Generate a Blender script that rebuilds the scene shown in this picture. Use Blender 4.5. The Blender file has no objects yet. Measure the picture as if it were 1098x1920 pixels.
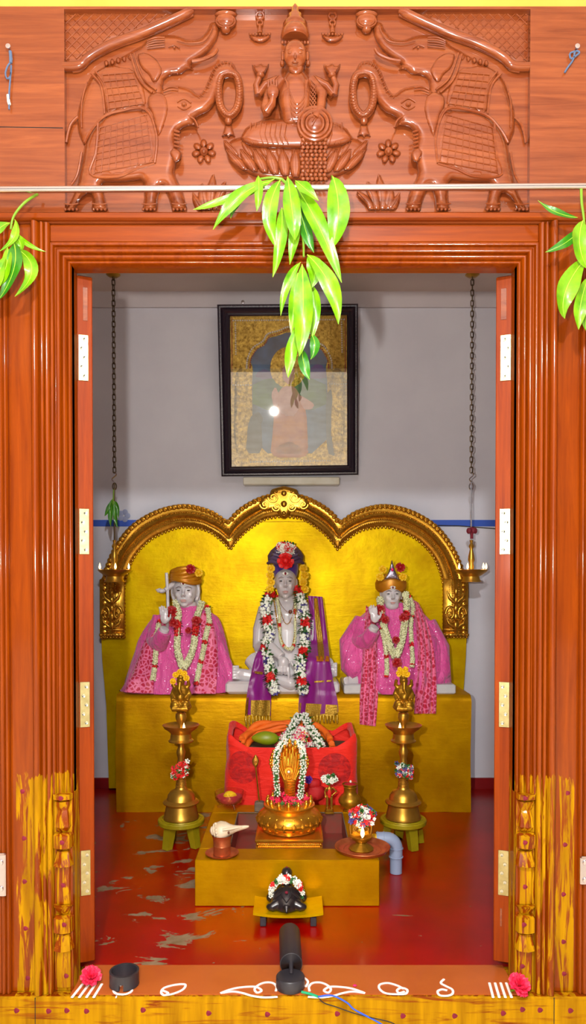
import bpy, math, random
from mathutils import Vector, Matrix, noise
from mathutils.geometry import delaunay_2d_cdt
random.seed(7)
PI = math.pi
V = Vector
scene = bpy.context.scene
COL = scene.collection
# ---------------------------------------------------------------- camera model (metres; Y runs into the shrine)
F, CX, CY, HC = 1400.0, 549.0, 1112.0, 1.14
PITCH = math.radians(0.9)
CAM = V((0, 0, HC))
FWD = V((0, math.cos(PITCH), -math.sin(PITCH)))
UP = V((0, math.sin(PITCH), math.cos(PITCH)))
def ray(px, py):
    return V(((px-CX)/F, 0, 0)) + UP*(-(py-CY)/F) + FWD
def P(px, py, D):
    d = ray(px, py)
    return CAM + d*(D/d.y)
def G(px, py, z):
    d = ray(px, py)
    return CAM + d*((z-HC)/d.z)
def onplane(px, py, p0, n):
    d = ray(px, py)
    return CAM + d*((p0-CAM).dot(n)/d.dot(n))
def lerp(a, b, t): return a+(b-a)*t
# ---------------------------------------------------------------- colours and materials
def lin(c):
    c /= 255.0
    return c/12.92 if c <= 0.04045 else ((c+0.055)/1.055)**2.4
def rgb(r, g, b): return (lin(r), lin(g), lin(b), 1)
MATS = {}
class NT:
    def __init__(s, name):
        s.m = bpy.data.materials.new(name); s.m.use_nodes = True
        s.t = s.m.node_tree; s.n = s.t.nodes; s.b = s.n['Principled BSDF']; s.out = s.n['Material Output']
        MATS[name] = s.m
    def add(s, typ, **kw):
        nd = s.n.new(typ)
        for k, v in kw.items():
            if k.startswith('i_'):
                key = k[2:]
                key = int(key) if key.isdigit() else key.replace('_', ' ')
                nd.inputs[key].default_value = v
            else: setattr(nd, k, v)
        return nd
    def link(s, a, b): s.t.links.new(a, b)
    def pos(s, scale=(1, 1, 1)):
        g = s.add('ShaderNodeNewGeometry'); mp = s.add('ShaderNodeMapping')
        mp.inputs['Scale'].default_value = scale
        s.link(g.outputs['Position'], mp.inputs['Vector']); return mp.outputs['Vector']
    def obj(s, scale=(1, 1, 1)):
        g = s.add('ShaderNodeTexCoord'); mp = s.add('ShaderNodeMapping')
        mp.inputs['Scale'].default_value = scale
        s.link(g.outputs['Object'], mp.inputs['Vector']); return mp.outputs['Vector']
    def noise(s, vec, scale, detail=4, rough=.55, dist=0):
        nd = s.add('ShaderNodeTexNoise'); nd.inputs['Scale'].default_value = scale
        nd.inputs['Detail'].default_value = detail; nd.inputs['Roughness'].default_value = rough
        nd.inputs['Distortion'].default_value = dist
        s.link(vec, nd.inputs['Vector']); return nd.outputs['Fac']
    def ramp(s, fac, stops, interp='LINEAR'):
        r = s.add('ShaderNodeValToRGB'); e = r.color_ramp.elements; r.color_ramp.interpolation = interp
        while len(e) < len(stops): e.new(0.5)
        for i, (p, c) in enumerate(stops):
            e[i].position = p; e[i].color = c if len(c) == 4 else (*c, 1)
        s.link(fac, r.inputs['Fac']); return r.outputs['Color']
    def math(s, op, a, b=None, clamp=False):
        nd = s.add('ShaderNodeMath', operation=op); nd.use_clamp = clamp
        for i, x in enumerate((a, b)):
            if x is None: continue
            if isinstance(x, (int, float)): nd.inputs[i].default_value = x
            else: s.link(x, nd.inputs[i])
        return nd.outputs[0]
    def mix(s, fac, a, b):
        nd = s.add('ShaderNodeMix', data_type='RGBA')
        for k, x in ((0, fac), (6, a), (7, b)):
            if isinstance(x, (int, float, tuple)): nd.inputs[k].default_value = x
            else: s.link(x, nd.inputs[k])
        return nd.outputs[2]
    def bump(s, h, strength, dist=.01):
        b = s.add('ShaderNodeBump'); b.inputs['Strength'].default_value = strength; b.inputs['Distance'].default_value = dist
        s.link(h, b.inputs['Height']); s.link(b.outputs['Normal'], s.b.inputs['Normal'])
    def setc(s, c):
        if isinstance(c, tuple): s.b.inputs['Base Color'].default_value = c
        else: s.link(c, s.b.inputs['Base Color'])
    def set(s, **kw):
        for k, v in kw.items(): s.b.inputs[k.replace('_', ' ')].default_value = v
BLACK = (0, 0, 0, 1); WHITE = (1, 1, 1, 1)
def simple(name, col, rough=.5, metal=0, col2=None, vscale=30, bump=0, bscale=60, coat=0, stretch=(1, 1, 1), sub=0, spec=None, sheen=0):
    n = NT(name); n.set(Roughness=rough, Metallic=metal)
    if coat: n.set(Coat_Weight=coat, Coat_Roughness=.08)
    if spec is not None: n.set(Specular_IOR_Level=spec)
    if sheen: n.set(Sheen_Weight=sheen)
    if sub: n.set(Subsurface_Weight=sub, Subsurface_Scale=.02)
    if col2 or bump: v = n.pos(stretch)
    if col2:
        n.setc(n.ramp(n.noise(v, vscale, 5), [(.32, col), (.68, col2)]))
    else: n.setc(col)
    if bump: n.bump(n.noise(v, bscale, 4), bump, .004)
    return n.m
def m_wood(name, grain='z', light=(146, 63, 0), dark=(108, 38, 0), turmeric=False, rough=.42, coat=.4):
    n = NT(name); st = {'z': (16, 16, .9), 'x': (.8, 16, 16), 'y': (16, .9, 16)}[grain]
    v = n.pos(st); f = n.noise(v, 3.0, 7, .62, .9)
    c = n.ramp(f, [(.28, rgb(*dark)), (.5, rgb(*[lerp(a, b, .55) for a, b in zip(dark, light)])), (.72, rgb(*light))])
    fine = n.noise(n.pos(tuple(x*7 for x in st)), 5, 3)
    c = n.mix(n.math('MULTIPLY', fine, .28), c, rgb(*[x*.62 for x in dark]))
    n.set(Roughness=rough, Coat_Weight=coat, Coat_Roughness=.10, Coat_IOR=1.45, Specular_IOR_Level=.10)
    if turmeric:
        g = n.add('ShaderNodeNewGeometry'); sep = n.add('ShaderNodeSeparateXYZ'); n.link(g.outputs['Position'], sep.inputs[0])
        edge = n.math('ADD', sep.outputs['Z'], n.math('MULTIPLY', n.noise(n.pos((60, 60, 5)), 1, 3), .07))
        low = n.math('LESS_THAN', edge, .655)
        ax = n.math('ABSOLUTE', n.math('SUBTRACT', sep.outputs['X'], .006))
        inn = n.math('LESS_THAN', ax, .748)
        mask = n.math('MULTIPLY', low, inn)
        st_ = n.noise(n.pos((42, 42, 3.2)), 1, 5, .62, 1.6)
        streak = n.ramp(st_, [(.46, BLACK), (.53, WHITE)])
        bot = n.math('LESS_THAN', sep.outputs['Z'], .035)
        st2 = n.ramp(n.noise(n.pos((4, 30, 55)), 1, 5, .6, 1.2), [(.33, BLACK), (.46, WHITE)])
        streak = n.mix(bot, streak, st2)
        mask = n.math('MAXIMUM', mask, bot)
        mk = n.math('MULTIPLY', mask, streak)
        yc = n.ramp(n.noise(n.pos((20, 20, 2)), 2, 3), [(.3, rgb(140, 94, 0)), (.7, rgb(186, 136, 0))])
        c = n.mix(mk, c, yc)
        r = n.math('ADD', n.math('MULTIPLY', mk, .3), rough); n.link(r, n.b.inputs['Roughness'])
        n.link(n.math('SUBTRACT', coat, n.math('MULTIPLY', mk, coat)), n.b.inputs['Coat Weight'])
    n.setc(c); n.bump(fine, .08, .002)
    return n.m
def m_gold_paint(name='gold_paint', c1=(186, 144, 0), c2=(214, 180, 0)):
    n = NT(name); n.set(Roughness=.42, Metallic=.5, Specular_IOR_Level=.08)
    a = n.noise(n.pos((1, 1, 1)), 7, 5, .6); s = n.noise(n.pos((9, 9, 60)), 1.5, 4)
    c = n.ramp(a, [(.3, rgb(*c1)), (.7, rgb(*c2))])
    n.setc(c); n.bump(n.math('ADD', n.math('MULTIPLY', a, 2.0), n.math('MULTIPLY', s, .6)), .22, .006); return n.m
def m_floor():
    n = NT('red_oxide_floor'); v = n.pos()
    n.set(Specular_IOR_Level=.25, Roughness=.3, Coat_Weight=.15, Coat_Roughness=.16)
    base = n.ramp(n.noise(v, 4, 5), [(.3, rgb(130, 1, 0)), (.7, rgb(160, 4, 0))])
    pt = n.noise(n.pos((1, 1.6, 1)), 6.5, 6, .62, .5)
    sep = n.add('ShaderNodeSeparateXYZ'); n.link(v, sep.inputs[0])
    # the paint is worn mostly to the left of the offering block
    wx = n.math('MULTIPLY', n.math('ADD', n.math('ABSOLUTE', n.math('ADD', sep.outputs['X'], .47)), -.12), .30)
    wx = n.math('MAXIMUM', wx, 0.0)
    th = n.math('ADD', n.math('MINIMUM', wx, .12), .575)
    m = n.math('GREATER_THAN', pt, th)
    spk = n.math('GREATER_THAN', n.noise(v, 45, 3), .73)
    m = n.math('MAXIMUM', m, spk)
    gray = n.ramp(n.noise(v, 25, 4), [(.3, rgb(118, 96, 66)), (.7, rgb(146, 124, 98))])
    n.setc(n.mix(m, base, gray))
    n.link(n.math('ADD', n.math('MULTIPLY', m, .4), .32), n.b.inputs['Roughness'])
    n.link(n.math('SUBTRACT', .2, n.math('MULTIPLY', m, .2)), n.b.inputs['Coat Weight'])
    return n.m
def m_wall(name, c1, c2):
    n = NT(name); n.set(Roughness=.65)
    n.setc(n.ramp(n.noise(n.pos(), 2.5, 6, .6), [(.3, c1), (.7, c2)])); n.bump(n.noise(n.pos(), 14, 5), .12, .006); return n.m
def m_shawl():
    n = NT('patterned_shawl_cloth'); n.set(Roughness=.55, Sheen_Weight=.2)
    vo = n.add('ShaderNodeTexVoronoi', feature='DISTANCE_TO_EDGE'); vo.inputs['Scale'].default_value = 48
    n.link(n.pos((1, .5, 1)), vo.inputs['Vector'])
    f = n.ramp(vo.outputs['Distance'], [(.10, rgb(226, 110, 150)), (.17, rgb(186, 20, 62))])
    n.setc(f); n.bump(n.noise(n.pos((30, 30, 2)), 3), .3, .006); return n.m
def m_sequin(name, c1, c2):
    n = NT(name); n.set(Roughness=.6, Sheen_Weight=.3)
    cb = n.ramp(n.noise(n.pos(), 11, 4), [(.3, c1), (.7, c2)])
    vo = n.add('ShaderNodeTexVoronoi'); vo.inputs['Scale'].default_value = 120; n.link(n.pos(), vo.inputs['Vector'])
    s = n.math('LESS_THAN', vo.outputs['Distance'], .24)
    pick = n.math('GREATER_THAN', n.noise(n.pos(), 120, 2), .50); s = n.math('MULTIPLY', s, pick); n.setc(n.mix(s, cb, rgb(246, 214, 232)))
    n.link(n.math('MULTIPLY', s, .9), n.b.inputs['Metallic'])
    n.link(n.math('SUBTRACT', .6, n.math('MULTIPLY', s, .4)), n.b.inputs['Roughness'])
    fold = n.noise(n.pos((9, 9, 2.5)), 3, 4, .5, 1)
    n.bump(fold, .6, .03); return n.m
def m_glass(name, tint=(1, 1, 1, 1), refl=.20):
    n = NT(name); tr = n.add('ShaderNodeBsdfTransparent'); tr.inputs[0].default_value = tint
    gl = n.add('ShaderNodeBsdfGlossy'); gl.inputs['Roughness'].default_value = .015
    fr = n.add('ShaderNodeLayerWeight'); fr.inputs['Blend'].default_value = .5; fz = n.math('ADD', n.math('MULTIPLY', n.math('POWER', fr.outputs['Facing'], 4), .75), .03)
    mx = n.add('ShaderNodeMixShader')
    n.link(n.math('ADD', fz, refl, True), mx.inputs[0]); n.link(tr.outputs[0], mx.inputs[1]); n.link(gl.outputs[0], mx.inputs[2])
    n.link(mx.outputs[0], n.out.inputs['Surface']); n.n.remove(n.b); return n.m
def m_emit(name, col, s):
    n = NT(name); n.set(Roughness=.5); n.setc(col)
    n.b.inputs['Emission Color'].default_value = col; n.b.inputs['Emission Strength'].default_value = s; return n.m
def m_red_cloth():
    n = NT('red_cotton_cloth'); n.set(Roughness=.75, Sheen_Weight=.15)
    g = n.add('ShaderNodeNewGeometry')
    acc = None
    for px, py in ((452, 1441), (628, 1445)):
        c = P(px, py, 3.3)
        d = n.add('ShaderNodeVectorMath', operation='DISTANCE'); d.inputs[1].default_value = c
        n.link(g.outputs['Position'], d.inputs[0])
        m = n.math('LESS_THAN', d.outputs['Value'], .076)
        acc = m if acc is None else n.math('MAXIMUM', acc, m)
    pat = n.ramp(n.noise(n.pos(), 34, 4, .6, 1), [(.42, rgb(206, 16, 4)), (.58, rgb(168, 4, 6))])
    base = n.ramp(n.noise(n.pos(), 6, 4), [(.3, rgb(224, 20, 2)), (.7, rgb(240, 34, 4))])
    n.setc(n.mix(acc, base, pat)); n.bump(n.noise(n.pos((2, 2, 5)), 5, 4, .5, 1), .45, .02); return n.m
WOOD_Z = m_wood('varnished_teak_upright', 'z', turmeric=True)
WOOD_X = m_wood('varnished_teak_lintel', 'x')
WOOD_C = m_wood('carved_teak', 'x', (150, 78, 38), (106, 44, 18), rough=.26, coat=1.0)
WOOD_SILL = m_wood('painted_sill', 'x', turmeric=True, rough=.5, coat=.1)
WOOD_LEAF = m_wood('door_leaf_teak', 'z', (150, 60, 0), (116, 38, 0), rough=.45, coat=.08)
SILL_TOP = simple('brown_sill_paint', rgb(166, 80, 28), .4, col2=rgb(180, 92, 36), vscale=5, coat=.2)
GOLD = m_gold_paint(); GOLDB = m_gold_paint('old_gold_paint', (168, 116, 0), (196, 146, 0))
FLOOR = m_floor()
WALL = m_wall('grey_lilac_wall_paint', rgb(192, 190, 200), rgb(203, 201, 209))
WALLB = m_wall('ceiling_paint', rgb(206, 190, 182), rgb(216, 200, 190))
WALLY = m_wall('yellow_outside_wall', rgb(214, 160, 54), rgb(226, 176, 74))
BEAM = m_wall('beam_paint', rgb(188, 180, 184), rgb(198, 190, 193))
MAROON = simple('maroon_skirting', rgb(112, 8, 14), .35, col2=rgb(130, 14, 18), vscale=8)
BLUE = simple('blue_band_paint', rgb(40, 80, 180), .6)
BRASS = simple('brass', rgb(214, 166, 66), .34, .85, col2=rgb(196, 144, 50), vscale=20)
BRASSD = simple('antique_brass', rgb(190, 142, 36), .38, .75, col2=rgb(150, 104, 20), vscale=40)
BRASSA = simple('embossed_brass_sheet', rgb(214, 164, 56), .26, .85, col2=rgb(184, 128, 34), vscale=60)
POLGOLD = simple('polished_gold', rgb(250, 184, 60), .24, .85, col2=rgb(240, 160, 36), vscale=30)
COPPER = simple('copper', rgb(206, 116, 70), .34, .65, col2=rgb(180, 90, 50), vscale=30)
STEEL = simple('brushed_steel', rgb(205, 200, 205), .22, 1)
HINGE = simple('plated_hinge_steel', rgb(176, 164, 118), .32, .9, col2=rgb(156, 144, 98), vscale=60)
HINGE2 = simple('screw_head_steel', rgb(190, 188, 170), .2, 1)
IRON = simple('dark_iron_chain', rgb(92, 74, 52), .45, .8)
MARBLE = simple('white_marble', rgb(190, 184, 186), .25, 0, col2=rgb(206, 200, 202), vscale=9, sub=.1, coat=.3)
MARBLE2 = simple('grey_marble', rgb(176, 176, 178), .3, 0, col2=rgb(200, 200, 200), vscale=12, coat=.2)
PINK = m_sequin('pink_sequin_cloth', rgb(206, 62, 138), rgb(222, 84, 156))
SHAWL = m_shawl()
PURPLE = simple('purple_silk', rgb(136, 14, 128), .38, 0, col2=rgb(118, 8, 104), vscale=8, bump=.3, bscale=20, stretch=(4, 4, 1), sheen=.3)
ZARI = simple('gold_zari_brocade', rgb(206, 168, 62), .38, .7, col2=rgb(160, 122, 30), vscale=160, bump=.5, bscale=200)
ZARIO = simple('orange_zari_brocade', rgb(214, 132, 22), .45, .4, col2=rgb(180, 96, 10), vscale=120)
REDC = m_red_cloth()
ORANGE = simple('orange_cloth', rgb(226, 92, 8), .7, 0, col2=rgb(240, 112, 14), vscale=10, bump=.4, bscale=12)
DKRED = simple('dark_red_cloth', rgb(160, 4, 10), .7, 0, col2=rgb(190, 8, 14), vscale=15, bump=.4, bscale=20)
BLACKP = simple('black_plastic', rgb(38, 36, 42), .42, 0, col2=rgb(48, 46, 52), vscale=12)
BLACKS = simple('black_stone', rgb(30, 26, 28), .3, 0, col2=rgb(42, 38, 40), vscale=20, coat=.4)
DARK = simple('dark_inside', rgb(14, 12, 12), .8)
POWDER = simple('white_chalk_powder', rgb(244, 240, 236), .9, bump=.4, bscale=300)
KUMKUM = simple('kumkum_red', rgb(128, 10, 40), .8, col2=rgb(104, 6, 34), vscale=90)
JASMINE = simple('jasmine_cream', rgb(226, 224, 186), .6, col2=rgb(212, 214, 160), vscale=90)
WHITEF = simple('white_petal', rgb(236, 236, 226), .6, col2=rgb(222, 226, 208), vscale=90)
REDF = simple('red_petal', rgb(224, 22, 14), .6, col2=rgb(196, 8, 12), vscale=90)
ROSE = simple('deep_red_rose', rgb(176, 8, 12), .6, col2=rgb(146, 4, 10), vscale=90)
PINKF = simple('magenta_petal', rgb(216, 18, 96), .6, col2=rgb(232, 40, 120), vscale=70)
HIBIS = simple('crimson_pink_petal', rgb(222, 16, 62), .55, col2=rgb(238, 52, 92), vscale=80)
YELF = simple('yellow_petal', rgb(238, 196, 6), .6, col2=rgb(226, 172, 4), vscale=90)
GREENF = simple('green_sepal', rgb(44, 108, 30), .6, col2=rgb(30, 84, 24), vscale=60)
PURPF = simple('violet_petal', rgb(70, 60, 130), .6)
def m_leafmat(name, a, b):
    n = NT(name); n.set(Roughness=.38, Subsurface_Weight=.0)
    n.setc(n.ramp(n.noise(n.pos(), 22, 4), [(.3, a), (.7, b)]))
    tl = n.add('ShaderNodeBsdfTranslucent'); tl.inputs[0].default_value = b
    mx = n.add('ShaderNodeMixShader'); mx.inputs[0].default_value = .14
    n.link(n.b.outputs[0], mx.inputs[1]); n.link(tl.outputs[0], mx.inputs[2]); n.link(mx.outputs[0], n.out.inputs['Surface'])
    n.set(Coat_Weight=.4, Coat_Roughness=.25); n.bump(n.noise(n.pos((1, 1, 1)), 45, 3), .35, .004); return n.m
LEAF = m_leafmat('fresh_mango_leaf', rgb(70, 138, 0), rgb(132, 188, 0))
LEAFD = m_leafmat('dark_mango_leaf', rgb(34, 108, 14), rgb(62, 140, 16))
RIB = simple('pale_leaf_rib', rgb(168, 214, 60), .5)
STEM = simple('green_stem', rgb(110, 150, 30), .5)
OLIVE = simple('olive_stool_paint', rgb(140, 128, 10), .4, .2, col2=rgb(164, 148, 18), vscale=12, bump=.1)
PVC = simple('grey_pvc', rgb(140, 156, 184), .4)
CONCH = simple('conch_shell', rgb(226, 212, 186), .4, 0, col2=rgb(206, 184, 150), vscale=18, bump=.4, bscale=30)
MANGO = simple('mango_skin', rgb(146, 140, 12), .4, 0, col2=rgb(110, 146, 18), vscale=9)
STONE = simple('grey_stone', rgb(120, 104, 84), .8, col2=rgb(96, 84, 70), vscale=40, bump=.4)
FRAMEB = simple('black_lacquer_frame', rgb(34, 22, 34), .3, 0, coat=.5)
BLUESILK = simple('blue_purple_silk', rgb(62, 40, 140), .4, 0, col2=rgb(78, 48, 120), vscale=12, sheen=.3)
GREYSILK = simple('grey_purple_silk', rgb(84, 66, 92), .45, 0, col2=rgb(70, 52, 80), vscale=12)
GOLDSILK = simple('gold_silk', rgb(206, 140, 20), .4, .3, col2=rgb(180, 108, 10), vscale=14)
SILVER = simple('silver_filigree', rgb(190, 184, 200), .3, .9, col2=rgb(120, 112, 130), vscale=140, bump=.6, bscale=160)
FLAME = m_emit('flame', (1, .62, .22, 1), 9)
GLASS = m_glass('clear_picture_glass', refl=.20)
BOWLG = m_glass('cut_glass', (.97, .96, .95, 1), .05)
EYE = simple('painted_eye', rgb(48, 34, 30), .4)
LIP = simple('painted_lip', rgb(196, 138, 128), .4)
BROW = simple('painted_brow', rgb(110, 92, 88), .6)
BEAD = simple('gold_bead', rgb(206, 160, 70), .3, .8)
RUDRA = simple('brown_seed_bead', rgb(96, 52, 26), .6)
PITP = simple('worn_pit_paint', rgb(140, 20, 2), .5, 0, col2=rgb(104, 62, 44), vscale=9, coat=.2)
WIREB = simple('blue_wire', rgb(40, 90, 220), .4); WIREK = simple('black_wire', rgb(40, 34, 24), .5); WIREG = simple('green_tape', rgb(30, 160, 110), .5)
THREAD = simple('blue_grey_thread', rgb(80, 100, 130), .8)
LEDGE = simple('pale_painted_rail', rgb(206, 204, 190), .4, 0, col2=rgb(190, 184, 160), vscale=10, coat=.3)
# ---------------------------------------------------------------- mesh building
class MB:
    def __init__(s): s.v = []; s.f = []
    def add(s, vs, fs):
        o = len(s.v); s.v += [V(x) for x in vs]; s.f += [[i+o for i in f] for f in fs]
    def box(s, c, size, rot=None, taper=1.0):
        x, y, z = [a/2 for a in size]; vs = []
        for sz in (-1, 1):
            k = taper if sz > 0 else 1
            for sy in (-1, 1):
                for sx in (-1, 1):
                    p = V((sx*x*k, sy*y*k, sz*z))
                    if rot: p = rot @ p
                    vs.append(p+V(c))
        s.add(vs, [(0, 2, 3, 1), (4, 5, 7, 6), (0, 1, 5, 4), (2, 6, 7, 3), (0, 4, 6, 2), (1, 3, 7, 5)])
    def rbox(s, c, size, r=.004, rot=None):
        # bevelled box: chamfered on all edges
        hx, hy, hz = [a/2 for a in size]; r = min(r, hx*.9, hy*.9, hz*.9)
        prof = [(hz, r), (hz-r, 0), (-hz+r, 0), (-hz, r)]; rings = []
        def ring(ins, z):
            x, y = hx-ins, hy-ins; k = r*.7
            return [V((-x+k, -y, z)), V((x-k, -y, z)), V((x, -y+k, z)), V((x, y-k, z)), V((x-k, y, z)), V((-x+k, y, z)), V((-x, y-k, z)), V((-x, -y+k, z))]
        vs = []
        for z, i in reversed(prof): vs += ring(i, z)
        fs = []
        for k in range(3):
            for j in range(8):
                a, b = k*8+j, k*8+(j+1) % 8; fs.append((a, b, b+8, a+8))
        fs.append(tuple(range(7, -1, -1))); fs.append(tuple(range(24, 32)))
        vs = [((rot @ p) if rot else p)+V(c) for p in vs]
        s.add(vs, fs)
    def lathe(s, prof, c=(0, 0, 0), seg=32, axis=None, lobes=None, sweep=2*PI, start=0):
        # prof: (radius, z)
        c = V(c); vs = []; full = abs(sweep-2*PI) < 1e-6; ns = seg if full else seg+1
        for r, z in prof:
            for k in range(ns):
                a = start+sweep*k/seg; rr = r*(1+(lobes[1]*math.cos(lobes[0]*a) if lobes else 0))
                vs.append(V((rr*math.cos(a), rr*math.sin(a), z)))
        if axis is not None:
            q = V((0, 0, 1)).rotation_difference(V(axis).normalized()); vs = [q @ p for p in vs]
        fs = []
        for i in range(len(prof)-1):
            for k in range(seg):
                a = i*ns+k; b = i*ns+(k+1) % ns; fs.append((a, b, b+ns, a+ns))
        if full:
            if prof[0][0] > 1e-5: fs.append(tuple(range(ns-1, -1, -1)))
            if prof[-1][0] > 1e-5: fs.append(tuple(range((len(prof)-1)*ns, len(prof)*ns)))
        s.add([p+c for p in vs], fs)
    def ell(s, c, r, rot=None, seg=14, rings=9):
        vs = []; fs = []
        if isinstance(r, (int, float)): r = (r, r, r)
        for i in range(rings+1):
            t = PI*i/rings
            for k in range(seg):
                a = 2*PI*k/seg; p = V((r[0]*math.sin(t)*math.cos(a), r[1]*math.sin(t)*math.sin(a), r[2]*math.cos(t)))
                if rot: p = rot @ p
                vs.append(p+V(c))
        for i in range(rings):
            for k in range(seg):
                a = i*seg+k; b = i*seg+(k+1) % seg; fs.append((a, a+seg, b+seg, b))
        s.add(vs, fs)
    def tube(s, pts, r, seg=8, cap=True, flat=1.0, closed=False):
        pts = [V(p) for p in pts]; n = len(pts)
        rs = [r]*n if isinstance(r, (int, float)) else list(r)
        if len(rs) != n: rs = [lerp(rs[0], rs[-1], i/(n-1)) for i in range(n)] if len(rs) == 2 else [rs[min(int(i*len(rs)/n), len(rs)-1)] for i in range(n)]
        T = []
        for i in range(n):
            if closed: t = pts[(i+1) % n]-pts[i-1]
            else: t = pts[min(i+1, n-1)]-pts[max(i-1, 0)]
            T.append(t.normalized() if t.length > 1e-9 else V((0, 0, 1)))
        u = T[0].cross(V((0, 1, 0)));
        if u.length < .1: u = T[0].cross(V((1, 0, 0)))
        u.normalize(); vs = []; fs = []
        for i in range(n):
            if i: u = (T[i-1].rotation_difference(T[i]) @ u); u = (u-T[i]*u.dot(T[i])).normalized()
            w = T[i].cross(u)
            for k in range(seg):
                a = 2*PI*k/seg; vs.append(pts[i]+u*(rs[i]*math.cos(a))+w*(rs[i]*flat*math.sin(a)))
        for i in range(n if closed else n-1):
            j = (i+1) % n
            for k in range(seg):
                fs.append((i*seg+k, i*seg+(k+1) % seg, j*seg+(k+1) % seg, j*seg+k))
        if cap and not closed:
            fs.append(tuple(range(seg-1, -1, -1))); fs.append(tuple((n-1)*seg+k for k in range(seg)))
        s.add(vs, fs)
    def grid(s, rows, thick=0, nrm=None):
        n = len(rows); m = len(rows[0]); vs = [V(p) for r in rows for p in r]; fs = []
        for i in range(n-1):
            for j in range(m-1):
                a = i*m+j; fs.append((a, a+1, a+m+1, a+m))
        if thick:
            nv = len(vs); nrm = V(nrm or (0, 1, 0)); vs += [p+nrm*thick for p in vs]
            fs += [tuple(x+nv for x in reversed(f)) for f in list(fs)]
            bd = [j for j in range(m)]+[i*m+m-1 for i in range(1, n)]+[(n-1)*m+j for j in range(m-2, -1, -1)]+[i*m for i in range(n-2, 0, -1)]
            for a, b in zip(bd, bd[1:]+bd[:1]): fs.append((a, a+nv, b+nv, b))
        s.add(vs, fs)
    def loft(s, rings, closed_ends=True):
        m = len(rings[0]); vs = [V(p) for r in rings for p in r]; fs = []
        for i in range(len(rings)-1):
            for k in range(m):
                a = i*m+k; b = i*m+(k+1) % m; fs.append((a, b, b+m, a+m))
        if closed_ends: fs.append(tuple(range(m-1, -1, -1))); fs.append(tuple((len(rings)-1)*m+k for k in range(m)))
        s.add(vs, fs)
    def puff(s, poly, mp, T, w, res=4.0, base=0.0):
        # a polygon in pixel space, swollen towards the viewer: height T, rounded over w pixels from the outline
        poly = smoothpoly(poly) if len(poly) < 400 else poly
        xs = [p[0] for p in poly]; ys = [p[1] for p in poly]; n = len(poly)
        pts = [V((x, y)) for x, y in poly]
        def dist(x, y):
            best = 1e9; inside = False
            for i in range(n):
                ax, ay = poly[i-1]; bx, by = poly[i]; dx, dy = bx-ax, by-ay
                L = dx*dx+dy*dy; t = 0 if L == 0 else max(0, min(1, ((x-ax)*dx+(y-ay)*dy)/L))
                d = (x-ax-t*dx)**2+(y-ay-t*dy)**2
                if d < best: best = d
                if (ay > y) != (by > y) and x < (bx-ax)*(y-ay)/(by-ay)+ax: inside = not inside
            return math.sqrt(best), inside
        inner = []
        y = min(ys)+res*.5; odd = 0
        while y < max(ys):
            x = min(xs)+(res*.5 if odd else 0)
            while x < max(xs):
                d, ins = dist(x, y)
                if ins and d > res*.42: inner.append((x, y, d))
                x += res
            y += res*.87; odd ^= 1
        allp = pts+[V((a, b)) for a, b, _ in inner]
        edges = [(i, (i+1) % n) for i in range(n)]
        ov, oe, of, *_ = delaunay_2d_cdt(allp, edges, [], 1, 1e-4)
        vs = []
        for p in ov:
            d, ins = dist(p.x, p.y)
            k = min(d/w, 1.0); h = T*math.sqrt(max(0, 1-(1-k)**2))
            vs.append(mp(p.x, p.y, base+h))
        nv = len(vs); fs = []
        for f in of:
            a, b, c = [vs[i] for i in f[:3]]
            fs.append(tuple(f))
        # skirt down to the ground surface
        bi = []
        for p in poly:
            j = min(range(min(len(ov), n+8)), key=lambda q: (ov[q].x-p[0])**2+(ov[q].y-p[1])**2); bi.append(j)
        vs2 = [mp(p[0], p[1], -.0015) for p in poly]
        for i in range(n): fs.append((bi[i-1], bi[i], nv+i, nv+(i-1) % n))
        s.add(vs+vs2, fs)
    def build(s, name, mat, parent=None, smooth=True, angle=40, origin=None):
        if parent is not None: o = wloc(parent)
        elif origin is not None: o = V(origin)
        else:
            xs = [p.x for p in s.v]; ys = [p.y for p in s.v]; zs = [p.z for p in s.v]
            o = V(((min(xs)+max(xs))/2, (min(ys)+max(ys))/2, min(zs)))
        me = bpy.data.meshes.new(name)
        me.from_pydata([tuple(p-o) for p in s.v], [], s.f); me.validate(); me.update()
        import bmesh
        bm = bmesh.new(); bm.from_mesh(me); bmesh.ops.remove_doubles(bm, verts=bm.verts[:], dist=2e-6); bmesh.ops.recalc_face_normals(bm, faces=bm.faces[:])
        if smooth:
            ca = math.radians(angle)
            for e in bm.edges:
                if len(e.link_faces) == 2 and e.calc_face_angle(0) > ca: e.smooth = False
            for f in bm.faces: f.smooth = True
        bm.to_mesh(me); bm.free()
        me.materials.append(mat)
        ob = bpy.data.objects.new(name, me); COL.objects.link(ob)
        if parent is not None: ob.parent = parent
        else: ob.location = o
        return ob
def wloc(o):
    p = V((0, 0, 0))
    while o is not None: p += o.location; o = o.parent
    return p
def smoothpoly(poly, it=1):
    for _ in range(it):
        q = []
        n = len(poly)
        for i in range(n):
            a = poly[i]; b = poly[(i+1) % n]
            q.append((a[0]*.8+b[0]*.2, a[1]*.8+b[1]*.2)); q.append((a[0]*.2+b[0]*.8, a[1]*.2+b[1]*.8))
        poly = q
    return poly
def spline(pts, n=40):
    # Catmull-Rom through pts (tuples of any length), n samples
    k = len(pts); out = []
    for i in range(n):
        t = i/(n-1)*(k-1); j = min(int(t), k-2); u = t-j
        p0, p1, p2, p3 = pts[max(j-1, 0)], pts[j], pts[j+1], pts[min(j+2, k-1)]
        out.append(tuple(.5*(2*b+(c-a)*u+(2*a-5*b+4*c-d)*u*u+(3*b-a-3*c+d)*u**3) for a, b, c, d in zip(p0, p1, p2, p3)))
    return out
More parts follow.
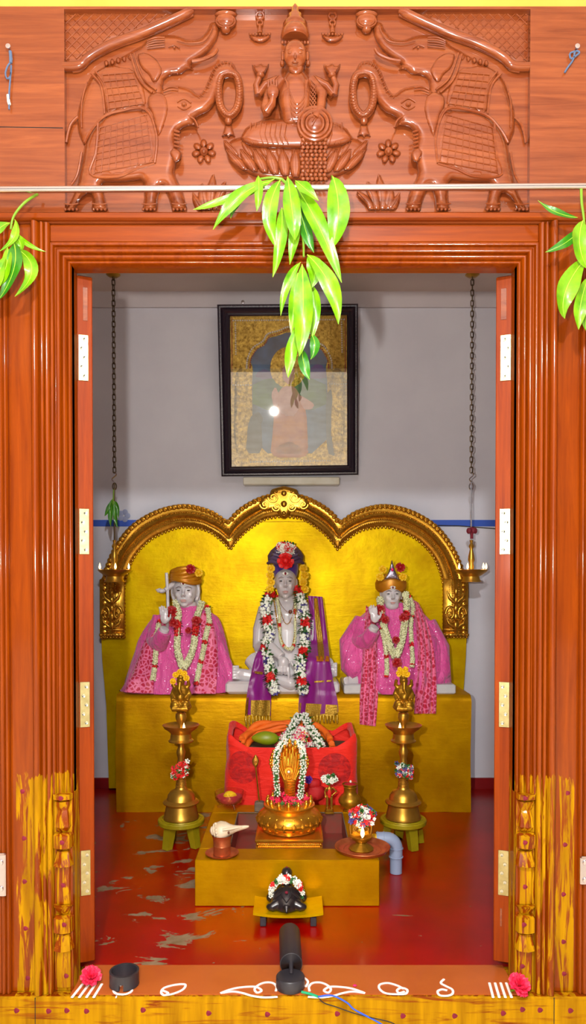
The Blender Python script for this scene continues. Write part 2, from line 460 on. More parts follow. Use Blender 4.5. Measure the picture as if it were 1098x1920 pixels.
def thing(name, label, cat, loc, group=None):
    o = bpy.data.objects.new(name, None); COL.objects.link(o); o.location = loc; o.empty_display_size = .05
    return tag(o, label, cat, group)
def tag(o, label=None, cat=None, group=None, kind=None):
    if label: o['label'] = label
    if cat: o['category'] = cat
    if group: o['group'] = group
    if kind: o['kind'] = kind
    return o
def struct(o, label=None):
    o['kind'] = 'structure'
    if label: o['label'] = label
    return o
def remesh(o, voxel, it=4):
    m = o.modifiers.new('r', 'REMESH'); m.mode = 'VOXEL'; m.voxel_size = voxel; m.use_smooth_shade = True
    k = o.modifiers.new('s', 'SMOOTH'); k.iterations = it; k.factor = .5
    dg = bpy.context.evaluated_depsgraph_get(); me = bpy.data.meshes.new_from_object(o.evaluated_get(dg))
    mat = o.data.materials[0]; o.modifiers.clear(); o.data = me
    if not me.materials: me.materials.append(mat)
    for p in me.polygons: p.use_smooth = True
    return o
def rotm(ax, deg): return Matrix.Rotation(math.radians(deg), 3, ax)
# ---------------------------------------------------------------- small plant pieces
def bud(mb, c, d, L, r, seg=5):
    d = V(d).normalized(); u = d.orthogonal().normalized(); w = d.cross(u); c = V(c)
    vs = [c]+[c+d*(L*.55)+(u*math.cos(2*PI*k/seg)+w*math.sin(2*PI*k/seg))*r for k in range(seg)]+[c+d*L]
    fs = [(0, 1+(k+1) % seg, 1+k) for k in range(seg)]+[(seg+1, 1+k, 1+(k+1) % seg) for k in range(seg)]
    mb.add(vs, fs)
def rosette(mb, c, nrm, r, rings=3, petals=7, ruffle=.25):
    nrm = V(nrm).normalized(); u = nrm.orthogonal().normalized(); w = nrm.cross(u); c = V(c)
    for k in range(rings):
        t = (k+1)/rings; R = r*t; lift = r*.62*(1-t)+r*.05; np_ = petals if k else max(4, petals-2)
        for j in range(np_):
            a = 2*PI*(j+.5*(k % 2))/np_+random.uniform(-.15, .15); da = PI/np_*1.25
            rows = []
            for q, (fr, fw) in enumerate(((.12, .35), (.62, 1.0), (1.0, .72))):
                row = []
                for s_ in (-1, 0, 1):
                    aa = a+da*fw*s_; rad = R*fr*(1-.06*abs(s_))
                    h = lift*fr+(r*.16 if s_ == 0 else 0)*(-1)+random.uniform(-1, 1)*ruffle*r*.14*fr
                    row.append(c+(u*math.cos(aa)+w*math.sin(aa))*rad+nrm*(h+r*.12))
                rows.append(row)
            mb.grid(rows)
    mb.ell(c+nrm*r*.2, r*.38, seg=8, rings=5)
def flower5(mb, c, nrm, r, n=5):
    nrm = V(nrm).normalized(); u = nrm.orthogonal().normalized(); w = nrm.cross(u); c = V(c); a0 = random.random()*6
    for j in range(n):
        a = a0+2*PI*j/n+random.uniform(-.15, .15); e = u*math.cos(a)+w*math.sin(a); t = nrm.cross(e); up = random.uniform(.15, .55); L = random.uniform(.8, 1.1)*r
        mb.add([c, c+e*L*.45+t*r*.30+nrm*r*.25, c+e*L*.88+t*r*.24+nrm*r*up, c+e*L*1.0+nrm*r*(up-.08), c+e*L*.88-t*r*.24+nrm*r*up, c+e*L*.45-t*r*.30+nrm*r*.25], [(0, 1, 2, 3), (0, 3, 4, 5)])
    mb.add([c+nrm*r*.12+u*r*.22, c+nrm*r*.12+w*r*.22, c+nrm*r*.12-u*r*.22, c+nrm*r*.12-w*r*.22, c+nrm*r*.34], [(0, 1, 4), (1, 2, 4), (2, 3, 4), (3, 0, 4)])
def leaf(mb, rib, base, mid, tip, width, face=(0, -1, 0), wav=.30, n=15, fold=.38):
    base, mid, tip = V(base), V(mid), V(tip); face = V(face).normalized(); rows = []; mids = []
    c1 = mid*2-(base+tip)*.5; ph = random.random()*6
    for i in range(n):
        t = i/(n-1); p = base*(1-t)**2+c1*2*t*(1-t)+tip*t*t
        d = ((c1-base)*(1-t)+(tip-c1)*t).normalized(); side = d.cross(face)
        if side.length < .05: side = d.cross(V((1, 0, 0)))
        side.normalize(); nr = side.cross(d).normalized()
        if nr.dot(face) < 0: nr = -nr
        w = width*.5*max(.03, (math.sin(PI*min(1, t**.86))**.85) if 0 < t < 1 else .03)
        row = []
        for k in (-1, -.5, 0, .5, 1):
            h = abs(k)*fold*w+math.sin(t*9+ph+k*2)*wav*w*abs(k)
            row.append(p+side*(k*w)+nr*h)
        rows.append(row); mids.append(p+nr*.0008)
    mb.grid(rows)
    if rib is not None: rib.tube(mids, [max(.0004, width*.022*(1-i/n)+.0003) for i in range(n)], seg=5)
def make_leaf(name, spec, D, width, parent, mat=LEAF, face=(0, -1, 0), label=None):
    # spec: base px, mid px, tip px each (x, y[, depth offset])
    q = [P(p[0], p[1], D+(p[2] if len(p) > 2 else 0)) for p in spec]
    a = MB(); b = MB(); leaf(a, b, q[0], q[1], q[2], width*.92*D/F, face)
    o = a.build(name, mat, parent, angle=80)
    if parent is not None: b.build('midrib', RIB, o)
    return o
def front(rings, px, py):
    # depth of the front of a lofted robe at a pixel; rings: (py, cx, rx, d, rd)
    rs = rings
    if py <= rs[0][0]: r = rs[0]
    elif py >= rs[-1][0]: r = rs[-1]
    else:
        for a, b in zip(rs, rs[1:]):
            if a[0] <= py <= b[0]:
                t = (py-a[0])/(b[0]-a[0]); r = tuple(lerp(x, y, t) for x, y in zip(a, b)); break
    k = max(-1, min(1, (px-r[1])/r[2])); return r[3]-r[4]*math.sqrt(1-k*k*.98)
def garland(name, label, paths, r, mats, pick, step=.0055, group=None, per=6, bl=1.0, cat='garland'):
    """paths: lists of world points. One bud or blossom is set around the string at every step; pick(i, t, path) names the kind."""
    mbs = {k: MB() for k in mats}; string = MB()
    allp = [p for pa in paths for p in pa]; zmin = min(p.z for p in allp)
    for pi_, pa in enumerate(paths):
        n = max(4, int(sum((b-a).length for a, b in zip(pa, pa[1:]))/step)); q = [V(p) for p in spline([tuple(p) for p in pa], n)]
        string.tube(q, r*.55, seg=6)
        for i in range(n):
            t = (q[min(i+1, n-1)]-q[max(i-1, 0)]).normalized(); u = t.orthogonal().normalized(); w = t.cross(u)
            for k in range(per):
                a = 2*PI*(k+.5*(i % 2))/per+random.uniform(-.3, .3); e = u*math.cos(a)+w*math.sin(a)
                kind = pick(i, i/n, pi_, k)
                if kind is None: continue
                mb = mbs[kind]; jit = random.uniform(.85, 1.15)
                if kind in ('jasmine', 'white'):
                    bud(mb, q[i]+e*r*.35, e+t*random.uniform(-.4, .4), r*.80*jit*bl, r*.34*bl)
                elif kind == 'leaf':
                    c = q[i]+e*r*.4; mb.add([c, c+e*r*.7+w*r*.3, c+e*r*1.25*jit+t*r*.3, c+e*r*.7-w*r*.3], [(0, 1, 2, 3)])
                else:
                    flower5(mb, q[i]+e*r*.55, e, r*.62*jit*bl, 6)
    c = sum((V(p) for p in allp), V())/len(allp); root = thing(name, label, cat, (c.x, c.y, zmin-r), group)
    string.build('string', JASMINE if 'jasmine' in mats else GREENF, root)
    nm = {'jasmine': 'jasmine_buds', 'white': 'white_flowers', 'red': 'red_flowers', 'leaf': 'green_leaves', 'pink': 'pink_flowers', 'violet': 'violet_flowers', 'yellow': 'yellow_flowers', 'rose': 'rose_petals'}
    for k, mb in mbs.items():
        if mb.v:
            o = mb.build(nm[k], mats[k], root, angle=70); o['kind'] = 'stuff'
    return root
FM = {'jasmine': JASMINE, 'white': WHITEF, 'red': REDF, 'leaf': GREENF, 'violet': PURPF, 'pink': PINKF, 'yellow': YELF, 'rose': ROSE}
def fm(*k): return {x: FM[x] for x in k}
# ================================================================ SETTING
XW, DB, ZC = 1.45, 4.10, HC+1.575
def sbox(name, lo, hi, mat, label=None):
    mb = MB(); mb.box([(a+b)/2 for a, b in zip(lo, hi)], [b-a for a, b in zip(lo, hi)])
    return struct(mb.build(name, mat, smooth=False), label)
sbox('floor', (-XW, 2.075, -.06), (XW, DB, 0), FLOOR, 'red oxide floor with worn grey patches')
sbox('wall_back', (-XW-.1, DB, -.06), (XW+.1, DB+.1, ZC+.1), WALL, 'grey lilac back wall of the shrine room')
sbox('wall_left', (-XW-.1, 2.07, -.06), (-XW, DB, ZC+.1), WALL)
sbox('wall_right', (XW, 2.07, -.06), (XW+.1, DB, ZC+.1), WALL)
sbox('ceiling', (-XW, 2.07, ZC), (XW, DB, ZC+.1), WALLB)
zb = P(549, 578, DB).z
sbox('trim_1', (-XW, DB-.018, zb), (XW, DB, ZC), BEAM, 'plaster band along the top of the back wall')
zs = P(549, 1458, DB).z
sbox('baseboard_back', (-XW, DB-.012, 0), (XW, DB, zs), MAROON, 'maroon skirting under the back wall')
zl, zh = P(870, 987, DB).z, P(870, 975, DB).z
sbox('trim_2', (-XW, DB-.004, zl), (XW, DB, zh), BLUE, 'blue painted stripe across the back wall')
# front wall with the door opening
XL = P(133.5, 1170, 2.0).x; XR = P(969.5, 1170, 2.0).x; ZT = P(549, 492, 2.0).z
mb = MB()
for lo, hi in (((-2.6, 2.03, -.3), (XL-.03, 2.075, 3.0)), ((XR+.03, 2.03, -.3), (2.6, 2.075, 3.0)), ((XL-.03, 2.03, ZT+.03), (XR+.03, 2.075, 3.0)), ((XL-.03, 2.03, -.3), (XR+.03, 2.075, -.05))):
    mb.box([(a+b)/2 for a, b in zip(lo, hi)], [b-a for a, b in zip(lo, hi)])
struct(mb.build('wall_front', WALLY, smooth=False), 'yellow outer wall around the wooden door frame')
# forecourt the glass reflects
PAVE = simple('pale_courtyard_paving', rgb(226, 216, 200), .8, col2=rgb(206, 190, 166), vscale=3)
CWALL = simple('courtyard_wall', rgb(120, 116, 96), .8, col2=rgb(80, 92, 66), vscale=2)
sbox('porch_floor', (-9, -16, -.36), (9, 2.03, -.3), PAVE)
sbox('sky_blocker_slab', (-2.6, -2.6, 2.95), (2.6, 2.03, 3.05), WALLB)  # unseen slab added to keep harsh sky light off the carved panel
sbox('courtyard_wall', (-9, -15.2, -.3), (9, -15, 3.0), CWALL)
# ================================================================ DOOR FRAME
PX = 2.0/F
frame = thing('door_frame', 'varnished wooden door frame with ridged mouldings and turmeric daubed feet', 'door frame', (0, 2.0, -.1))
struct(frame)
prof_in = [(0, -.02), (0, .010), (2, .014), (5, .012), (6, .008), (8, .016), (12, .022), (15, .016), (16, .014), (18, .024), (22, .028), (25, .022), (27, .022), (29, .032), (33, .034), (34, .028), (34, -.02)]
FD = 2.02
ZB = .037
zsplit = P(549, 1488, 2.0).z
def rounded(pf):
    core = pf[1:-1]; return [pf[0]]+[(max(core[0][0], q[0]), q[1]) for q in spline(core, len(core)*5)]+[pf[-1]]
def sweep(path_fn, prof, zlo):
    mb = MB(); rows = []
    for off, h in prof:
        o = off*PX; rows.append([V((XL-o, FD-h, zlo)), V((XL-o, FD-h, ZT+o)), V((XR+o, FD-h, ZT+o)), V((XR+o, FD-h, zlo))])
    m = len(prof)
    for k in range(3):
        mb.grid([[r[k], r[k+1]] for r in rows])
    return mb
mb = sweep(None, rounded(prof_in), zsplit)
mb.build('inner_moulding', WOOD_Z, frame, angle=60)
prof_out = [(34, -.02), (34, .034), (36, .04), (41, .042), (43, .034), (45, .042), (49, .044), (52, .036), (54, .046), (58, .052), (63, .052), (67, .044), (68, .03), (70, .027), (110, .027), (112, .024), (113, .036), (117, .042), (121, .036), (122, .04), (126, .044), (130, .038), (132, .038), (150, .038), (152, -.02)]
ztop = P(549, 420, 1.99).z
for sgn, X0 in ((-1, XL), (1, XR)):
    mb = MB(); mb.grid([[V((X0+sgn*o*PX, FD-h, ZB)), V((X0+sgn*o*PX, FD-h, ztop))] for o, h in rounded(prof_out)])
    mb.build('side_casing', WOOD_Z, frame, angle=60)
    # carved pilaster foot
    mb = MB(); xc = X0+sgn*16*PX; wpx = 34*PX
    mb.box((xc, 2.02, (ZB+zsplit)/2), (wpx, .044, zsplit-ZB))
    def seg(y0, y1, prof):
        z0, z1 = P(549, y1, 1.99).z, P(549, y0, 1.99).z; rings = []
        for t, w, d in prof:
            z = lerp(z0, z1, t); a = w*wpx/2; yb = 1.999
            rings.append([V((xc-a, yb, z)), V((xc-a*.8, yb-d*.7, z)), V((xc, yb-d, z)), V((xc+a*.8, yb-d*.7, z)), V((xc+a, yb, z))])
        mb.loft(rings)
    seg(1488, 1502, [(0, .9, .012), (.3, 1.1, .024), (1, 1.1, .028)])
    seg(1502, 1560, [(0, .55, .008), (.18, .9, .022), (.45, .8, .02), (.7, .62, .012), (1, .95, .024)])
    seg(1561, 1592, [(0, .9, .016), (.12, 1.1, .026), (.88, 1.1, .03), (1, .9, .02)])
    seg(1596, 1623, [(0, 1.1, .026), (.15, 1.1, .024), (.9, .8, .012), (1, .8, .014)])
    seg(1624, 1696, [(0, .85, .008), (.5, .8, .01), (1, .85, .008)])
    seg(1697, 1714, [(0, .6, .01), (1, 1.1, .028)])
    seg(1715, 1750, [(0, .9, .016), (.12, 1.1, .028), (.88, 1.1, .03), (1, .9, .018)])
    seg(1752, 1780, [(0, 1.1, .028), (.15, 1.1, .026), (.9, .8, .012), (1, .8, .014)])
    seg(1781, 1852, [(0, .9, .01), (.5, .85, .012), (1, .9, .01)])
    mb.build('carved_pilaster', WOOD_Z, frame, angle=30)
    # jamb lining
    mb = MB(); mb.box((X0+sgn*.015, 2.045, (ZB+ZT)/2), (.03, .05, ZT-ZB)); mb.build('jamb', WOOD_Z, frame, smooth=False)
mb = MB(); mb.box(((XL+XR)/2, 2.045, ZT+.015), (XR-XL+.06, .05, .03)); mb.build('head_lining', WOOD_X, frame, smooth=False)
zp = ZT+34*PX
mb = MB(); mb.rbox(((XL+XR)/2, 2.005, (zp+ztop)/2), (XR-XL+68*PX, .03, ztop-zp), .003)
mb.build('lintel_plank', WOOD_X, frame, angle=30)
# kumkum dots on the jamb feet
def dot(mb, c, r, n=(0, -1, 0)):
    mb.lathe([(0, .0016), (r*.6, .0014), (r, 0)], c, seg=9, axis=n, lobes=(3, .12))
mb = MB()
for x, y, d in ((42, 1484, 1.993), (45, 1572, 1.993), (46, 1653, 1.993), (48, 1741, 1.993), (52, 1834, 1.993), (1064, 1487, 1.993), (1059, 1584, 1.993), (1056, 1677, 1.993), (1056, 1766, 1.993), (1057, 1826, 1.993),
                (114, 1497, 1.971), (116, 1580, 1.969), (118, 1660, 1.989), (120, 1734, 1.969), (124, 1830, 1.987), (984, 1497, 1.971), (984, 1580, 1.969), (984, 1663, 1.989), (982, 1734, 1.969), (979, 1812, 1.987)):
    dot(mb, P(x, y, d), 4.6*PX)
mb.build('kumkum_dots', KUMKUM, frame)
# sill
sill = thing('door_sill', 'low wooden door sill daubed with turmeric, brown top with chalk drawings', 'door sill', (0, 2.06, -.12))
struct(sill)
SF = 1.965
mb = MB(); mb.rbox((0, (SF+2.13)/2, (ZB-.11)/2-.001), (2.2, 2.13-SF, ZB+.11-.002), .006); mb.build('sill_block', WOOD_SILL, sill, angle=30)
mb = MB(); mb.box(((XL+XR)/2, (2.14+1.99)/2-.012, ZB-.0005), (XR-XL, .15, .003)); mb.build('brown_top', SILL_TOP, sill, smooth=False)
mb = MB()
for x in (66, 1038):
    p = P(x, 1895, SF); mb.box((p.x, SF-.0002, -.035), (.0016, .002, .14))
mb.build('seam', DARK, sill, smooth=False)
mb = MB()
for x, y in ((31, 1895), (91, 1896), (125, 1895), (162, 1896), (268, 1894), (391, 1900), (501, 1902), (632, 1901), (755, 1905), (852, 1905), (943, 1900), (979, 1893), (1012, 1894), (1069, 1895)):
    dot(mb, P(x, y, SF), 5.2*PX)
mb.build('kumkum_dots', KUMKUM, sill)
ZS = ZB+.0018
def chalk(*strokes, w=2.6):
    mb = MB()
    for st in strokes:
        q = [G(x, y, ZS) for x, y in (spline(st, max(8, 5*len(st))) if len(st) > 2 else st)]
        mb.tube(q, w*PX, seg=6, flat=1)
    for i, p in enumerate(mb.v): mb.v[i] = V((p.x, p.y, ZS+(p.z-ZS)*.45))
    return mb
def strokes(k, *s, w=2.6): chalk(*s, w=w).build(k, POWDER, sill)
strokes('chalk_stripes', *[[(135+i*13.5, 1870), (155+i*12, 1845)] for i in range(4)], w=2.8)
strokes('chalk_stripes', *[[(924+i*11.5, 1870), (917+i*10.5, 1843)] for i in range(4)], w=2.8)
strokes('chalk_motif', [(226, 1848), (213, 1856), (218, 1863), (235, 1864), (247, 1858), (244, 1851)])
strokes('chalk_motif', [(217, 1869), (219, 1869)], w=3.5)
strokes('chalk_loop', [(305, 1857), (315, 1862), (308, 1866), (302, 1861), (308, 1852), (330, 1846), (347, 1846), (343, 1855), (325, 1863), (308, 1866)])
strokes('chalk_loop', [(758, 1859), (748, 1862), (744, 1857), (752, 1852), (763, 1856), (760, 1863), (742, 1864), (722, 1862), (711, 1854), (712, 1846), (727, 1843), (745, 1848), (756, 1854)])
strokes('chalk_spiral', [(832, 1836), (826, 1843), (836, 1849), (847, 1855), (848, 1863), (838, 1867), (824, 1866), (820, 1859), (828, 1855), (838, 1857)])
lot = [[(413, 1862), (432, 1855), (452, 1851), (478, 1850), (490, 1857), (482, 1861), (477, 1855), (484, 1847), (497, 1842), (511, 1843), (518, 1850), (517, 1858)],
       [(413, 1862), (436, 1859), (455, 1862), (472, 1867), (495, 1870), (520, 1869)]]
strokes('chalk_lotus', *(lot+[[(1097-x, y) for x, y in s] for s in lot]+[[(521, 1841), (528, 1833), (540, 1830)], [(556, 1830), (569, 1833), (577, 1841), (573, 1850)]]))
# ================================================================ DOOR LEAVES
def door_leaf(name, sgn, pxa, pxb, label):
    LD = 2.088; a = P(pxa, 1160, LD); th = abs(P(pxb, 1160, LD).x-a.x)
    zt, zb_ = P(pxa, 519, LD).z, P(pxa, 1802, LD).z
    root = thing(name, label, 'door', (a.x, LD, zb_)); struct(root)
    ang = math.radians(20); dr = V((sgn*math.sin(ang), math.cos(ang), 0)); out = V((sgn*math.cos(ang), -math.sin(ang), 0))
    R = Matrix((out, dr, V((0, 0, 1)))).transposed()
    L = .57; c = V((a.x, LD, (zt+zb_)/2))+out*th/2+dr*L/2
    mb = MB(); mb.rbox(c, (th, L, zt-zb_), .003, R)
    o = mb.build('leaf_panel', WOOD_LEAF, root, angle=30)
    hh = 85*LD/F
    for yc in (673, 997, 1320, 1634):
        z = P(pxa, yc, LD).z; f0 = V((a.x, LD, z))+out*th*.58-dr*.0016
        mb = MB(); mb.rbox(f0, (th*.62, .003, hh), .0008, R); h = mb.build('hinge', HINGE, root, angle=30)
        mb = MB()
        for k in range(5):
            p = f0+V((0, 0, (k-2)*hh*.2))+out*(.3 if k % 2 else -.3)*th*.30-dr*.0014
            mb.lathe([(.0052, 0), (.0048, .0016), (.002, .0011), (0, .0007)], p, seg=10, axis=-dr)
        mb.build('screws', HINGE2, h)
        mb = MB(); p = V((a.x, LD, z))+out*(th+.004)-dr*.004
        for k in range(3): mb.lathe([(0, -hh/2+k*hh/3), (.0062, -hh/2+k*hh/3+.0008), (.0062, -hh/2+(k+1)*hh/3-.001), (0, -hh/2+(k+1)*hh/3)], p, seg=12)
        mb.build('knuckle', HINGE, h)
    for yc, h_, wf in (((572, 62, .30),) if sgn < 0 else ((572, 58, .34), (1718, 34, .12))):
        z = P(pxa, yc, LD).z; f0 = V((a.x, LD, z))+out*th*.45-dr*.0004; mb = MB(); mb.rbox(f0, (th*wf, .002, h_*LD/F), .0006, R); mb.build('bolt_plate', WOOD_C, root, angle=30)
    return root
door_leaf('door_1', -1, 175.5, 147, 'left wooden door leaf swung inward on four hinges')
door_leaf('door_2', 1, 927, 957.5, 'right wooden door leaf swung inward on four hinges')
# mortise slots cut in the leaf edges are shown as slim dark plates on the edge
# ================================================================ CARVED PANEL
BD, RD = 1.984, 2.004
panel = thing('carved_panel', 'wide varnished wood panel above the door carved with elephants and a seated goddess', 'carved panel', (0, 2.0, P(549, 418, BD).z))
mb = MB()
tl, br = P(120, 17, BD), P(992, 398, BD); zt_, zb_ = P(549, 12, BD).z, P(549, 418, BD).z
def bx(x0, x1, z0, z1, y0=BD, y1=2.03): mb.box(((x0+x1)/2, (y0+y1)/2, (z0+z1)/2), (x1-x0, y1-y0, z1-z0))
bx(-.95, tl.x, zb_, zt_); bx(br.x, .95, zb_, zt_); bx(tl.x, br.x, tl.z, zt_); bx(tl.x, br.x, zb_, br.z); bx(tl.x, br.x, br.z, tl.z, RD, 2.03)
mb.build('board', WOOD_C, panel, smooth=False)
mb = MB(); mb.rbox((0, 1.982, P(549, 409, BD).z), (1.9, .028, 14*PX), .004); mb.build('bottom_ledge', WOOD_X, panel, angle=30)
# crack across the boards
mb = MB()
for a, b in (((0, 238), (118, 240)),):
    mb.tube([P(*a, BD), P(*b, BD)], .0012, seg=4)
mb.build('board_joint', DARK, panel)
def rm(px, py, h): return P(px, py, RD-h)
def mir(pts): return [(1110-x, y) for x, y in pts]
K = 1/1.9607
def cc(pts): return [(x*K, y*K) for x, y in pts]
def both(name, fn, mat=WOOD_C, parent=panel, labels=None):
    res = []
    for mi in (lambda q: q, mir):
        m_ = MB(); fn(m_, mi); res.append(m_.build(name, mat, parent, angle=50))
    return res
def line(mb, pts, w, h, mi, n=None, base=0):
    q = spline(mi(pts), n or max(8, 4*len(pts))); mb.tube([rm(x, y, base+h) for x, y in q], w*PX, seg=7)
# rolled bars and lattice
def f_bar(m, mi):
    pts = [(119, 125), (138, 125), (153, 121), (166, 108), (190, 93), (222, 78), (262, 64), (300, 48), (335, 32), (362, 19)]
    q = spline(mi(pts), 40); m.tube([rm(x, y, .012) for x, y in q], [8*PX]*38+[6*PX, 5*PX], seg=12)
    m.tube([rm(x, y+9, .006) for x, y in q[4:]], 3*PX, seg=8)
both('rolled_bar', f_bar)
def f_lat(m, mi):
    bar = [(119, 125), (153, 118), (190, 88), (262, 59), (362, 18)]
    def lim(x):
        for a, b in zip(bar, bar[1:]):
            if a[0] <= x <= b[0]: return lerp(a[1], b[1], (x-a[0])/(b[0]-a[0]))
        return 18
    for k in range(-6, 26):
        for sg in (1, -1):
            seg = []
            for i in range(0, 60):
                y = 20+i*2; x = (122+k*17+(y-20)) if sg > 0 else (122+k*17-(y-20)+60)
                if 121 < x < 358 and y < lim(x)-9: seg.append((x, y))
                elif len(seg) > 1: break
            if len(seg) > 2: line(m, [seg[0], seg[-1]], 1.3, .0022, mi, 3)
    m.puff([mi([p])[0] for p in ((121, 20), (352, 20), (262, 56), (190, 84), (155, 112), (121, 118))], rm, .002, 2, 9)
both('lattice_corner', f_lat)
# ---- upper elephant (behind)
E2 = cc([(285, 480), (283, 420), (300, 350), (330, 285), (352, 262), (400, 235), (455, 205), (490, 185), (525, 165), (545, 140), (600, 128), (650, 130), (695, 148), (735, 142), (762, 112), (772, 85), (795, 78), (808, 105), (800, 145), (775, 185), (745, 210), (715, 228), (700, 240), (716, 262), (690, 255), (665, 275), (620, 280), (600, 300), (600, 380), (560, 440), (420, 470), (340, 500), (310, 540), (295, 510)])
def f_e2(m, mi): m.puff(mi(E2), rm, .020, 16, 4.5)
e2 = both('elephant', f_e2)
# ---- lower elephant (front)
E1 = cc([(312, 520), (330, 470), (375, 425), (440, 408), (535, 398), (560, 350), (600, 325), (640, 312), (700, 325), (730, 352), (752, 325), (768, 285), (785, 245), (820, 222), (855, 228), (872, 262), (862, 292), (838, 285), (815, 290), (808, 330), (795, 375), (765, 412), (735, 425), (712, 440), (728, 472), (700, 462), (665, 474), (645, 505), (660, 540), (650, 590), (640, 640), (672, 700), (690, 775), (632, 778), (622, 735), (598, 680), (580, 720), (574, 778), (522, 778), (530, 720), (525, 660), (480, 668), (430, 672), (372, 670), (385, 720), (398, 778), (335, 778), (340, 730), (330, 708), (295, 730), (275, 778), (232, 782), (262, 735), (285, 680), (300, 600)])
def f_e1(m, mi): m.puff(mi(E1), rm, .026, 17, 4.5, base=.006)
e1 = both('elephant', f_e1)
def subs(parents, name, fn, mat=WOOD_C):
    for par, mi in zip(parents, (lambda q: q, mir)):
        m_ = MB(); fn(m_, mi); m_.build(name, mat, par, angle=50)
def f_ear1(m, mi): m.puff(mi(cc([(545, 350), (580, 335), (612, 350), (622, 400), (610, 450), (595, 490), (580, 512), (572, 480), (560, 430), (540, 385)])), rm, .012, 8, 3.5, base=.026)
subs(e1, 'ear', f_ear1)
def f_ear2(m, mi): m.puff(mi(cc([(500, 200), (535, 190), (575, 215), (600, 260), (580, 300), (560, 305), (545, 275), (515, 250)])), rm, .010, 8, 3.5, base=.018)
subs(e2, 'ear', f_ear2)
def f_cloth1(m, mi):
    o = cc([(365, 445), (430, 412), (535, 405), (570, 500), (565, 600), (500, 620), (430, 648), (335, 640), (352, 560)])
    m.puff(mi(o), rm, .006, 5, 5, base=.027)
    for i in range(9):
        t = i/8; line(m, [(lerp(365, 535, t)*K, lerp(470, 420, t)*K), (lerp(345, 560, t)*K, lerp(640, 590, t)*K)], .9, .034, mi, 4)
    for j in range(8):
        t = j/7; line(m, [(lerp(365, 345, t)*K, lerp(470, 635, t)*K), (lerp(540, 562, t)*K, lerp(420, 595, t)*K)], .9, .034, mi, 4)
    line(m, cc([(310, 525), (335, 480), (380, 430), (440, 408), (535, 402), (575, 500), (568, 600)]), 2.6, .033, mi)
    line(m, cc([(360, 450), (352, 560), (333, 642), (430, 650), (500, 622), (568, 602)]), 2.4, .032, mi)
subs(e1, 'saddle_cloth', f_cloth1)
def f_cloth2(m, mi):
    m.puff(mi(cc([(345, 268), (400, 240), (490, 250), (530, 320), (540, 395), (440, 405), (390, 425), (375, 330)])), rm, .005, 5, 5, base=.019)
    for i in range(6):
        t = i/5; line(m, [(lerp(375, 490, t)*K, 270*K), (lerp(400, 530, t)*K, lerp(405, 385, t)*K)], .9, .026, mi, 4)
    for j in range(6):
        t = j/5; line(m, [(lerp(375, 395, t)*K, lerp(275, 400, t)*K), (lerp(490, 530, t)*K, lerp(265, 380, t)*K)], .9, .026, mi, 4)
    line(m, cc([(335, 270), (372, 320), (385, 420)]), 2.2, .024, mi); line(m, cc([(350, 262), (388, 320), (400, 415)]), 1.8, .024, mi)
    line(m, cc([(480, 200), (510, 290), (560, 340)]), 2.2, .026, mi); line(m, cc([(492, 195), (525, 285), (575, 330)]), 1.8, .026, mi)
    for k in range(5): m.puff([(x, y) for x, y in mi([( (390+k*22+8*math.cos(a))*K, (232-k*5+12*math.sin(a))*K) for a in [i*PI/4 for i in range(8)]])], rm, .006, 4, 3, base=.018)
subs(e2, 'saddle_cloth', f_cloth2)
def f_trim1(m, mi):
    x, y = mi([(676*K, 383*K)])[0]
    m.ell(rm(x, y, .034), (5*PX, 4*PX, 4*PX)); m.ell(rm(x, y, .038), 2.4*PX)
    line(m, cc([(650, 375), (676, 362), (702, 378)]), 1.2, .034, mi); line(m, cc([(652, 390), (676, 402), (702, 388)]), 1.0, .034, mi)
    for i in range(13):   # trunk rings
        t = i/12; a = spline(cc([(728, 355), (752, 325), (768, 285), (785, 245), (815, 224), (850, 228)]), 13)[i]; b = spline(cc([(742, 372), (768, 335), (784, 300), (798, 262), (822, 245), (846, 250)]), 13)[i]
        line(m, [a, b], .9, .028, mi, 3)
    for k in range(4): line(m, cc([(600, 330+k*9), (625, 318+k*11), (655, 322+k*10)]), 1.3, .031, mi)
    line(m, cc([(690, 425), (715, 440), (728, 470)]), 1.6, .03, mi)
    for i in range(5): line(m, cc([(640, 480+i*14), (660, 486+i*14)]), 2.0, .032, mi, 4)
    for fx in (262, 366, 548, 660):
        for k in range(4): m.ell(rm(*mi([((fx-22+k*14)*K, 770*K)])[0], .026), 2.8*PX, seg=8, rings=5)
        line(m, cc([(fx-28, 748), (fx, 752), (fx+26, 748)]), 1.2, .03, mi)
    m.puff(mi(cc([(620, 560), (640, 540), (668, 560), (660, 590), (640, 598)])), rm, .01, 6, 3, base=.03)
subs(e1, 'carved_details', f_trim1)
def f_trim2(m, mi):
    line(m, cc([(618, 172), (640, 166), (660, 176)]), 1.2, .024, mi); x, y = mi([(640*K, 174*K)])[0]; m.ell(rm(x, y, .024), 2.2*PX)
    for k in range(5): line(m, cc([(540, 150+k*7), (570, 138+k*9), (605, 138+k*8)]), 1.2, .024, mi)
    line(m, cc([(705, 225), (745, 218), (785, 200), (798, 180)]), 3.2, .022, mi)
    line(m, cc([(650, 150), (700, 158), (750, 150), (775, 118), (783, 92)]), 1.0, .023, mi)
    line(m, cc([(285, 430), (262, 455), (250, 490), (244, 525)]), 2.8, .008, mi)
    line(m, cc([(320, 300), (300, 380), (300, 470)]), 1.2, .02, mi)
    line(m, cc([(300, 560), (285, 640), (262, 680)]), 2.4, .016, mi)
subs(e2, 'carved_details', f_trim2)
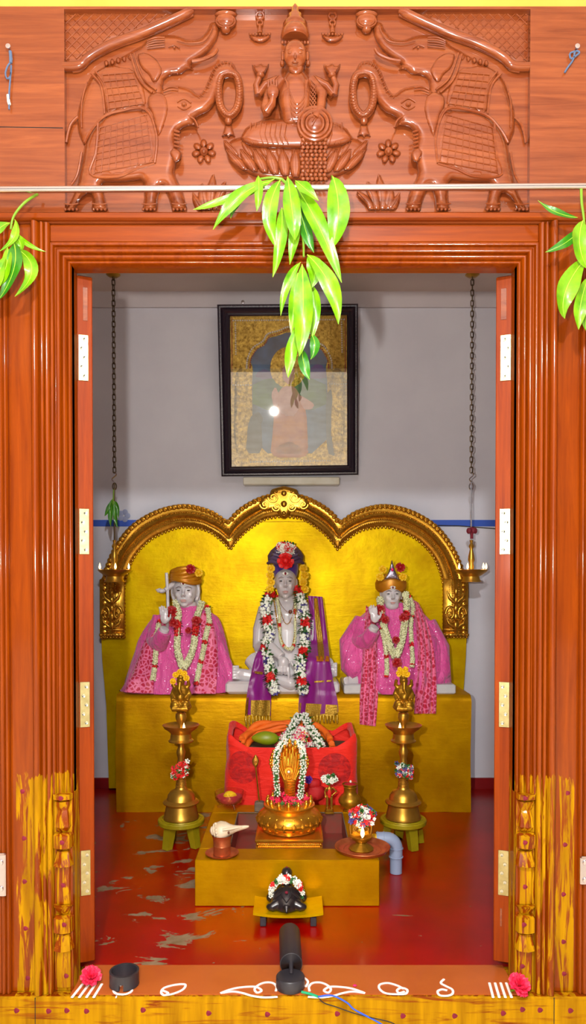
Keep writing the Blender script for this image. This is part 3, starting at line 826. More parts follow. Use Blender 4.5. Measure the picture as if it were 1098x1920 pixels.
# pots, hanging lamps, garlands held by trunks, flowers, leaf scrolls
def f_pot(m, mi):
    x, y = mi([(423, 40)])[0]; m.ell(rm(x, y, .010), (20*PX, .016, 15*PX)); m.ell(rm(x, y-12, .012), (21*PX, .014, 5*PX)); m.ell(rm(x, y+15, .012), (9*PX, .012, 7*PX))
    for r in (13, 18): m.tube([rm(x+r*math.cos(a), y+r*.6*math.sin(a), .02) for a in [i*PI/10 for i in range(21)]], 1.2*PX, seg=6)
both('water_pot', f_pot)
def f_hl(m, mi):
    x, y = mi([(487, 0)])[0]
    m.puff([(x-22, 60), (x-10, 66), (x+10, 66), (x+22, 60), (x+19, 72), (x+8, 80), (x-8, 80), (x-19, 72)], rm, .012, 7, 3)
    for a, b, r in ((30, 7, 2), (43, 5, 2)): m.tube([rm(x+b*math.cos(t), a+b*math.sin(t), .006) for t in [i*PI/7 for i in range(15)]], r*PX, seg=6)
    m.tube([rm(x, 47, .006), rm(x, 64, .008)], [3*PX, 6*PX], seg=8)
    for k in range(7): m.ell(rm(x-18+6*k, 64, .012), 2.4*PX, seg=8, rings=5)
both('hanging_lamp_relief', f_hl)
def f_gar(m, mi):
    loop = cc([(838, 268), (868, 280), (880, 330), (872, 395), (842, 425), (812, 395), (802, 330), (812, 280)])
    q = spline(mi(loop+[loop[0]]), 50); m.tube([rm(x, y, .020) for x, y in q], 7.5*PX, seg=9)
    for i, (x, y) in enumerate(q[::1]):
        m.ell(rm(x, y, .027), (5.2*PX, 4.5*PX, 3*PX), seg=8, rings=5)
    x, y = mi([(428, 226)])[0]
    m.ell(rm(x, y, .016), (7*PX, .01, 8*PX)); m.puff([(x-6, y+6), (x+6, y+6), (x+10, y+22), (x+14, y+32), (x+4, y+28), (x, y+34), (x-4, y+28), (x-14, y+32), (x-10, y+22)], rm, .012, 6, 3)
both('carved_garland', f_gar)
def f_fl(m, mi):
    x, y = mi([(382, 284)])[0]
    for k in range(7):
        a = 2*PI*k/7+.2; cx_, cy_ = x+15*math.cos(a), y+15*math.sin(a)
        m.puff([(cx_+(9*math.cos(t))*math.cos(a)-7*math.sin(t)*math.sin(a), cy_+(9*math.cos(t))*math.sin(a)+7*math.sin(t)*math.cos(a)) for t in [i*PI/5 for i in range(10)]], rm, .012, 6, 3)
    m.ell(rm(x, y, .006), (8*PX, .01, 8*PX)); m.ell(rm(x, y, .014), 4*PX)
both('carved_flower', f_fl)
def f_scroll(m, mi):
    for dx, h, lean in ((0, 1.0, 6), (-10, .75, -6), (12, .8, 16), (-16, .5, -18), (22, .55, 24)):
        m.puff(mi([(392+dx-9, 395), (390+dx-9+lean*.3, 395-36*h), (394+dx+lean, 395-74*h), (402+dx+lean*.8, 395-50*h), (404+dx, 395-22*h), (398+dx, 395)]), rm, .012, 6, 3.5)
        line(m, [(396+dx, 393), (393+dx+lean*.4, 395-34*h), (395+dx+lean, 395-68*h)], 1.0, .014, mi)
both('leaf_scroll', f_scroll)
# ---- seated goddess
god = MB()
def gp(poly, T, w, base=0, res=3.5): god.puff(poly, rm, T, w, res, base=base)
C0 = 554
lotus = MB()
lotus.puff([(420, 275), (440, 258), (500, 250), (608, 250), (666, 258), (690, 275), (680, 300), (650, 325), (610, 338), (500, 338), (460, 325), (430, 300)], rm, .016, 18, 4.5)
for row, (y0, hgt, n, wd, bs) in enumerate(((300, 46, 9, 23, .010), (334, 66, 11, 24, .016))):
    for k in range(n):
        t = (k-(n-1)/2)/((n-1)/2); xb = C0+t*(95 if row else 108); xt = C0+t*(132 if row else 136); yb = y0-(14*abs(t) if row else 6*abs(t)); yt = yb-hgt*(1-.25*abs(t))+ (4 if row else 0)
        pl = [(xb-wd*.34, yb), (lerp(xb, xt, .5)-wd*.52, lerp(yb, yt, .5)), (xt, yt), (lerp(xb, xt, .5)+wd*.52, lerp(yb, yt, .5)), (xb+wd*.34, yb)]
        lotus.puff(pl, rm, .009, 7, 3.5, base=bs)
        for s_ in (-.25, 0, .25): lotus.tube([rm(lerp(xb, xt, u)+s_*wd*math.sin(PI*u*.9+.2), lerp(yb, yt, u), bs+.0085) for u in (.05, .3, .6, .85)], .8*PX, seg=5)
lotus.build('lotus_seat', WOOD_C, panel, angle=50)
gp([(448, 262), (462, 236), (500, 222), (540, 222), (566, 222), (606, 222), (646, 236), (664, 262), (640, 276), (580, 280), (530, 280), (470, 276)], .022, 15, .014)       # crossed legs
gp([(528, 150), (518, 180), (526, 215), (530, 238), (578, 238), (582, 215), (590, 180), (580, 150), (566, 128), (542, 128)], .030, 18, .014)          # torso
gp([(536, 110), (540, 138), (554, 144), (568, 138), (572, 110)], .022, 8, .024)
god.ell(rm(C0-1, 103, .040), (21*PX, .022, 27*PX), seg=20, rings=14)      # face
god.ell(rm(C0-1, 105, .062), (2.6*PX, .006, 6*PX)); god.ell(rm(C0-1, 117, .059), (6*PX, .004, 2*PX))
for s_ in (-1, 1):
    god.ell(rm(C0-1+s_*9, 99, .058), (4.6*PX, .004, 2.2*PX)); god.tube([rm(C0-1+s_*x, y, .0600) for x, y in ((3, 93), (9, 90), (16, 93))], .9*PX, seg=5)
    god.ell(rm(C0-1+s_*23, 106, .030), (4*PX, .01, 10*PX)); god.ell(rm(C0-1+s_*24, 120, .030), (4.5*PX, .01, 5*PX))
god.lathe([(24*PX, P(C0, 84, 2).z), (27*PX, P(C0, 78, 2).z), (25*PX, P(C0, 66, 2).z), (22*PX, P(C0, 64, 2).z), (23*PX, P(C0, 56, 2).z), (16*PX, P(C0, 48, 2).z), (15*PX, P(C0, 40, 2).z), (9*PX, P(C0, 34, 2).z), (7*PX, P(C0, 24, 2).z), (2*PX, P(C0, 16, 2).z)], (P(C0-1, 60, 1.98).x, 1.985, 0), seg=20)
for k in range(9): god.ell(rm(C0-25+6*k, 80, .040+.006*math.sin(PI*k/8)), 3*PX, seg=8, rings=5)
def arm(pts, r, h): god.tube([rm(x, y, hh) for (x, y), hh in zip(pts, h)], [a*PX for a in r], seg=10)
arm([(528, 152), (505, 176), (497, 204), (500, 212)], [11, 10, 9, 8], [.026, .03, .036, .04]); arm([(498, 210), (510, 195), (512, 180)], [8, 7, 6], [.04, .046, .05])
god.ell(rm(511, 172, .052), (11*PX, .008, 14*PX))
for k in range(4): god.tube([rm(503+k*5, 166, .052), rm(502.5+k*5.3, 148+abs(k-1.5)*2, .054)], [2.6*PX, 1.8*PX], seg=6)
arm([(521, 150), (497, 160), (484, 178)], [8, 8, 7], [.02, .018, .018]); arm([(484, 178), (480, 160), (486, 146)], [7, 6, 5], [.018, .022, .024])
arm([(582, 152), (604, 178), (600, 205), (590, 222)], [11, 10, 9, 8], [.026, .03, .036, .04])
arm([(588, 150), (612, 162), (625, 178)], [8, 8, 7], [.02, .018, .018]); arm([(625, 178), (630, 160), (624, 146)], [7, 6, 5], [.018, .022, .024])
for x in (488, 622):
    gp([(x-17, 118), (x-8, 124), (x, 118), (x+8, 124), (x+17, 118), (x+11, 134), (x+4, 142), (x-4, 142), (x-11, 134)], .014, 6, .012, 3)
    god.ell(rm(x, 142, .022), (8*PX, .012, 5*PX))
for k in range(8): god.tube([rm(lerp(536, 470, k/7)+s_, y, .040-.001*k) for s_, y in ((0, 232-k*.3), (-3+k*.2, 252), (4, 270))], 1.3*PX, seg=5)
for k in range(8): god.tube([rm(lerp(572, 640, k/7)-s_, y, .040-.001*k) for s_, y in ((0, 232-k*.3), (-3+k*.2, 252), (4, 270))], 1.3*PX, seg=5)
for k in range(5): god.tube([rm(x, y, .045) for x, y in spline([(534+k*1.5, 146+k*2), (545, 178+k*9), (556, 196+k*8), (570, 180+k*7), (576-k, 150)], 14)], 1.2*PX, seg=5)
for k in range(9): god.tube([rm(x, y, .046) for x, y in ((583-k*.5, 150+k*7), (592, 160+k*8), (585, 172+k*8))], 1.0*PX, seg=5)
for r, w in ((31, 3), (24, 4), (16, 3)): god.tube([rm(590+r*math.cos(a), 232+r*math.sin(a), .044) for a in [i*PI/12 for i in range(25)]], w*PX, seg=7)
god.ell(rm(590, 232, .03), (26*PX, .016, 26*PX))
god.build('goddess_figure', WOOD_C, panel, angle=50)
coins = MB()
for r_ in range(12):
    for c_ in range(6): coins.ell(rm(566+c_*8.4+(r_ % 2)*2, 254+r_*7.4, .040), (3.9*PX, .004, 3.6*PX), seg=8, rings=5)
o = coins.build('coin_stream', WOOD_C, panel)
# ================================================================ BENCH, BACKDROP, ARCH
BF = 3.67; BT = P(549, 1303, BF).z
bl, br_ = P(218, 1400, BF).x, P(883, 1400, BF).x
bench = thing('altar_bench', 'long gold painted masonry bench the three seated statues sit on', 'bench', ((bl+br_)/2, BF+.19, 0))
mb = MB(); rows = []
for y, z in ((4.028, BT), (BF+.03, BT), (BF+.012, BT-.006), (BF+.003, BT-.018), (BF, BT-.035), (BF-.004, BT*.5), (BF, 0)):
    n_ = 40; rows.append([V((lerp(bl, br_, k/n_)+(.004*math.sin(z*17) if k in (0, n_) else 0), y+.003*noise.noise(V((k*.4, z*5, y))), z+.003*noise.noise(V((k*.5, y*9, 3))))) for k in range(n_+1)])
mb.grid(rows)
for k in (0, 40):
    mb.add([r[k] for r in rows]+[V((rows[0][k].x, 4.028, 0))], [tuple(range(8))])
mb.build('bench_body', GOLDB, bench, angle=50)
AC = 532
def amir(p): return [(2*AC-x, y) for x, y in reversed(p)]
outer = [(190, 1194), (190, 1140), (191, 1085), (201, 1052), (217, 1019), (243, 986), (279, 962), (318, 948), (353, 945), (390, 954), (410, 965), (424, 976)]
outer2 = [(437, 963), (452, 950), (472, 938), (497, 928), (532, 922)]
inner = [(233, 1194), (233, 1140), (234, 1094), (249, 1049), (277, 1016), (311, 997), (346, 988), (388, 995), (412, 1011), (424, 1022), (431, 1031)]
inner2 = [(440, 1018), (456, 1001), (474, 987), (498, 973), (532, 968)]
no, ni = 44, 26
o1 = spline(outer, no); i1 = spline(inner, no); o2 = spline(outer2, ni); i2 = spline(inner2, ni)
# cusp shared
o1[-1] = (430, 973); o2[0] = (430, 973); i1[-1] = (432, 1030); i2[0] = (432, 1030)
OUT = o1+o2[1:]; INN = i1+i2[1:]
OUT = OUT+amir(OUT)[1:]; INN = INN+amir(INN)[1:]
BKD = 4.035
back = thing('shrine_backdrop', 'gold painted three lobed backdrop edged with an embossed brass arch', 'backdrop', (P(AC, 1400, BKD).x, BKD, 0))
mid = [(lerp(a[0], b[0], .45), lerp(a[1], b[1], .45)) for a, b in zip(OUT, INN)]
zbb = P(540, 1478, BKD).z
poly = [P(x, y, BKD) for x, y in mid]
pl, pr = P(204, 1457, BKD), P(862, 1457, BKD)
poly = [V((pl.x, BKD, zbb)), V((P(199, 1320, BKD).x, BKD, P(199, 1320, BKD).z)), P(191, 1230, BKD), P(190, 1196, BKD)]+poly[1:-1]+[P(874, 1196, BKD), P(873, 1230, BKD), P(867, 1320, BKD), V((pr.x, BKD, zbb))]
n_ = len(poly); mb = MB()
ov, oe, of, *_ = delaunay_2d_cdt([V((p.x, p.z)) for p in poly], [(i, (i+1) % n_) for i in range(n_)], [], 1, 1e-5)
mb.add([V((p.x, BKD, p.y)) for p in ov], [tuple(f) for f in of])
mb.add([p for p in poly]+[V((p.x, 4.085, p.z)) for p in poly], [(i, (i+1) % n_, n_+(i+1) % n_, n_+i) for i in range(n_)])
mb.build('backdrop_panel', GOLD, back, angle=30)
sm_ = MB(); sm_.tube([P(434, 979, BKD-.001), P(532, 978, BKD-.001), P(630, 979, BKD-.001)], .0016, seg=5); sm_.build('panel_seam', BRASSD, back)
# embossed brass sheet
def ap(i, t, h): return P(lerp(OUT[i][0], INN[i][0], t), lerp(OUT[i][1], INN[i][1], t), BKD-h)
prof = [(0, .0), (0.02, .014), (.10, .018), (.20, .020), (.30, .016), (.36, .024), (.44, .030), (.52, .024), (.56, .018), (.62, .022), (.68, .018), (.76, .020), (.86, .014), (.92, .012), (.96, .008), (1.0, 0)]
mb = MB(); mb.grid([[ap(i, t, h) for t, h in prof] for i in range(len(OUT))]); arch = mb.build('brass_arch', BRASSA, back, angle=35)
def resample(ix, t, h, step):
    pts = [ap(i, t, h) for i in range(len(OUT))]; out = [pts[0]]; acc = 0
    dirs = []
    for a, b in zip(pts, pts[1:]):
        L = (b-a).length; d = 0
        while acc+(L-d) >= step:
            d += step-acc; acc = 0; out.append(a+(b-a)*(d/L))
        acc += L-d
    return out
mb = MB()
for k, p in enumerate(resample(0, .10, .018, .026)):
    mb.ell(p, (.016, .010, .015), seg=10, rings=6); mb.ell(p+V((0, -.008, 0)), .0065, seg=8, rings=5)
    mb.tube([p+V((.013*math.cos(a)*(1-a/9), -.007, .013*math.sin(a)*(1-a/9))) for a in [i*.6 for i in range(11)]], .0024, seg=5)
mb.build('scalloped_edge', BRASSA, arch, angle=60)
mb = MB()
for p in resample(0, .33, .020, .013): mb.ell(p, .0048, seg=7, rings=5)
for p in resample(0, .62, .022, .012): mb.ell(p, .0050, seg=7, rings=5)
for p in resample(0, .74, .021, .011): mb.ell(p, .0034, seg=6, rings=4)
for p in resample(0, 1.0, .008, .020): mb.ell(p, (.008, .006, .009), seg=8, rings=5)
mb.build('bead_rows', BRASSA, arch, angle=60)
# feet of the arch: two square carved blocks
for x0, x1 in ((188, 235), (829, 876)):
    mb = MB(); a, b = P(x0, 1085, BKD), P(x1, 1194, BKD); cx = (a.x+b.x)/2; w_ = b.x-a.x
    mb.rbox((cx, BKD-.010, (a.z+b.z)/2), (w_, .024, a.z-b.z), .006)
    mb.rbox((cx, BKD-.016, b.z+.012), (w_*1.02, .030, .022), .005); mb.rbox((cx, BKD-.014, b.z+.040), (w_*.98, .026, .012), .004)
    for k in range(7): mb.ell((a.x+w_*(k+.5)/7, BKD-.032, b.z+.012), .007, seg=8, rings=5)
    for k in range(8): mb.ell((a.x+w_*(k+.5)/8, BKD-.022, b.z-.002), (.008, .008, .006), seg=8, rings=5)
    for s_ in (-1, 1):
        sp = [V((cx+s_*(.030+.026*(1-t)*math.cos(t*9)), BKD-.026, b.z+.125+.045*(1-t)*math.sin(t*9))) for t in [i/24 for i in range(25)]]
        mb.tube(sp, [.009]*12+[.007]*13, seg=7)
        mb.tube([V((cx+s_*.010, BKD-.026, b.z+.055)), V((cx+s_*.04, BKD-.030, b.z+.075)), V((cx+s_*.048, BKD-.028, b.z+.10))], [.010, .008, .003], seg=7)
        mb.tube([V((cx+s_*.008, BKD-.026, b.z+.19)), V((cx+s_*.034, BKD-.030, b.z+.21)), V((cx+s_*.05, BKD-.026, b.z+.25))], [.012, .010, .003], seg=7)
    for k in range(5): mb.ell((cx, BKD-.028, b.z+.065+k*.045), (.018-.001*k, .012, .022), seg=10, rings=7)
    mb.build('arch_foot', BRASSA, arch, angle=60)
# crest
mb = MB(); cm = lambda x, y, h: P(x, y, BKD-.018-h)
mb.puff([(497, 960), (484, 945), (490, 930), (505, 928), (508, 918), (520, 914), (532, 911), (545, 914), (557, 918), (560, 928), (575, 930), (581, 945), (568, 960), (548, 956), (540, 970), (532, 974), (524, 970), (517, 956)], cm, .02, 9, 3.5)
for s_ in (-1, 1):
    for cx_, cy_, r_ in ((20, 933, 10), (36, 946, 9), (14, 951, 8)):
        mb.tube([cm(532+s_*(cx_+r_*(1-t*.75)*math.cos(t*8)), cy_+r_*(1-t*.75)*math.sin(t*8), .022) for t in [i/20 for i in range(21)]], .0055, seg=6)
for x, y, r_ in ((532, 925, .016), (532, 945, .018), (532, 962, .012), (518, 922, .008), (546, 922, .008)): mb.ell(cm(x, y, .018), (r_, .012, r_), seg=12, rings=7)
mb.build('arch_crest', BRASSA, arch, angle=60)
# ================================================================ FRAMED PICTURE
TILT = math.radians(12)
pn = V((0, -math.cos(TILT), -math.sin(TILT)))
pb = P(543, 891, 4.045); pu = V((0, -math.sin(TILT), math.cos(TILT)))
def pp(x, y, h=0.0): return onplane(x, y, pb+pn*h, pn)
pic = thing('framed_picture', 'large black framed gold devotional picture leaning out from the back wall', 'picture', pb)
O = [(407, 571), (671, 569.5), (671, 890), (415, 893)]
I = [(431, 593), (650, 591), (650.5, 872), (434, 875)]
def inset(t): return [(lerp(a[0], b[0], t), lerp(a[1], b[1], t)) for a, b in zip(O, I)]
rows = []
for t, h in ((0, -.02), (0, .010), (.12, .016), (.25, .016), (.32, .010), (.45, .020), (.6, .026), (.72, .022), (.8, .014), (.9, .016), (1, .008), (1, -.004)):
    q = [pp(x, y, h) for x, y in inset(t)]; rows.append(q+[q[0]])
mb = MB()
for k in range(4): mb.grid([[r[k], r[k+1]] for r in rows])
o = mb.build('picture_frame', FRAMEB, pic, angle=25)
mb = MB()
q = inset(.18)
for k in range(4):
    a, b = q[k], q[(k+1) % 4]
    n_ = 44 if k % 2 else 36
    for i in range(n_): mb.ell(pp(lerp(a[0], b[0], (i+.5)/n_), lerp(a[1], b[1], (i+.5)/n_), .0165), .0026, seg=6, rings=4)
mb.build('beading', simple('worn_silver_beading', rgb(120, 104, 120), .4, .5), o)
mb = MB(); mb.grid([[pp(*O[0], -.012), pp(*O[1], -.012)], [pp(*O[3], -.012), pp(*O[2], -.012)]], thick=.006); mb.build('backing_board', DARK, pic, smooth=False)
EMB = simple('embossed_gold_leaf', rgb(190, 156, 72), .3, .85, col2=rgb(104, 78, 26), vscale=60, bump=1.0, bscale=110)
SKY = simple('painted_blue_sky', rgb(70, 110, 150), .5, 0, col2=rgb(44, 70, 92), vscale=9)
HILL = simple('painted_green_ground', rgb(60, 110, 50), .5, 0, col2=rgb(34, 80, 66), vscale=12)
SKIN = simple('painted_pink_skin', rgb(200, 150, 140), .5, 0, col2=rgb(176, 120, 116), vscale=14)
ROBE = simple('painted_orange_robe', rgb(196, 120, 60), .5, 0, col2=rgb(168, 84, 70), vscale=14)
VIOL = simple('painted_violet_hills', rgb(84, 60, 120), .5)
DIMG = simple('painted_dark_figure', rgb(70, 80, 90), .5, 0, col2=rgb(50, 60, 60), vscale=14)
REDB = simple('ruby_bead', rgb(150, 20, 24), .3)
def pl_(name, polys, mat, base, T=.002, w=3):
    m_ = MB()
    for p in polys: m_.puff(p, pp, T, w, 6, base=base)
    return m_.build(name, mat, paint, angle=60)
mb = MB(); mb.grid([[pp(429, 591, -.004), pp(652, 589, -.004)], [pp(432, 877, -.004), pp(652, 874, -.004)]]); paint = mb.build('painting', EMB, pic, smooth=False)
archp = [(474, 850), (472, 720), (474, 690), (468, 675), (480, 655), (496, 648), (502, 634), (520, 630), (540, 622), (560, 630), (580, 634), (588, 648), (602, 655), (614, 675), (610, 690), (614, 720), (612, 850)]
pl_('painted_sky', [archp], SKY, -.003, .001)
pl_('painted_hills', [[(476, 700), (490, 690), (510, 694), (530, 700), (530, 712), (476, 712)], [(570, 704), (585, 682), (600, 678), (611, 694), (611, 712), (570, 712)]], VIOL, -.0025, .001)
pl_('painted_meadow', [[(474, 708), (610, 708), (613, 770), (473, 770)]], HILL, -.0022, .001)
mb = MB()
oa = spline([(462, 690), (464, 672), (474, 652), (492, 640), (502, 626), (522, 620), (541, 613), (562, 620), (582, 626), (592, 640), (608, 650), (620, 672), (622, 690)], 60)
for x, y in oa: mb.ell(pp(x, y, .0), .0055, seg=7, rings=5)
pearl = simple('pearl_bead', rgb(214, 208, 200), .3)
for (xa, ya), (xb, yb), n_ in (((437, 601), (645, 599), 48), ((441, 606), (442, 664), 14), ((640, 604), (641, 660), 14), ((470, 866), (618, 864), 34), ((437, 722), (470, 722), 8), ((618, 720), (648, 720), 8)):
    for i in range(n_): mb.ell(pp(lerp(xa, xb, i/(n_-1)), lerp(ya, yb, i/(n_-1)), 0), .0048, seg=7, rings=5)
mb.build('pearl_rows', pearl, paint)
mb = MB()
for x, y in spline([(468, 690), (470, 674), (479, 657), (496, 645), (505, 631), (523, 625), (541, 618), (561, 625), (579, 631), (588, 645), (604, 656), (614, 674), (616, 690)], 54): mb.ell(pp(x, y, .0), .0042, seg=6, rings=4)
for i in range(56): mb.ell(pp(434.5, lerp(596, 720, i/55), 0), .003, seg=6, rings=4); mb.ell(pp(647, lerp(594, 700, i/55), 0), .003, seg=6, rings=4)
mb.build('ruby_rows', REDB, paint)
pl_('halo', [[(540+34*math.cos(a), 690+40*math.sin(a)) for a in [i*PI/10 for i in range(20)]]], EMB, -.0015, .001)
pl_('painted_robe', [[(514, 760), (530, 742), (560, 742), (574, 765), (578, 858), (506, 858), (512, 800)], [(506, 845), (520, 826), (560, 826), (580, 845), (570, 858), (515, 858)]], ROBE, -.001, .003)
pl_('painted_figure', [[(529, 690), (540, 678), (552, 690), (552, 712), (541, 722), (530, 712)], [(518, 742), (530, 724), (552, 724), (564, 744), (560, 782), (524, 782)], [(508, 738), (516, 724), (524, 742), (520, 770), (512, 762)], [(560, 740), (572, 746), (590, 758), (584, 768), (564, 768)]], SKIN, 0, .003)
pl_('attendant_figures', [[(460, 850), (464, 800), (470, 780), (482, 772), (490, 790), (492, 850)], [(612, 850), (610, 740), (622, 728), (630, 745), (630, 856)], [(474, 780), (484, 770), (494, 786), (486, 800)]], DIMG, -.001, .002)
pl_('gold_pillars', [[(438, 850), (440, 700), (450, 690), (464, 700), (464, 850)], [(618, 850), (620, 700), (632, 690), (646, 700), (646, 850)]], EMB, -.0015, .004)
mb = MB(); mb.grid([[pp(430, 592, .007), pp(651, 590, .007)], [pp(433, 876, .007), pp(651, 873, .007)]]); mb.build('glass_pane', GLASS, pic, smooth=False)
mb = MB(); a, b = P(456, 895, 4.05), P(636, 910, 4.05); mb.rbox(((a.x+b.x)/2, 4.065, (a.z+b.z)/2), (b.x-a.x, .07, a.z-b.z), .005)
tag(mb.build('picture_ledge', LEDGE, angle=30), 'pale painted wooden rail fixed to the wall under the framed picture', 'ledge')
mb = MB(); p = P(455, 566, 4.06); mb.lathe([(.004, 0), (.004, .035), (.009, .036), (.009, .041), (0, .043)], p+V((0, .04, 0)), seg=10, axis=(0, -1, 0))
tag(mb.build('wall_nail', STEEL), 'steel nail in the wall above the framed picture', 'nail')
mb = MB(); mb.tube([P(812, 985, 4.088), P(860, 986, 4.092), P(900, 989, 4.092), P(935, 992, 4.092)], .0025, seg=6); tag(mb.build('wall_cable', WIREK), 'thin dark cable running along the wall below the blue stripe', 'cable')
mb = MB(); 
for a in range(5): mb.ell(P(232+7*math.cos(a*1.256), 967+7*math.sin(a*1.256), 4.094), (.016, .002, .016), seg=10, rings=5)
tag(mb.build('wall_sticker', simple('faded_sticker', rgb(140, 146, 176), .6)), 'small faded flower sticker on the wall beside the left end of the brass arch', 'sticker')
# ================================================================ HANGING OIL LAMPS
HD = 3.86
def chain(mb, pts, pitch=.0265, r=.0028, wd=.0075):
    L = 0; n_ = max(2, int((pts[1]-pts[0]).length/pitch)); d = (pts[1]-pts[0])
    for k in range(n_):
        c = pts[0]+d*((k+.5)/n_); s_ = V((1, 0, 0)) if k % 2 else V((.35, 1, 0)).normalized(); h = pitch*.5+r*1.2
        loop = []
        for i in range(14):
            a = 2*PI*i/14; loop.append(c+s_*(wd*math.cos(a))+V((0, 0, (h-wd)*(1 if math.sin(a) > 0 else -1)+wd*math.sin(a)))-V((0, 0, 0)))
        mb.tube(loop, r, seg=5, closed=True)
def flame(parent, c, s_=1.0):
    m_ = MB(); m_.lathe([(0, -.004*s_), (.0042*s_, .002*s_), (.0058*s_, .008*s_), (.0042*s_, .017*s_), (.0016*s_, .025*s_), (0, .030*s_)], c, seg=10); return m_.build('flame', FLAME, parent)
def hang_lamp(pcx, ytop, label, left, flames, tassel):
    c = P(pcx, 1070, HD); px = HD/F; zr = c.z
    L = thing('hanging_oil_lamp', label, 'oil lamp', (c.x, HD, P(pcx, 1092, HD).z), 'hanging oil lamps on chains')
    z = lambda y: P(pcx, y, HD).z
    m_ = MB(); m_.lathe([(.0, z(1012)), (.010, z(1013)), (.006, z(1018)), (.014, z(1024)), (.008, z(1030)), (.015, z(1042)), (.017, z(1050)), (.011, z(1056)), (.015, z(1062)), (.012, z(1071))], (c.x, HD, 0), seg=20); m_.build('lamp_stem', BRASS, L)
    R = 31*px
    m_ = MB(); m_.lathe([(0, z(1092)), (19*px, z(1091)), (16*px, z(1086)), (15*px, z(1081)), (20*px, z(1078)), (R*.92, z(1072)), (R, z(1068.5)), (R*.97, z(1068)), (R*.86, z(1071)), (0, z(1074))], (c.x, HD, 0), seg=36); m_.build('oil_dish', BRASS, L)
    for fx in flames:
        a = P(fx, 1068, HD); dx = (a.x-c.x)/R; yy = -math.sqrt(max(0, .8-dx*dx))*R*.9
        w_ = MB(); w_.tube([V((a.x*.97+c.x*.03, HD+yy*.9, z(1071))), V((a.x, HD+yy, z(1067)))], .0022, seg=6); wk = w_.build('wick', WHITEF, L)
        flame(L, V((a.x, HD+yy, z(1066.5))), 1.0)
    m_ = MB(); m_.tube([P(pcx, 905, HD), P(pcx, 1014, HD)], .0042, seg=8)
    m_.tube([P(pcx, 912, HD)+V((.010*math.cos(a), 0, .018*math.sin(a))) for a in [i*PI/8 for i in range(17)]], .003, seg=6)
    m_.build('hook_rod', STEEL if not left else IRON, L)
    m_ = MB(); zc = P(pcx, 894, HD).z
    m_.tube([V((c.x+.011*math.sin(t*1.0)*(1 if t < PI else 1), HD, zc+.026-.052*t/(2*PI))) for t in [i*2*PI/16 for i in range(17)]], .003, seg=6); m_.build('s_hook', STEEL, L)
    top = V((c.x+ (P(pcx-(4 if not left else -4), 560, HD).x-P(pcx, 560, HD).x)*0, HD, ZC))
    m_ = MB(); chain(m_, [top, P(pcx, 886, HD)]); m_.build('chain', IRON, L)
    m_ = MB(); m_.lathe([(0, ZC-.014), (.022, ZC-.012), (.036, ZC-.002), (.036, ZC)], (c.x, HD, 0), seg=20); m_.build('ceiling_rose', BRASSD, L)
    return L, c
hang_lamp(883, 520, 'hanging brass oil lamp on a chain at the right, with three lit wicks', False, (858, 871, 901, 908), True)
hang_lamp(214.5, 520, 'hanging brass oil lamp on a chain at the left, hung with green mango leaves', True, (190, 222, 242), True)
def blossom(name, label, c, r, mat, cat='flower', nrm=(0, -1, .2)):
    m_ = MB(); rosette(m_, c, nrm, r); o = m_.build(name, mat, angle=70, origin=V(c)+V((0, r*.3, -r*.5))); return tag(o, label, cat)
m_ = MB()
for k in range(5):
    a = 2*PI*k/5; b = P(884, 990, HD)+V((0, 0, 0)); e = V((math.cos(a), math.sin(a), 0)); m_.ell(b+e*.018+V((0, 0, -.014)), (.011, .009, .016), seg=8, rings=6)
m_.tube([P(884, 988, HD), P(884, 1010, HD)], .008, seg=7); tag(m_.build('withered_flower', simple('withered_red', rgb(120, 26, 44), .7)), 'withered dark red flower on the rod of the right hanging lamp', 'flower')
spr = thing('mango_leaf_sprig', 'small dark green mango leaf sprig tied to the left hanging lamp rod', 'leaf sprig', P(212, 1000, HD-.02))
for s_ in (((211, 935), (203, 955), (196, 968)), ((212, 938), (207, 965), (208, 988)), ((213, 940), (216, 968), (220, 990)), ((213, 940), (219, 950), (222, 972))): make_leaf('leaf', s_, HD-.02, 9, spr, LEAFD)
m_ = MB(); m_.tube([P(213, 918, HD-.015), P(212, 945, HD-.02)], .003, seg=6); m_.build('stem', STEM, spr)
# ================================================================ SEATED MARBLE STATUES
SD = 3.84; SPX = SD/F
def sp(px, py, d=0.0): return P(px, py, SD+d)
def robe_loft(rings, fold=(9, .05), seg=64, seed=0):
    out = []
    for i, (py, cx, rx, d, rd) in enumerate(rings):
        c = sp(cx, py, d); t = i/(len(rings)-1); r = []
        for k in range(seg):
            a = 2*PI*k/seg; n_ = noise.noise(V((math.cos(a)*2.2+seed, math.sin(a)*2.2, t*2.5)))
            f = 1+fold[1]*(.35+.65*t)*(.55*math.sin(a*fold[0]+n_*5+seed)+n_*.8)
            r.append(c+V((rx*SPX*math.cos(a)*f, rd*math.sin(a)*f, 0)))
        out.append(r)
    return out
def onb(o):
    for v in o.data.vertices:
        zz = v.co.z+wloc(o).z
        if zz < BT+.001: v.co.z = BT+.001-wloc(o).z
    return o
def dense(rings, n=30): return spline(rings, n)
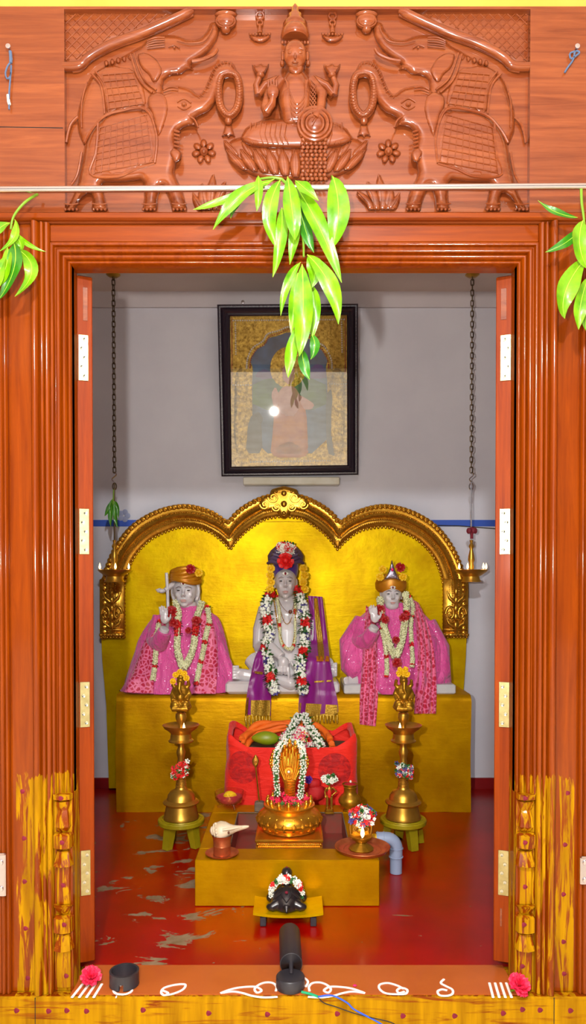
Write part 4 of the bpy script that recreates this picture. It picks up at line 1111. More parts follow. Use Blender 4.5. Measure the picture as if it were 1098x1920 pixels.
def face(mb, c, w, h, dp, beard=0, old=0):
    # head of half width w, half height h, half depth dp looking towards -Y
    mb.ell(c+V((0, dp*.05, h*.12)), (w, dp, h*.88), seg=24, rings=16)
    mb.ell(c+V((0, -dp*.16, -h*.42)), (w*.78, dp*.80, h*.52), seg=20, rings=14)
    mb.ell(c+V((0, -dp*.62, -h*.80)), (w*.30, dp*.24, h*.16))
    mb.tube([c+V((0, -dp*.92, h*.22)), c+V((0, -dp*1.04, h*.0)), c+V((0, -dp*1.22, -h*.20))], [w*.10, w*.13, w*.17], seg=10)
    for s_ in (-1, 1):
        mb.ell(c+V((s_*w*.13, -dp*1.06, -h*.22)), w*.11, seg=8, rings=6)
        mb.tube([c+V((s_*w*.10, -dp*.96, h*.27)), c+V((s_*w*.38, -dp*.96, h*.32)), c+V((s_*w*.66, -dp*.76, h*.24))], [w*.06, w*.07, w*.04], seg=8)
        mb.ell(c+V((s_*w*.40, -dp*.80, h*.12)), (w*.18, dp*.14, h*.09))
        mb.ell(c+V((s_*w*.47, -dp*.72, -h*.16)), (w*(.24 if not old else .19), dp*.13, h*.20))
        mb.ell(c+V((s_*w*1.0, dp*.08, h*.02)), (w*.12, dp*.20, h*.26)); mb.ell(c+V((s_*w*1.02, dp*.02, -h*.22)), (w*.09, dp*.10, h*.12))
    mb.ell(c+V((0, -dp*.92, -h*.50)), (w*.30, dp*.14, h*.055)); mb.ell(c+V((0, -dp*.89, -h*.60)), (w*.24, dp*.14, h*.06))
def face_paint(c, w, h, dp, parent, mark):
    m_ = MB()
    for s_ in (-1, 1): m_.ell(c+V((s_*w*.40, -dp*.925, h*.115)), (w*.13, dp*.035, h*.045), seg=10, rings=6)
    m_.build('eyes', EYE, parent)
    m_ = MB()
    for s_ in (-1, 1): m_.tube([c+V((s_*w*.14, -dp*1.045, h*.30)), c+V((s_*w*.38, -dp*1.055, h*.35)), c+V((s_*w*.64, -dp*.85, h*.27))], [.0012, .0018, .0008], seg=6)
    m_.build('eyebrows', BROW, parent)
    m_ = MB(); m_.ell(c+V((0, -dp*1.005, -h*.50)), (w*.26, dp*.06, h*.04)); m_.ell(c+V((0, -dp*.985, -h*.585)), (w*.20, dp*.05, h*.035)); m_.build('lips', LIP, parent)
    m_ = MB(); m_.ell(c+V((0, -dp*.97, h*.56)), (w*.28, dp*.05, h*.115), seg=14, rings=7); o = m_.build('forehead_mark', WHITEF, parent)
    m_ = MB(); m_.ell(c+V((0, -dp*1.01, h*.56)), (w*.10, dp*.04, h*.09), seg=10, rings=6)
    if mark == 3:
        for s_ in (-1, 1): m_.ell(c+V((s_*w*.2, -dp*.99, h*.55)), (w*.04, dp*.03, h*.05), seg=8, rings=5)
    m_.build('red_dot', KUMKUM, o)
def fingers(mb, c, up, side, pal, size, spread=.12, curl=.25, thumb=1):
    # open hand: palm centre c, finger direction up, palm normal pal
    up = V(up).normalized(); side = V(side).normalized(); pal = V(pal).normalized()
    mb.ell(c, 1, Matrix((side*size*.42, pal*size*.20, up*size*.52)).transposed(), seg=14, rings=10)
    for k, (o, L) in enumerate(((-.30, .78), (-.10, .92), (.11, .88), (.31, .68))):
        b = c+side*o*size+up*size*.38; d = (up+side*o*spread*2).normalized(); e = b+d*size*L*.5+pal*size*.02; f_ = e+(d*(1-curl)+pal*curl).normalized()*size*L*.45
        mb.tube([b, e, f_], [size*.115, size*.105, size*.08], seg=9)
        mb.ell(f_, size*.08, seg=8, rings=6)
    b = c+side*thumb*size*.34-up*size*.15; e = b+(side*thumb*.75+up*.75+pal*.25).normalized()*size*.38; f_ = e+(side*thumb*.2+up*1.0+pal*.3).normalized()*size*.30
    mb.tube([b, e, f_], [size*.15, size*.125, size*.085], seg=9); mb.ell(f_, size*.085, seg=8, rings=6)
def strip(L, R, dep, n=26, m=9, thick=.004, ripple=.004, ph=0):
    a = spline(L, n); b = spline(R, n); rows = []
    for i in range(n):
        row = []
        for j in range(m):
            t = j/(m-1); x = lerp(a[i][0], b[i][0], t); y = lerp(a[i][1], b[i][1], t)
            row.append(sp(x, y, dep(x, y)+ripple*math.sin(t*(12 if m < 20 else 19)+ph+i*.10)))
        rows.append(row)
    mb = MB(); mb.grid(rows, thick=thick); return mb
EDGE = BF-SD            # depth of the bench front, seen from the statue plane
def hang(rings, lift):
    def f(x, y):
        d = front(rings, x, min(y, 1296))-lift
        t3 = max(0, min(1, (y-1258)/18)); d = lerp(d, min(d, -.162), t3)
        if y > 1288: d = lerp(d, min(d, EDGE-.012), min(1, (y-1288)/14))
        return d
    return f
# ---------------------------------------------------------------- left statue: hooded saint with a staff
LR = dense([(1136, 352, 25, .02, .045), (1146, 351, 40, .02, .06), (1158, 348, 60, .02, .075), (1180, 344, 73, .01, .088), (1210, 340, 84, .0, .10), (1240, 338, 92, -.01, .115), (1270, 336, 100, -.02, .13), (1292, 335, 105, -.02, .14), (1303, 335, 107, -.02, .142)])
c0 = sp(336, 1303, -.02)
st1 = thing('seated_statue', 'left marble statue with a staff and gold turban, wrapped in a pink robe', 'statue', (c0.x, c0.y, BT))
mb = MB(); hc = sp(347, 1110, 0)
hw, hh, hd = 23*SPX, 29*SPX, .068
face(mb, hc, hw, hh, hd)
mb.tube([sp(350, 1128, .02), sp(351, 1150, .03)], [.05, .06], seg=14)
mb.tube([sp(351, 1145, .03), sp(345, 1200, .02), sp(338, 1270, .0), sp(336, 1303, -.01)], [.09, .12, .15, .17], seg=18, flat=.55)
mb.tube([sp(300, 1162, .0), sp(288, 1210, -.03), sp(300, 1200, -.11), sp(309, 1178, -.14)], [.038, .036, .032, .024], seg=12)
fingers(mb, sp(308, 1160, -.15), V((-.10, 0, 1)), V((1, 0, 0)), V((0, -1, 0)), .052, thumb=1)
b1 = onb(remesh(mb.build('figure', MARBLE, st1), .0032, 9))
face_paint(hc, hw, hh, hd, b1, 3)
# hood band around the face
mb = MB()
for k in range(21):
    pass
mb.tube([hc+V((hw*1.08*math.cos(a), hd*.10, hh*1.02*math.sin(a)+.004)) for a in [PI*(-.18+1.36*k/28) for k in range(29)]], [.009]*29, seg=9)
mb.loft([[hc+V((hw*1.14*s_*math.cos(a), .02+hd*s_*.95*math.sin(a)+.02, z)) for a in [PI*k/14 for k in range(15)]] for z, s_ in ((-.075, .95), (-.03, 1.0), (.02, 1.0), (.06, .95))], False)
mb.build('hood', MARBLE, st1)
mb = MB(); mb.loft(robe_loft(LR, (11, .05), seed=1)); mb.tube([sp(304, 1158, .0), sp(290, 1205, -.03), sp(299, 1206, -.10), sp(308, 1184, -.138)], [.050, .052, .046, .034], seg=14); rb1 = onb(mb.build('robe', PINK, st1, angle=80))
ld = lambda lift: hang(LR, lift)
mb = strip([(300, 1158), (272, 1200), (252, 1250), (233, 1298)], [(316, 1165), (298, 1210), (290, 1255), (287, 1300)], ld(.010)); mb.build('shawl', SHAWL, st1, angle=80)
mb = strip([(375, 1150), (378, 1200), (377, 1250), (360, 1300)], [(392, 1148), (405, 1190), (408, 1240), (404, 1301)], ld(.010), ph=1); mb.build('shawl', SHAWL, st1, angle=80)
# gathered folds of the robe at the right
mb = MB()
for k in range(7):
    t = k/6; mb.tube([sp(lerp(408, 412, t), 1185+t*40, .0-.02*t), sp(lerp(414, 432, t), 1215+t*40, -.03), sp(lerp(424, 441, t), 1240+t*40, -.04), sp(lerp(420, 436, t), 1290, -.05)], [.010, .022, .020, .012], seg=8)
onb(mb.build('robe_folds', PINK, st1, angle=80))
# gold turban
mb = MB()
for k in range(5):
    z = hc.z+hh*(.72+.17*k); mb.tube([V((hc.x+hw*(1.16-.02*k)*math.cos(a), hc.y+.012+hd*1.16*math.sin(a), z+.010*math.sin(a*2+k))) for a in [2*PI*i/28 for i in range(28)]], .013, seg=8, closed=True)
mb.lathe([(hw*1.15, hc.z+hh*.8), (hw*1.1, hc.z+hh*1.3), (hw*.7, hc.z+hh*1.62), (0, hc.z+hh*1.7)], (hc.x, hc.y+.012, 0), seg=24)
mb.build('turban', GOLDSILK, st1, angle=60)
mb = MB(); mb.tube([sp(312, 1074, -.03), sp(314, 1110, -.03), sp(315, 1150, -.05), sp(312, 1190, -.08)], .0085, seg=10); stf = mb.build('staff', MARBLE, st1)
mb = MB(); mb.ell(sp(303, 1108, -.03), (.020, .014, .012)); mb.tube([sp(309, 1107, -.034), sp(322, 1097, -.01), sp(332, 1094, .01)], [.012, .015, .018], seg=9); mb.tube([sp(298, 1110, -.03), sp(296, 1104, -.03)], [.008, .014], seg=8); mb.build('staff_cloth', MARBLE, stf)
# ---------------------------------------------------------------- middle statue: bare chested saint pointing down
CR = dense([(1118, 535, 16, .03, .045), (1128, 536, 42, .03, .06), (1145, 537, 50, .02, .075), (1175, 538, 46, .02, .08), (1205, 538, 44, .01, .085), (1235, 538, 52, -.02, .11), (1262, 538, 70, -.04, .14), (1285, 538, 84, -.04, .15), (1302, 538, 90, -.04, .15)])
c0 = sp(538, 1303, -.02)
st2 = thing('seated_statue', 'middle bare chested marble statue in a purple turban, pointing down with one finger', 'statue', (c0.x, c0.y, BT))
mb = MB(); hc = sp(535, 1093, 0); hw, hh, hd = 20.5*SPX, 31*SPX, .070
face(mb, hc, hw, hh, hd, old=1)
mb.tube([sp(536, 1115, .02), sp(537, 1132, .03)], [.045, .05], seg=14)
mb.loft([[sp(cx, py, d)+V((rx*SPX*math.cos(a), rd*math.sin(a), 0)) for a in [2*PI*k/28 for k in range(28)]] for py, cx, rx, d, rd in ((1124, 537, 24, .03, .045), (1132, 537, 42, .03, .06), (1150, 537, 46, .02, .078), (1180, 538, 40, .02, .075), (1210, 538, 40, .01, .08), (1240, 538, 46, .0, .10), (1275, 538, 60, .0, .12), (1300, 538, 70, .0, .12))])
for s_, x0 in ((-1, 0), (1, 0)): mb.ell(sp(537+s_*18, 1158, -.045), (.045, .03, .035))
mb.tube([sp(497, 1140, .02), sp(486, 1180, .02), sp(484, 1215, .0)], [.036, .034, .030], seg=12); mb.tube([sp(484, 1214, .0), sp(505, 1212, -.08), sp(528, 1232, -.13)], [.031, .030, .024], seg=12)
mb.tube([sp(577, 1140, .02), sp(588, 1185, .02), sp(590, 1225, .0)], [.036, .034, .030], seg=12); mb.tube([sp(590, 1225, .0), sp(575, 1245, -.08), sp(560, 1250, -.12)], [.031, .028, .024], seg=12)
mb.ell(sp(531, 1243, -.14), (.030, .020, .032)); 
for k, (x, L) in enumerate(((521, 14), (527, 15), (534, 15))): mb.tube([sp(x, 1250, -.15), sp(x, 1250+L*.6, -.16), sp(x+1, 1250+L, -.145)], [.0085, .0085, .007], seg=8)
mb.tube([sp(540, 1250, -.15), sp(541, 1262, -.155), sp(541, 1278, -.155)], [.009, .008, .006], seg=8); mb.tube([sp(545, 1240, -.14), sp(550, 1250, -.15)], [.009, .007], seg=8)
# crossed legs and feet
mb.tube([sp(510, 1262, .0), sp(482, 1245, -.04), sp(470, 1232, -.02)], [.06, .05, .036], seg=12); mb.tube([sp(470, 1236, -.02), sp(500, 1272, -.10), sp(545, 1282, -.13), sp(590, 1275, -.11), sp(622, 1262, -.07)], [.040, .042, .038, .032, .026], seg=12)
mb.tube([sp(565, 1262, .0), sp(600, 1250, -.04), sp(622, 1245, -.02)], [.06, .05, .034], seg=12); mb.tube([sp(616, 1250, -.02), sp(575, 1274, -.08), sp(520, 1276, -.10), sp(470, 1272, -.06)], [.038, .040, .036, .030], seg=12)
mb.tube([sp(478, 1270, -.07), sp(456, 1266, -.07), sp(444, 1262, -.07)], [.032, .034, .026], seg=12, flat=.7)
for k in range(5): mb.tube([sp(448, 1250+k*5.4, -.08), sp(438-(.5*k if k < 2 else -1*k+2), 1250+k*5.4, -.085)], [.0085, .0075], seg=8); mb.ell(sp(437, 1250+k*5.4, -.085), .008, seg=8, rings=6)
mb.tube([sp(612, 1262, -.07), sp(624, 1256, -.07)], [.03, .028], seg=12, flat=.7)
for k in range(5): mb.tube([sp(622, 1246+k*5, -.08), sp(632, 1244+k*5.4, -.085)], [.0085, .0075], seg=8)
b2 = onb(remesh(mb.build('figure', MARBLE, st2), .0032, 9))
face_paint(hc, hw, hh, hd, b2, 1)
a, b = sp(427, 1278, 0), sp(633, 1303, 0)
mb = MB(); mb.rbox(((a.x+b.x)/2, SD+.0, (P(538, 1279, SD-.15).z+BT)/2+.0006), (b.x-a.x, .30, P(538, 1279, SD-.15).z-BT), .012); mb.build('marble_base', MARBLE, st2, angle=30)
# turban of the middle statue
mb = MB(); q = lambda x, y, d=0: sp(x, y, d)
mb.loft([[V((hc.x+w*SPX*math.cos(a), hc.y+.02+w*SPX*.95*math.sin(a)*.95, sp(535, y).z)) for a in [2*PI*k/30 for k in range(30)]] for y, w in ((1082, 21), (1076, 22.5), (1066, 24), (1058, 24))]); mb.build('turban_band', BLUESILK, st2, angle=60)
mb = MB()
mb.loft([[V((hc.x+w*SPX*math.cos(a), hc.y+.02+w*SPX*.7*math.sin(a), sp(535, y).z+.012*abs(math.cos(a)))) for a in [2*PI*k/30 for k in range(30)]] for y, w in ((1060, 24), (1056, 33), (1046, 34), (1036, 28), (1026, 16), (1022, 4))])
for s_ in (-1, 1):
    for k in range(4): mb.tube([sp(535+s_*8, 1058-k*7, -.06), sp(535+s_*(26-k*3), 1052-k*6, -.055), sp(535+s_*(33-k*4), 1056-k*7, -.01)], [.008, .012, .008], seg=8)
mb.build('turban_crown', GREYSILK, st2, angle=60)
# purple shawl: two hanging ends, with brocade borders and tassels
cd = lambda lift: hang(CR, lift)
def shawl_d(x, y):
    d = min(hang(CR, .02)(x, y), .02); t = max(0, min(1, (y-1205)/35)); t2 = max(0, min(1, (y-1292)/8))
    return lerp(d, min(d, lerp(-.178, d, t2)), t)
m_ = strip([(577, 1117), (581, 1160), (582, 1205), (574, 1240), (566, 1280), (560, 1310), (560, 1344)], [(604, 1119), (609, 1160), (614, 1200), (619, 1245), (626, 1285), (632, 1312), (634, 1335)], shawl_d, n=40, m=12); sh = m_.build('shawl', PURPLE, st2, angle=80)
m_ = strip([(585, 1121), (588, 1160), (593, 1200), (597, 1236)], [(595, 1121), (600, 1160), (606, 1200), (610, 1236)], lambda x, y: shawl_d(x, y)-.004, ripple=.004); m_.build('brocade_border', ZARI, sh, angle=80)
m_ = strip([(592, 1230), (593, 1235), (593, 1240)], [(616, 1230), (617, 1235), (617, 1240)], lambda x, y: shawl_d(x, y)-.0045, n=6); m_.build('brocade_end', ZARIO, sh, angle=80)
m_ = strip([(589, 1277), (589, 1280)], [(622, 1275), (622, 1278)], lambda x, y: shawl_d(x, y)-.0045, n=4); m_.build('brocade_line', ZARI, sh, angle=80)
m_ = strip([(561, 1318), (561, 1332), (561, 1344)], [(632, 1322), (633, 1332), (633, 1342)], lambda x, y: shawl_d(x, y)-.005, n=8); m_.build('brocade_hem', ZARI, sh, angle=80)
def tassels(xa, xb, y, par, n_=12, L=16):
    m_ = MB()
    for i in range(n_):
        x = lerp(xa, xb, i/(n_-1)); y0 = y+random.uniform(-1, 2); m_.tube([sp(x, y0, EDGE-.016), sp(x+random.uniform(-1, 1), y0+L*.4, EDGE-.018), sp(x+random.uniform(-1.5, 1.5), y0+L, EDGE-.016)], [.003, .0065, .0035], seg=6)
    m_.build('tassels', ZARI, par)
tassels(562, 632, 1340, sh)
def shawl_l(x, y):
    d = min(hang(CR, .025)(x, y), -.02); t = max(0, min(1, (y-1200)/35)); t2 = max(0, min(1, (y-1292)/8)); return lerp(d, min(d, lerp(-.135, d, t2)), t)
m_ = strip([(490, 1208), (478, 1232), (470, 1265), (463, 1300), (460, 1340)], [(494, 1212), (500, 1240), (505, 1270), (508, 1302), (507, 1342)], shawl_l, n=36, m=10, ph=2); sh2 = m_.build('shawl', PURPLE, st2, angle=80)
m_ = strip([(470, 1313), (470, 1326), (470, 1342)], [(506, 1313), (507, 1326), (506, 1342)], lambda x, y: shawl_l(x, y)-.006, n=8); m_.build('brocade_hem', ZARI, sh2, angle=80)
m_ = strip([(462, 1308), (460, 1325), (459, 1342)], [(466, 1308), (465, 1325), (464, 1342)], lambda x, y: shawl_l(x, y)-.006, n=8); m_.build('brocade_line', ZARI, sh2, angle=80)
m_ = strip([(474, 1258), (474, 1262)], [(492, 1260), (492, 1265)], lambda x, y: shawl_l(x, y)-.006, n=4); m_.build('brocade_line', ZARI, sh2, angle=80)
tassels(461, 505, 1340, sh2, 8, 22)
# ---------------------------------------------------------------- right statue: saint with a raised palm
RR = dense([(1130, 737, 22, .02, .05), (1138, 737, 36, .02, .06), (1152, 737, 58, .02, .075), (1175, 738, 78, .01, .09), (1205, 741, 94, .0, .11), (1235, 744, 97, -.01, .12), (1262, 746, 97, -.02, .135), (1280, 747, 97, -.02, .14), (1292, 748, 92, -.02, .13)])
c0 = sp(745, 1303, -.02)
st3 = thing('seated_statue', 'right marble statue with a silver crest on its gold cap, wearing a pink robe', 'statue', (c0.x, c0.y, BT))
mb = MB(); hc = sp(733, 1116, 0); hw, hh, hd = 19.5*SPX, 26*SPX, .066
face(mb, hc, hw, hh, hd, old=1)
mb.ell(hc+V((0, -hd*.55, -hh*.72)), (hw*.66, hd*.42, hh*.34))
mb.tube([sp(735, 1130, .02), sp(737, 1148, .03)], [.05, .06], seg=14)
mb.tube([sp(737, 1140, .03), sp(740, 1200, .02), sp(745, 1270, .0), sp(746, 1300, -.01)], [.09, .12, .15, .16], seg=18, flat=.55)
mb.tube([sp(688, 1165, .0), sp(670, 1205, -.03), sp(690, 1195, -.11), sp(702, 1175, -.145)], [.038, .036, .032, .024], seg=12)
fingers(mb, sp(702, 1158, -.155), V((-.22, 0, 1)), V((1, 0, .2)), V((.1, -1, 0)), .052, thumb=1)
mb.tube([sp(690, 1272, -.06), sp(665, 1276, -.09), sp(650, 1278, -.10)], [.035, .032, .024], seg=12, flat=.6)
for k in range(5): mb.tube([sp(652, 1270+k*3.6, -.11), sp(643+abs(k-1), 1273+k*3, -.115)], [.008, .0065], seg=8)
b3 = onb(remesh(mb.build('figure', MARBLE, st3), .0032, 9))
face_paint(hc, hw, hh, hd, b3, 3)
a, b = sp(637, 1282, 0), sp(843, 1303, 0); zt = P(740, 1284, SD-.15).z
mb = MB(); mb.rbox(((a.x+b.x)/2+.004, SD+.0, (zt+BT)/2+.0006), (b.x-a.x-.012, .30, zt-BT), .006); mb.build('marble_base', MARBLE2, st3, angle=30)
mb = MB(); mb.loft(robe_loft(RR, (10, .035), seed=4))
mb.tube([sp(680, 1165, .02), sp(655, 1205, -.02), sp(660, 1250, -.06), sp(672, 1268, -.09)], [.05, .055, .06, .04], seg=14)
mb.tube([sp(680, 1170, .0), sp(672, 1205, -.05), sp(688, 1203, -.105), sp(700, 1182, -.138)], [.045, .048, .044, .033], seg=14)
mb.tube([sp(800, 1170, .02), sp(826, 1215, -.02), sp(828, 1262, -.06), sp(815, 1280, -.1)], [.05, .045, .045, .03], seg=14)
onb(mb.build('robe', PINK, st3, angle=80))
mb = strip([(700, 1262), (705, 1290), (715, 1302)], [(800, 1258), (798, 1288), (790, 1303)], lambda x, y: hang(RR, .012)(x, min(y, 1290)), ripple=.005); onb(mb.build('robe_hem', PINK, st3, angle=80))
rd_ = lambda lift: hang(RR, lift)
m_ = strip([(686, 1135), (683, 1175), (680, 1220), (677, 1270), (674, 1310), (674, 1358)], [(702, 1150), (706, 1185), (707, 1225), (708, 1270), (708, 1310), (704, 1362)], rd_(.020), n=40, m=24, ripple=.010); m_.build('shawl', SHAWL, st3, angle=80)
m_ = strip([(770, 1122), (778, 1165), (783, 1215), (782, 1265), (778, 1305), (776, 1338)], [(784, 1130), (800, 1165), (812, 1215), (817, 1265), (818, 1305), (817, 1338)], rd_(.020), n=40, m=24, ripple=.011, ph=2); m_.build('shawl', SHAWL, st3, angle=80)
# gold cap, silver crest
mb = MB()
mb.loft([[V((hc.x+w*SPX*math.cos(a), hc.y+.015+w*SPX*.9*math.sin(a), sp(733, y).z+.012*math.sin(a)**2*(1 if y < 1100 else -.3))) for a in [2*PI*k/30 for k in range(30)]] for y, w in ((1110, 24), (1104, 29), (1094, 30), (1086, 27), (1080, 25), (1078, 10))]); mb.build('gold_cap', GOLDSILK, st3, angle=60)
mb = MB(); mb.puff([(718, 1089), (727, 1074), (731, 1062), (734, 1048), (738, 1062), (742, 1074), (750, 1089), (740, 1085), (728, 1085)], lambda x, y, h: sp(x, y, -.075-h), .012, 5, 2.2); cr = mb.build('silver_crest', SILVER, st3)
mb = MB(); mb.ell(sp(735, 1068, -.09), (.007, .006, .009)); mb.build('pink_stone', PINKF, cr)
# ---------------------------------------------------------------- garlands
def gpath(pts, rings, lift): return [sp(x, y, front(rings, x, min(y, 1296))-lift) for x, y in pts]
rnd = random.random
def white_pick(i, t, p, k): return 'jasmine'
def knots(red):
    def f(i, t, p, k):
        for a, b in red:
            if a < t < b: return 'red' if rnd() < .6 else 'leaf'
        return 'jasmine'
    return f
def mix_pick(i, t, p, k):
    s_ = (i//5) % 4
    if s_ == 0: return 'red' if rnd() < .75 else 'leaf'
    if s_ == 2: return 'white' if rnd() < .75 else 'violet'
    return 'white' if rnd() < .6 else 'leaf'
garland('flower_garland', 'thick cream jasmine garland forming a V on the left statue', [gpath([(329, 1128), (334, 1150), (333, 1180), (332, 1215), (338, 1240), (343, 1252)], LR, .030), gpath([(378, 1130), (370, 1155), (366, 1182), (362, 1215), (352, 1240), (345, 1252)], LR, .030)], .018, fm('jasmine', 'red', 'leaf'), knots([(.30, .46)]), step=.0065)
garland('flower_garland', 'thin white and red garland hanging at both sides of the left statue', [gpath([(388, 1138), (392, 1165), (386, 1190), (381, 1220), (374, 1250), (368, 1282)], LR, .022), gpath([(299, 1165), (293, 1195), (292, 1225), (289, 1255), (286, 1275)], LR, .022)], .014, fm('white', 'jasmine', 'red', 'leaf', 'violet'), lambda i, t, p, k: ('red' if rnd() < .7 else 'leaf') if (i//3) % 6 == 0 else 'jasmine')
for i, (x, y, r_) in enumerate(((321, 1148, .034), (325, 1168, .024), (368, 1164, .026), (353, 1182, .018))):
    m_ = MB(); rosette(m_, sp(x, y, front(LR, x, y)-.056), (0, -1, .25), r_, 3, 6, .6)
    tag(m_.build('red_rose', ROSE, angle=70), ('large red flower beside the raised hand of the left statue', 'small red rose under the large red flower on the left statue', 'red rose on the right strand of the left statue garland', 'small red rose in the middle of the left statue chest')[i], 'flower')
garland('flower_garland', 'long red and white garland round the neck of the middle statue', [gpath([(507, 1112), (497, 1135), (500, 1160), (506, 1190), (497, 1215), (504, 1245), (507, 1275), (515, 1298)], CR, .040), gpath([(560, 1105), (566, 1135), (572, 1165), (570, 1195), (568, 1225), (562, 1255), (566, 1280), (568, 1298)], CR, .040)], .026, fm('white', 'red', 'leaf', 'violet'), mix_pick, step=.0075, per=8, bl=1.0)
garland('flower_garland', 'thin inner cream and red flower string on the chest of the middle statue', [gpath([(519, 1118), (523, 1145), (524, 1175), (526, 1200), (535, 1214), (546, 1216), (552, 1200), (553, 1160), (553, 1125)], CR, .018)], .009, fm('jasmine', 'red'), lambda i, t, p, k: 'red' if (i//3) % 8 == 0 else 'jasmine')
garland('flower_garland', 'thick cream jasmine garland forming a V on the right statue', [gpath([(712, 1122), (714, 1145), (720, 1175), (730, 1208), (740, 1232)], RR, .036), gpath([(760, 1112), (762, 1140), (758, 1170), (752, 1205), (742, 1232)], RR, .036)], .018, fm('jasmine', 'red', 'leaf'), knots([(.30, .44)]), step=.0065)
garland('flower_garland', 'thin white and red garland hanging at both sides of the right statue', [gpath([(766, 1118), (774, 1140), (770, 1170), (771, 1205), (773, 1235), (772, 1250)], RR, .026), gpath([(714, 1178), (720, 1200), (724, 1230), (725, 1250), (724, 1268)], RR, .026)], .012, fm('jasmine', 'red', 'leaf'), lambda i, t, p, k: ('red' if rnd() < .7 else 'leaf') if (i//3) % 7 == 0 else 'jasmine')
for i, (x, y, r_, lf) in enumerate(((712, 1143, .028, .05), (722, 1162, .022, .056), (756, 1158, .024, .056), (742, 1200, .020, .05), (744, 1243, .026, .05))):
    m_ = MB(); rosette(m_, sp(x, y, front(RR, x, y)-lf), (0, -1, .25), r_, 3, 6, .6)
    tag(m_.build('red_rose', ROSE, angle=70), ('red rose beside the raised hand of the right statue', 'red rose below the raised hand of the right statue', 'red rose on the right strand of the right statue garland', 'red rose inside the V of the right statue garland', 'red rose at the lowest point of the right statue garland')[i], 'flower')
# head flowers
def hflower(px, py, d, r_, mat, label, name='marigold'):
    m_ = MB(); rosette(m_, sp(px, py, d), (0, -1, .2), r_, 4 if name == 'marigold' else 3, 8, .6); return tag(m_.build(name, mat, angle=70), label, 'flower')
hflower(357, 1067, -.075, .026, ROSE, 'red rose on the gold turban of the left statue', 'red_rose')
hflower(339, 1071, -.06, .022, YELF, 'yellow marigold left of the rose on the left statue turban'); hflower(372, 1074, -.05, .022, YELF, 'yellow marigold right of the rose on the left statue turban')
hflower(535, 1052, -.10, .044, REDF, 'big red flower on the front of the middle statue turban', 'red_rose')
m_ = MB()
m2 = MB(); m3 = MB()
for k in range(60):
    a, b = random.uniform(0, 2*PI), random.random(); x, y = 536+16*math.sqrt(b)*math.cos(a), 1029+10*math.sqrt(b)*math.sin(a)
    c = sp(x, y, -.06-.02*(1-b)); (flower5(m_ if k % 3 else m2, c, (random.uniform(-.5, .5), -1, random.uniform(0, .8)), .016, 6))
for k in range(6): leaf(m3, None, sp(536+(k-2.5)*3, 1026, -.05), sp(536+(k-2.5)*5, 1019, -.05), sp(536+(k-2.5)*5, 1012+abs(k-2.5)*2, -.04), .014)
cl = thing('flower_posy', 'posy of small white and red flowers crowning the middle statue turban', 'flowers', sp(536, 1036, -.05))
for mm, nm, mt in ((m_, 'white_flowers', WHITEF), (m2, 'red_flowers', REDF), (m3, 'green_leaves', GREENF)): o = mm.build(nm, mt, cl, angle=70); o['kind'] = 'stuff'
for side, x in (('left', 507), ('right', 569)):
    for k in range(4):
        hflower(x+(2 if side == 'right' else -1)*(1 if k % 2 else -.5), 1066+k*13, -.035, .022, YELF, 'yellow marigold at the %s of the middle statue face, %s of four' % (side, ('topmost', 'second from top', 'third from top', 'lowest')[k]))
hflower(750, 1064, -.07, .026, ROSE, 'red rose at the right of the silver crest on the right statue', 'red_rose')
for i, (x, y) in enumerate(((712, 1082), (717, 1068), (755, 1082))): hflower(x, y, -.075, .021, YELF, ('yellow marigold low on the left of the silver crest', 'yellow marigold higher on the left of the silver crest', 'yellow marigold on the right of the silver crest')[i])
# necklaces
def beads(label, pts, r_, mat, step, name='bead_necklace', rings=CR, lift=.012, pend=None):
    q = [sp(x, y, front(rings, x, y)-lift) for x, y in spline(pts, 60)]; root = thing(name, label, 'necklace', min(q, key=lambda p: p.z)); m_ = MB(); acc = 0
    for a, b in zip(q, q[1:]):
        acc += (b-a).length
        if acc >= step: acc = 0; m_.ell(b, r_, seg=7, rings=5)
    o = m_.build('beads', mat, root); o['kind'] = 'stuff'
    m_ = MB(); m_.tube(q, r_*.35, seg=5); m_.build('string', BEAD, root)
    if pend: m_ = MB(); m_.ell(sp(*pend, front(rings, *pend)-lift-.004), (.010, .006, .010)); m_.build('pendant', RUDRA, root)
beads('long gold bead necklace down to the waist of the middle statue', [(513, 1122), (517, 1150), (522, 1180), (530, 1205), (538, 1216), (548, 1210), (553, 1180), (554, 1140)], .0045, BEAD, .009, lift=.022)
beads('short fine gold chain on the chest of the middle statue', [(522, 1130), (530, 1160), (538, 1170), (546, 1160), (552, 1135)], .0028, BEAD, .006)
beads('thin dark cord with a round brown pendant on the middle statue neck', [(521, 1122), (528, 1136), (537, 1146), (544, 1147), (549, 1138), (552, 1124)], .0018, RUDRA, .004, pend=(544, 1147))
# ================================================================ OFFERING BLOCK AND WHAT STANDS ON IT
AT = P(540, 1613, 2.6).z
ax0, ax1 = P(365, 1613, 2.6).x, P(711, 1613, 2.6).x
AB = 3.25
blk = thing('offering_block', 'low square gold painted block with a sunken red basin in its top', 'offering block', ((ax0+ax1)/2, 2.92, 0))
pf, pbk = G(540, 1591, AT).y, G(540, 1524, AT).y
px0, px1 = G(446, 1523, AT).x, G(641, 1523, AT).x
mb = MB()
def bb(m, x0, x1, y0, y1, z0, z1): m.rbox(((x0+x1)/2, (y0+y1)/2, (z0+z1)/2), (x1-x0, y1-y0, z1-z0), .003)
bb(mb, ax0, ax1, 2.6, pf, 0, AT); bb(mb, ax0, ax1, pbk, AB, 0, AT); bb(mb, ax0, px0, pf, pbk, 0, AT); bb(mb, px1, ax1, pf, pbk, 0, AT)
mb.build('block_body', GOLDB, blk, angle=30)
mb = MB(); zq = AT-.085
mb.box(((px0+px1)/2, (pf+pbk)/2, zq-.005), (px1-px0, pbk-pf, .01))
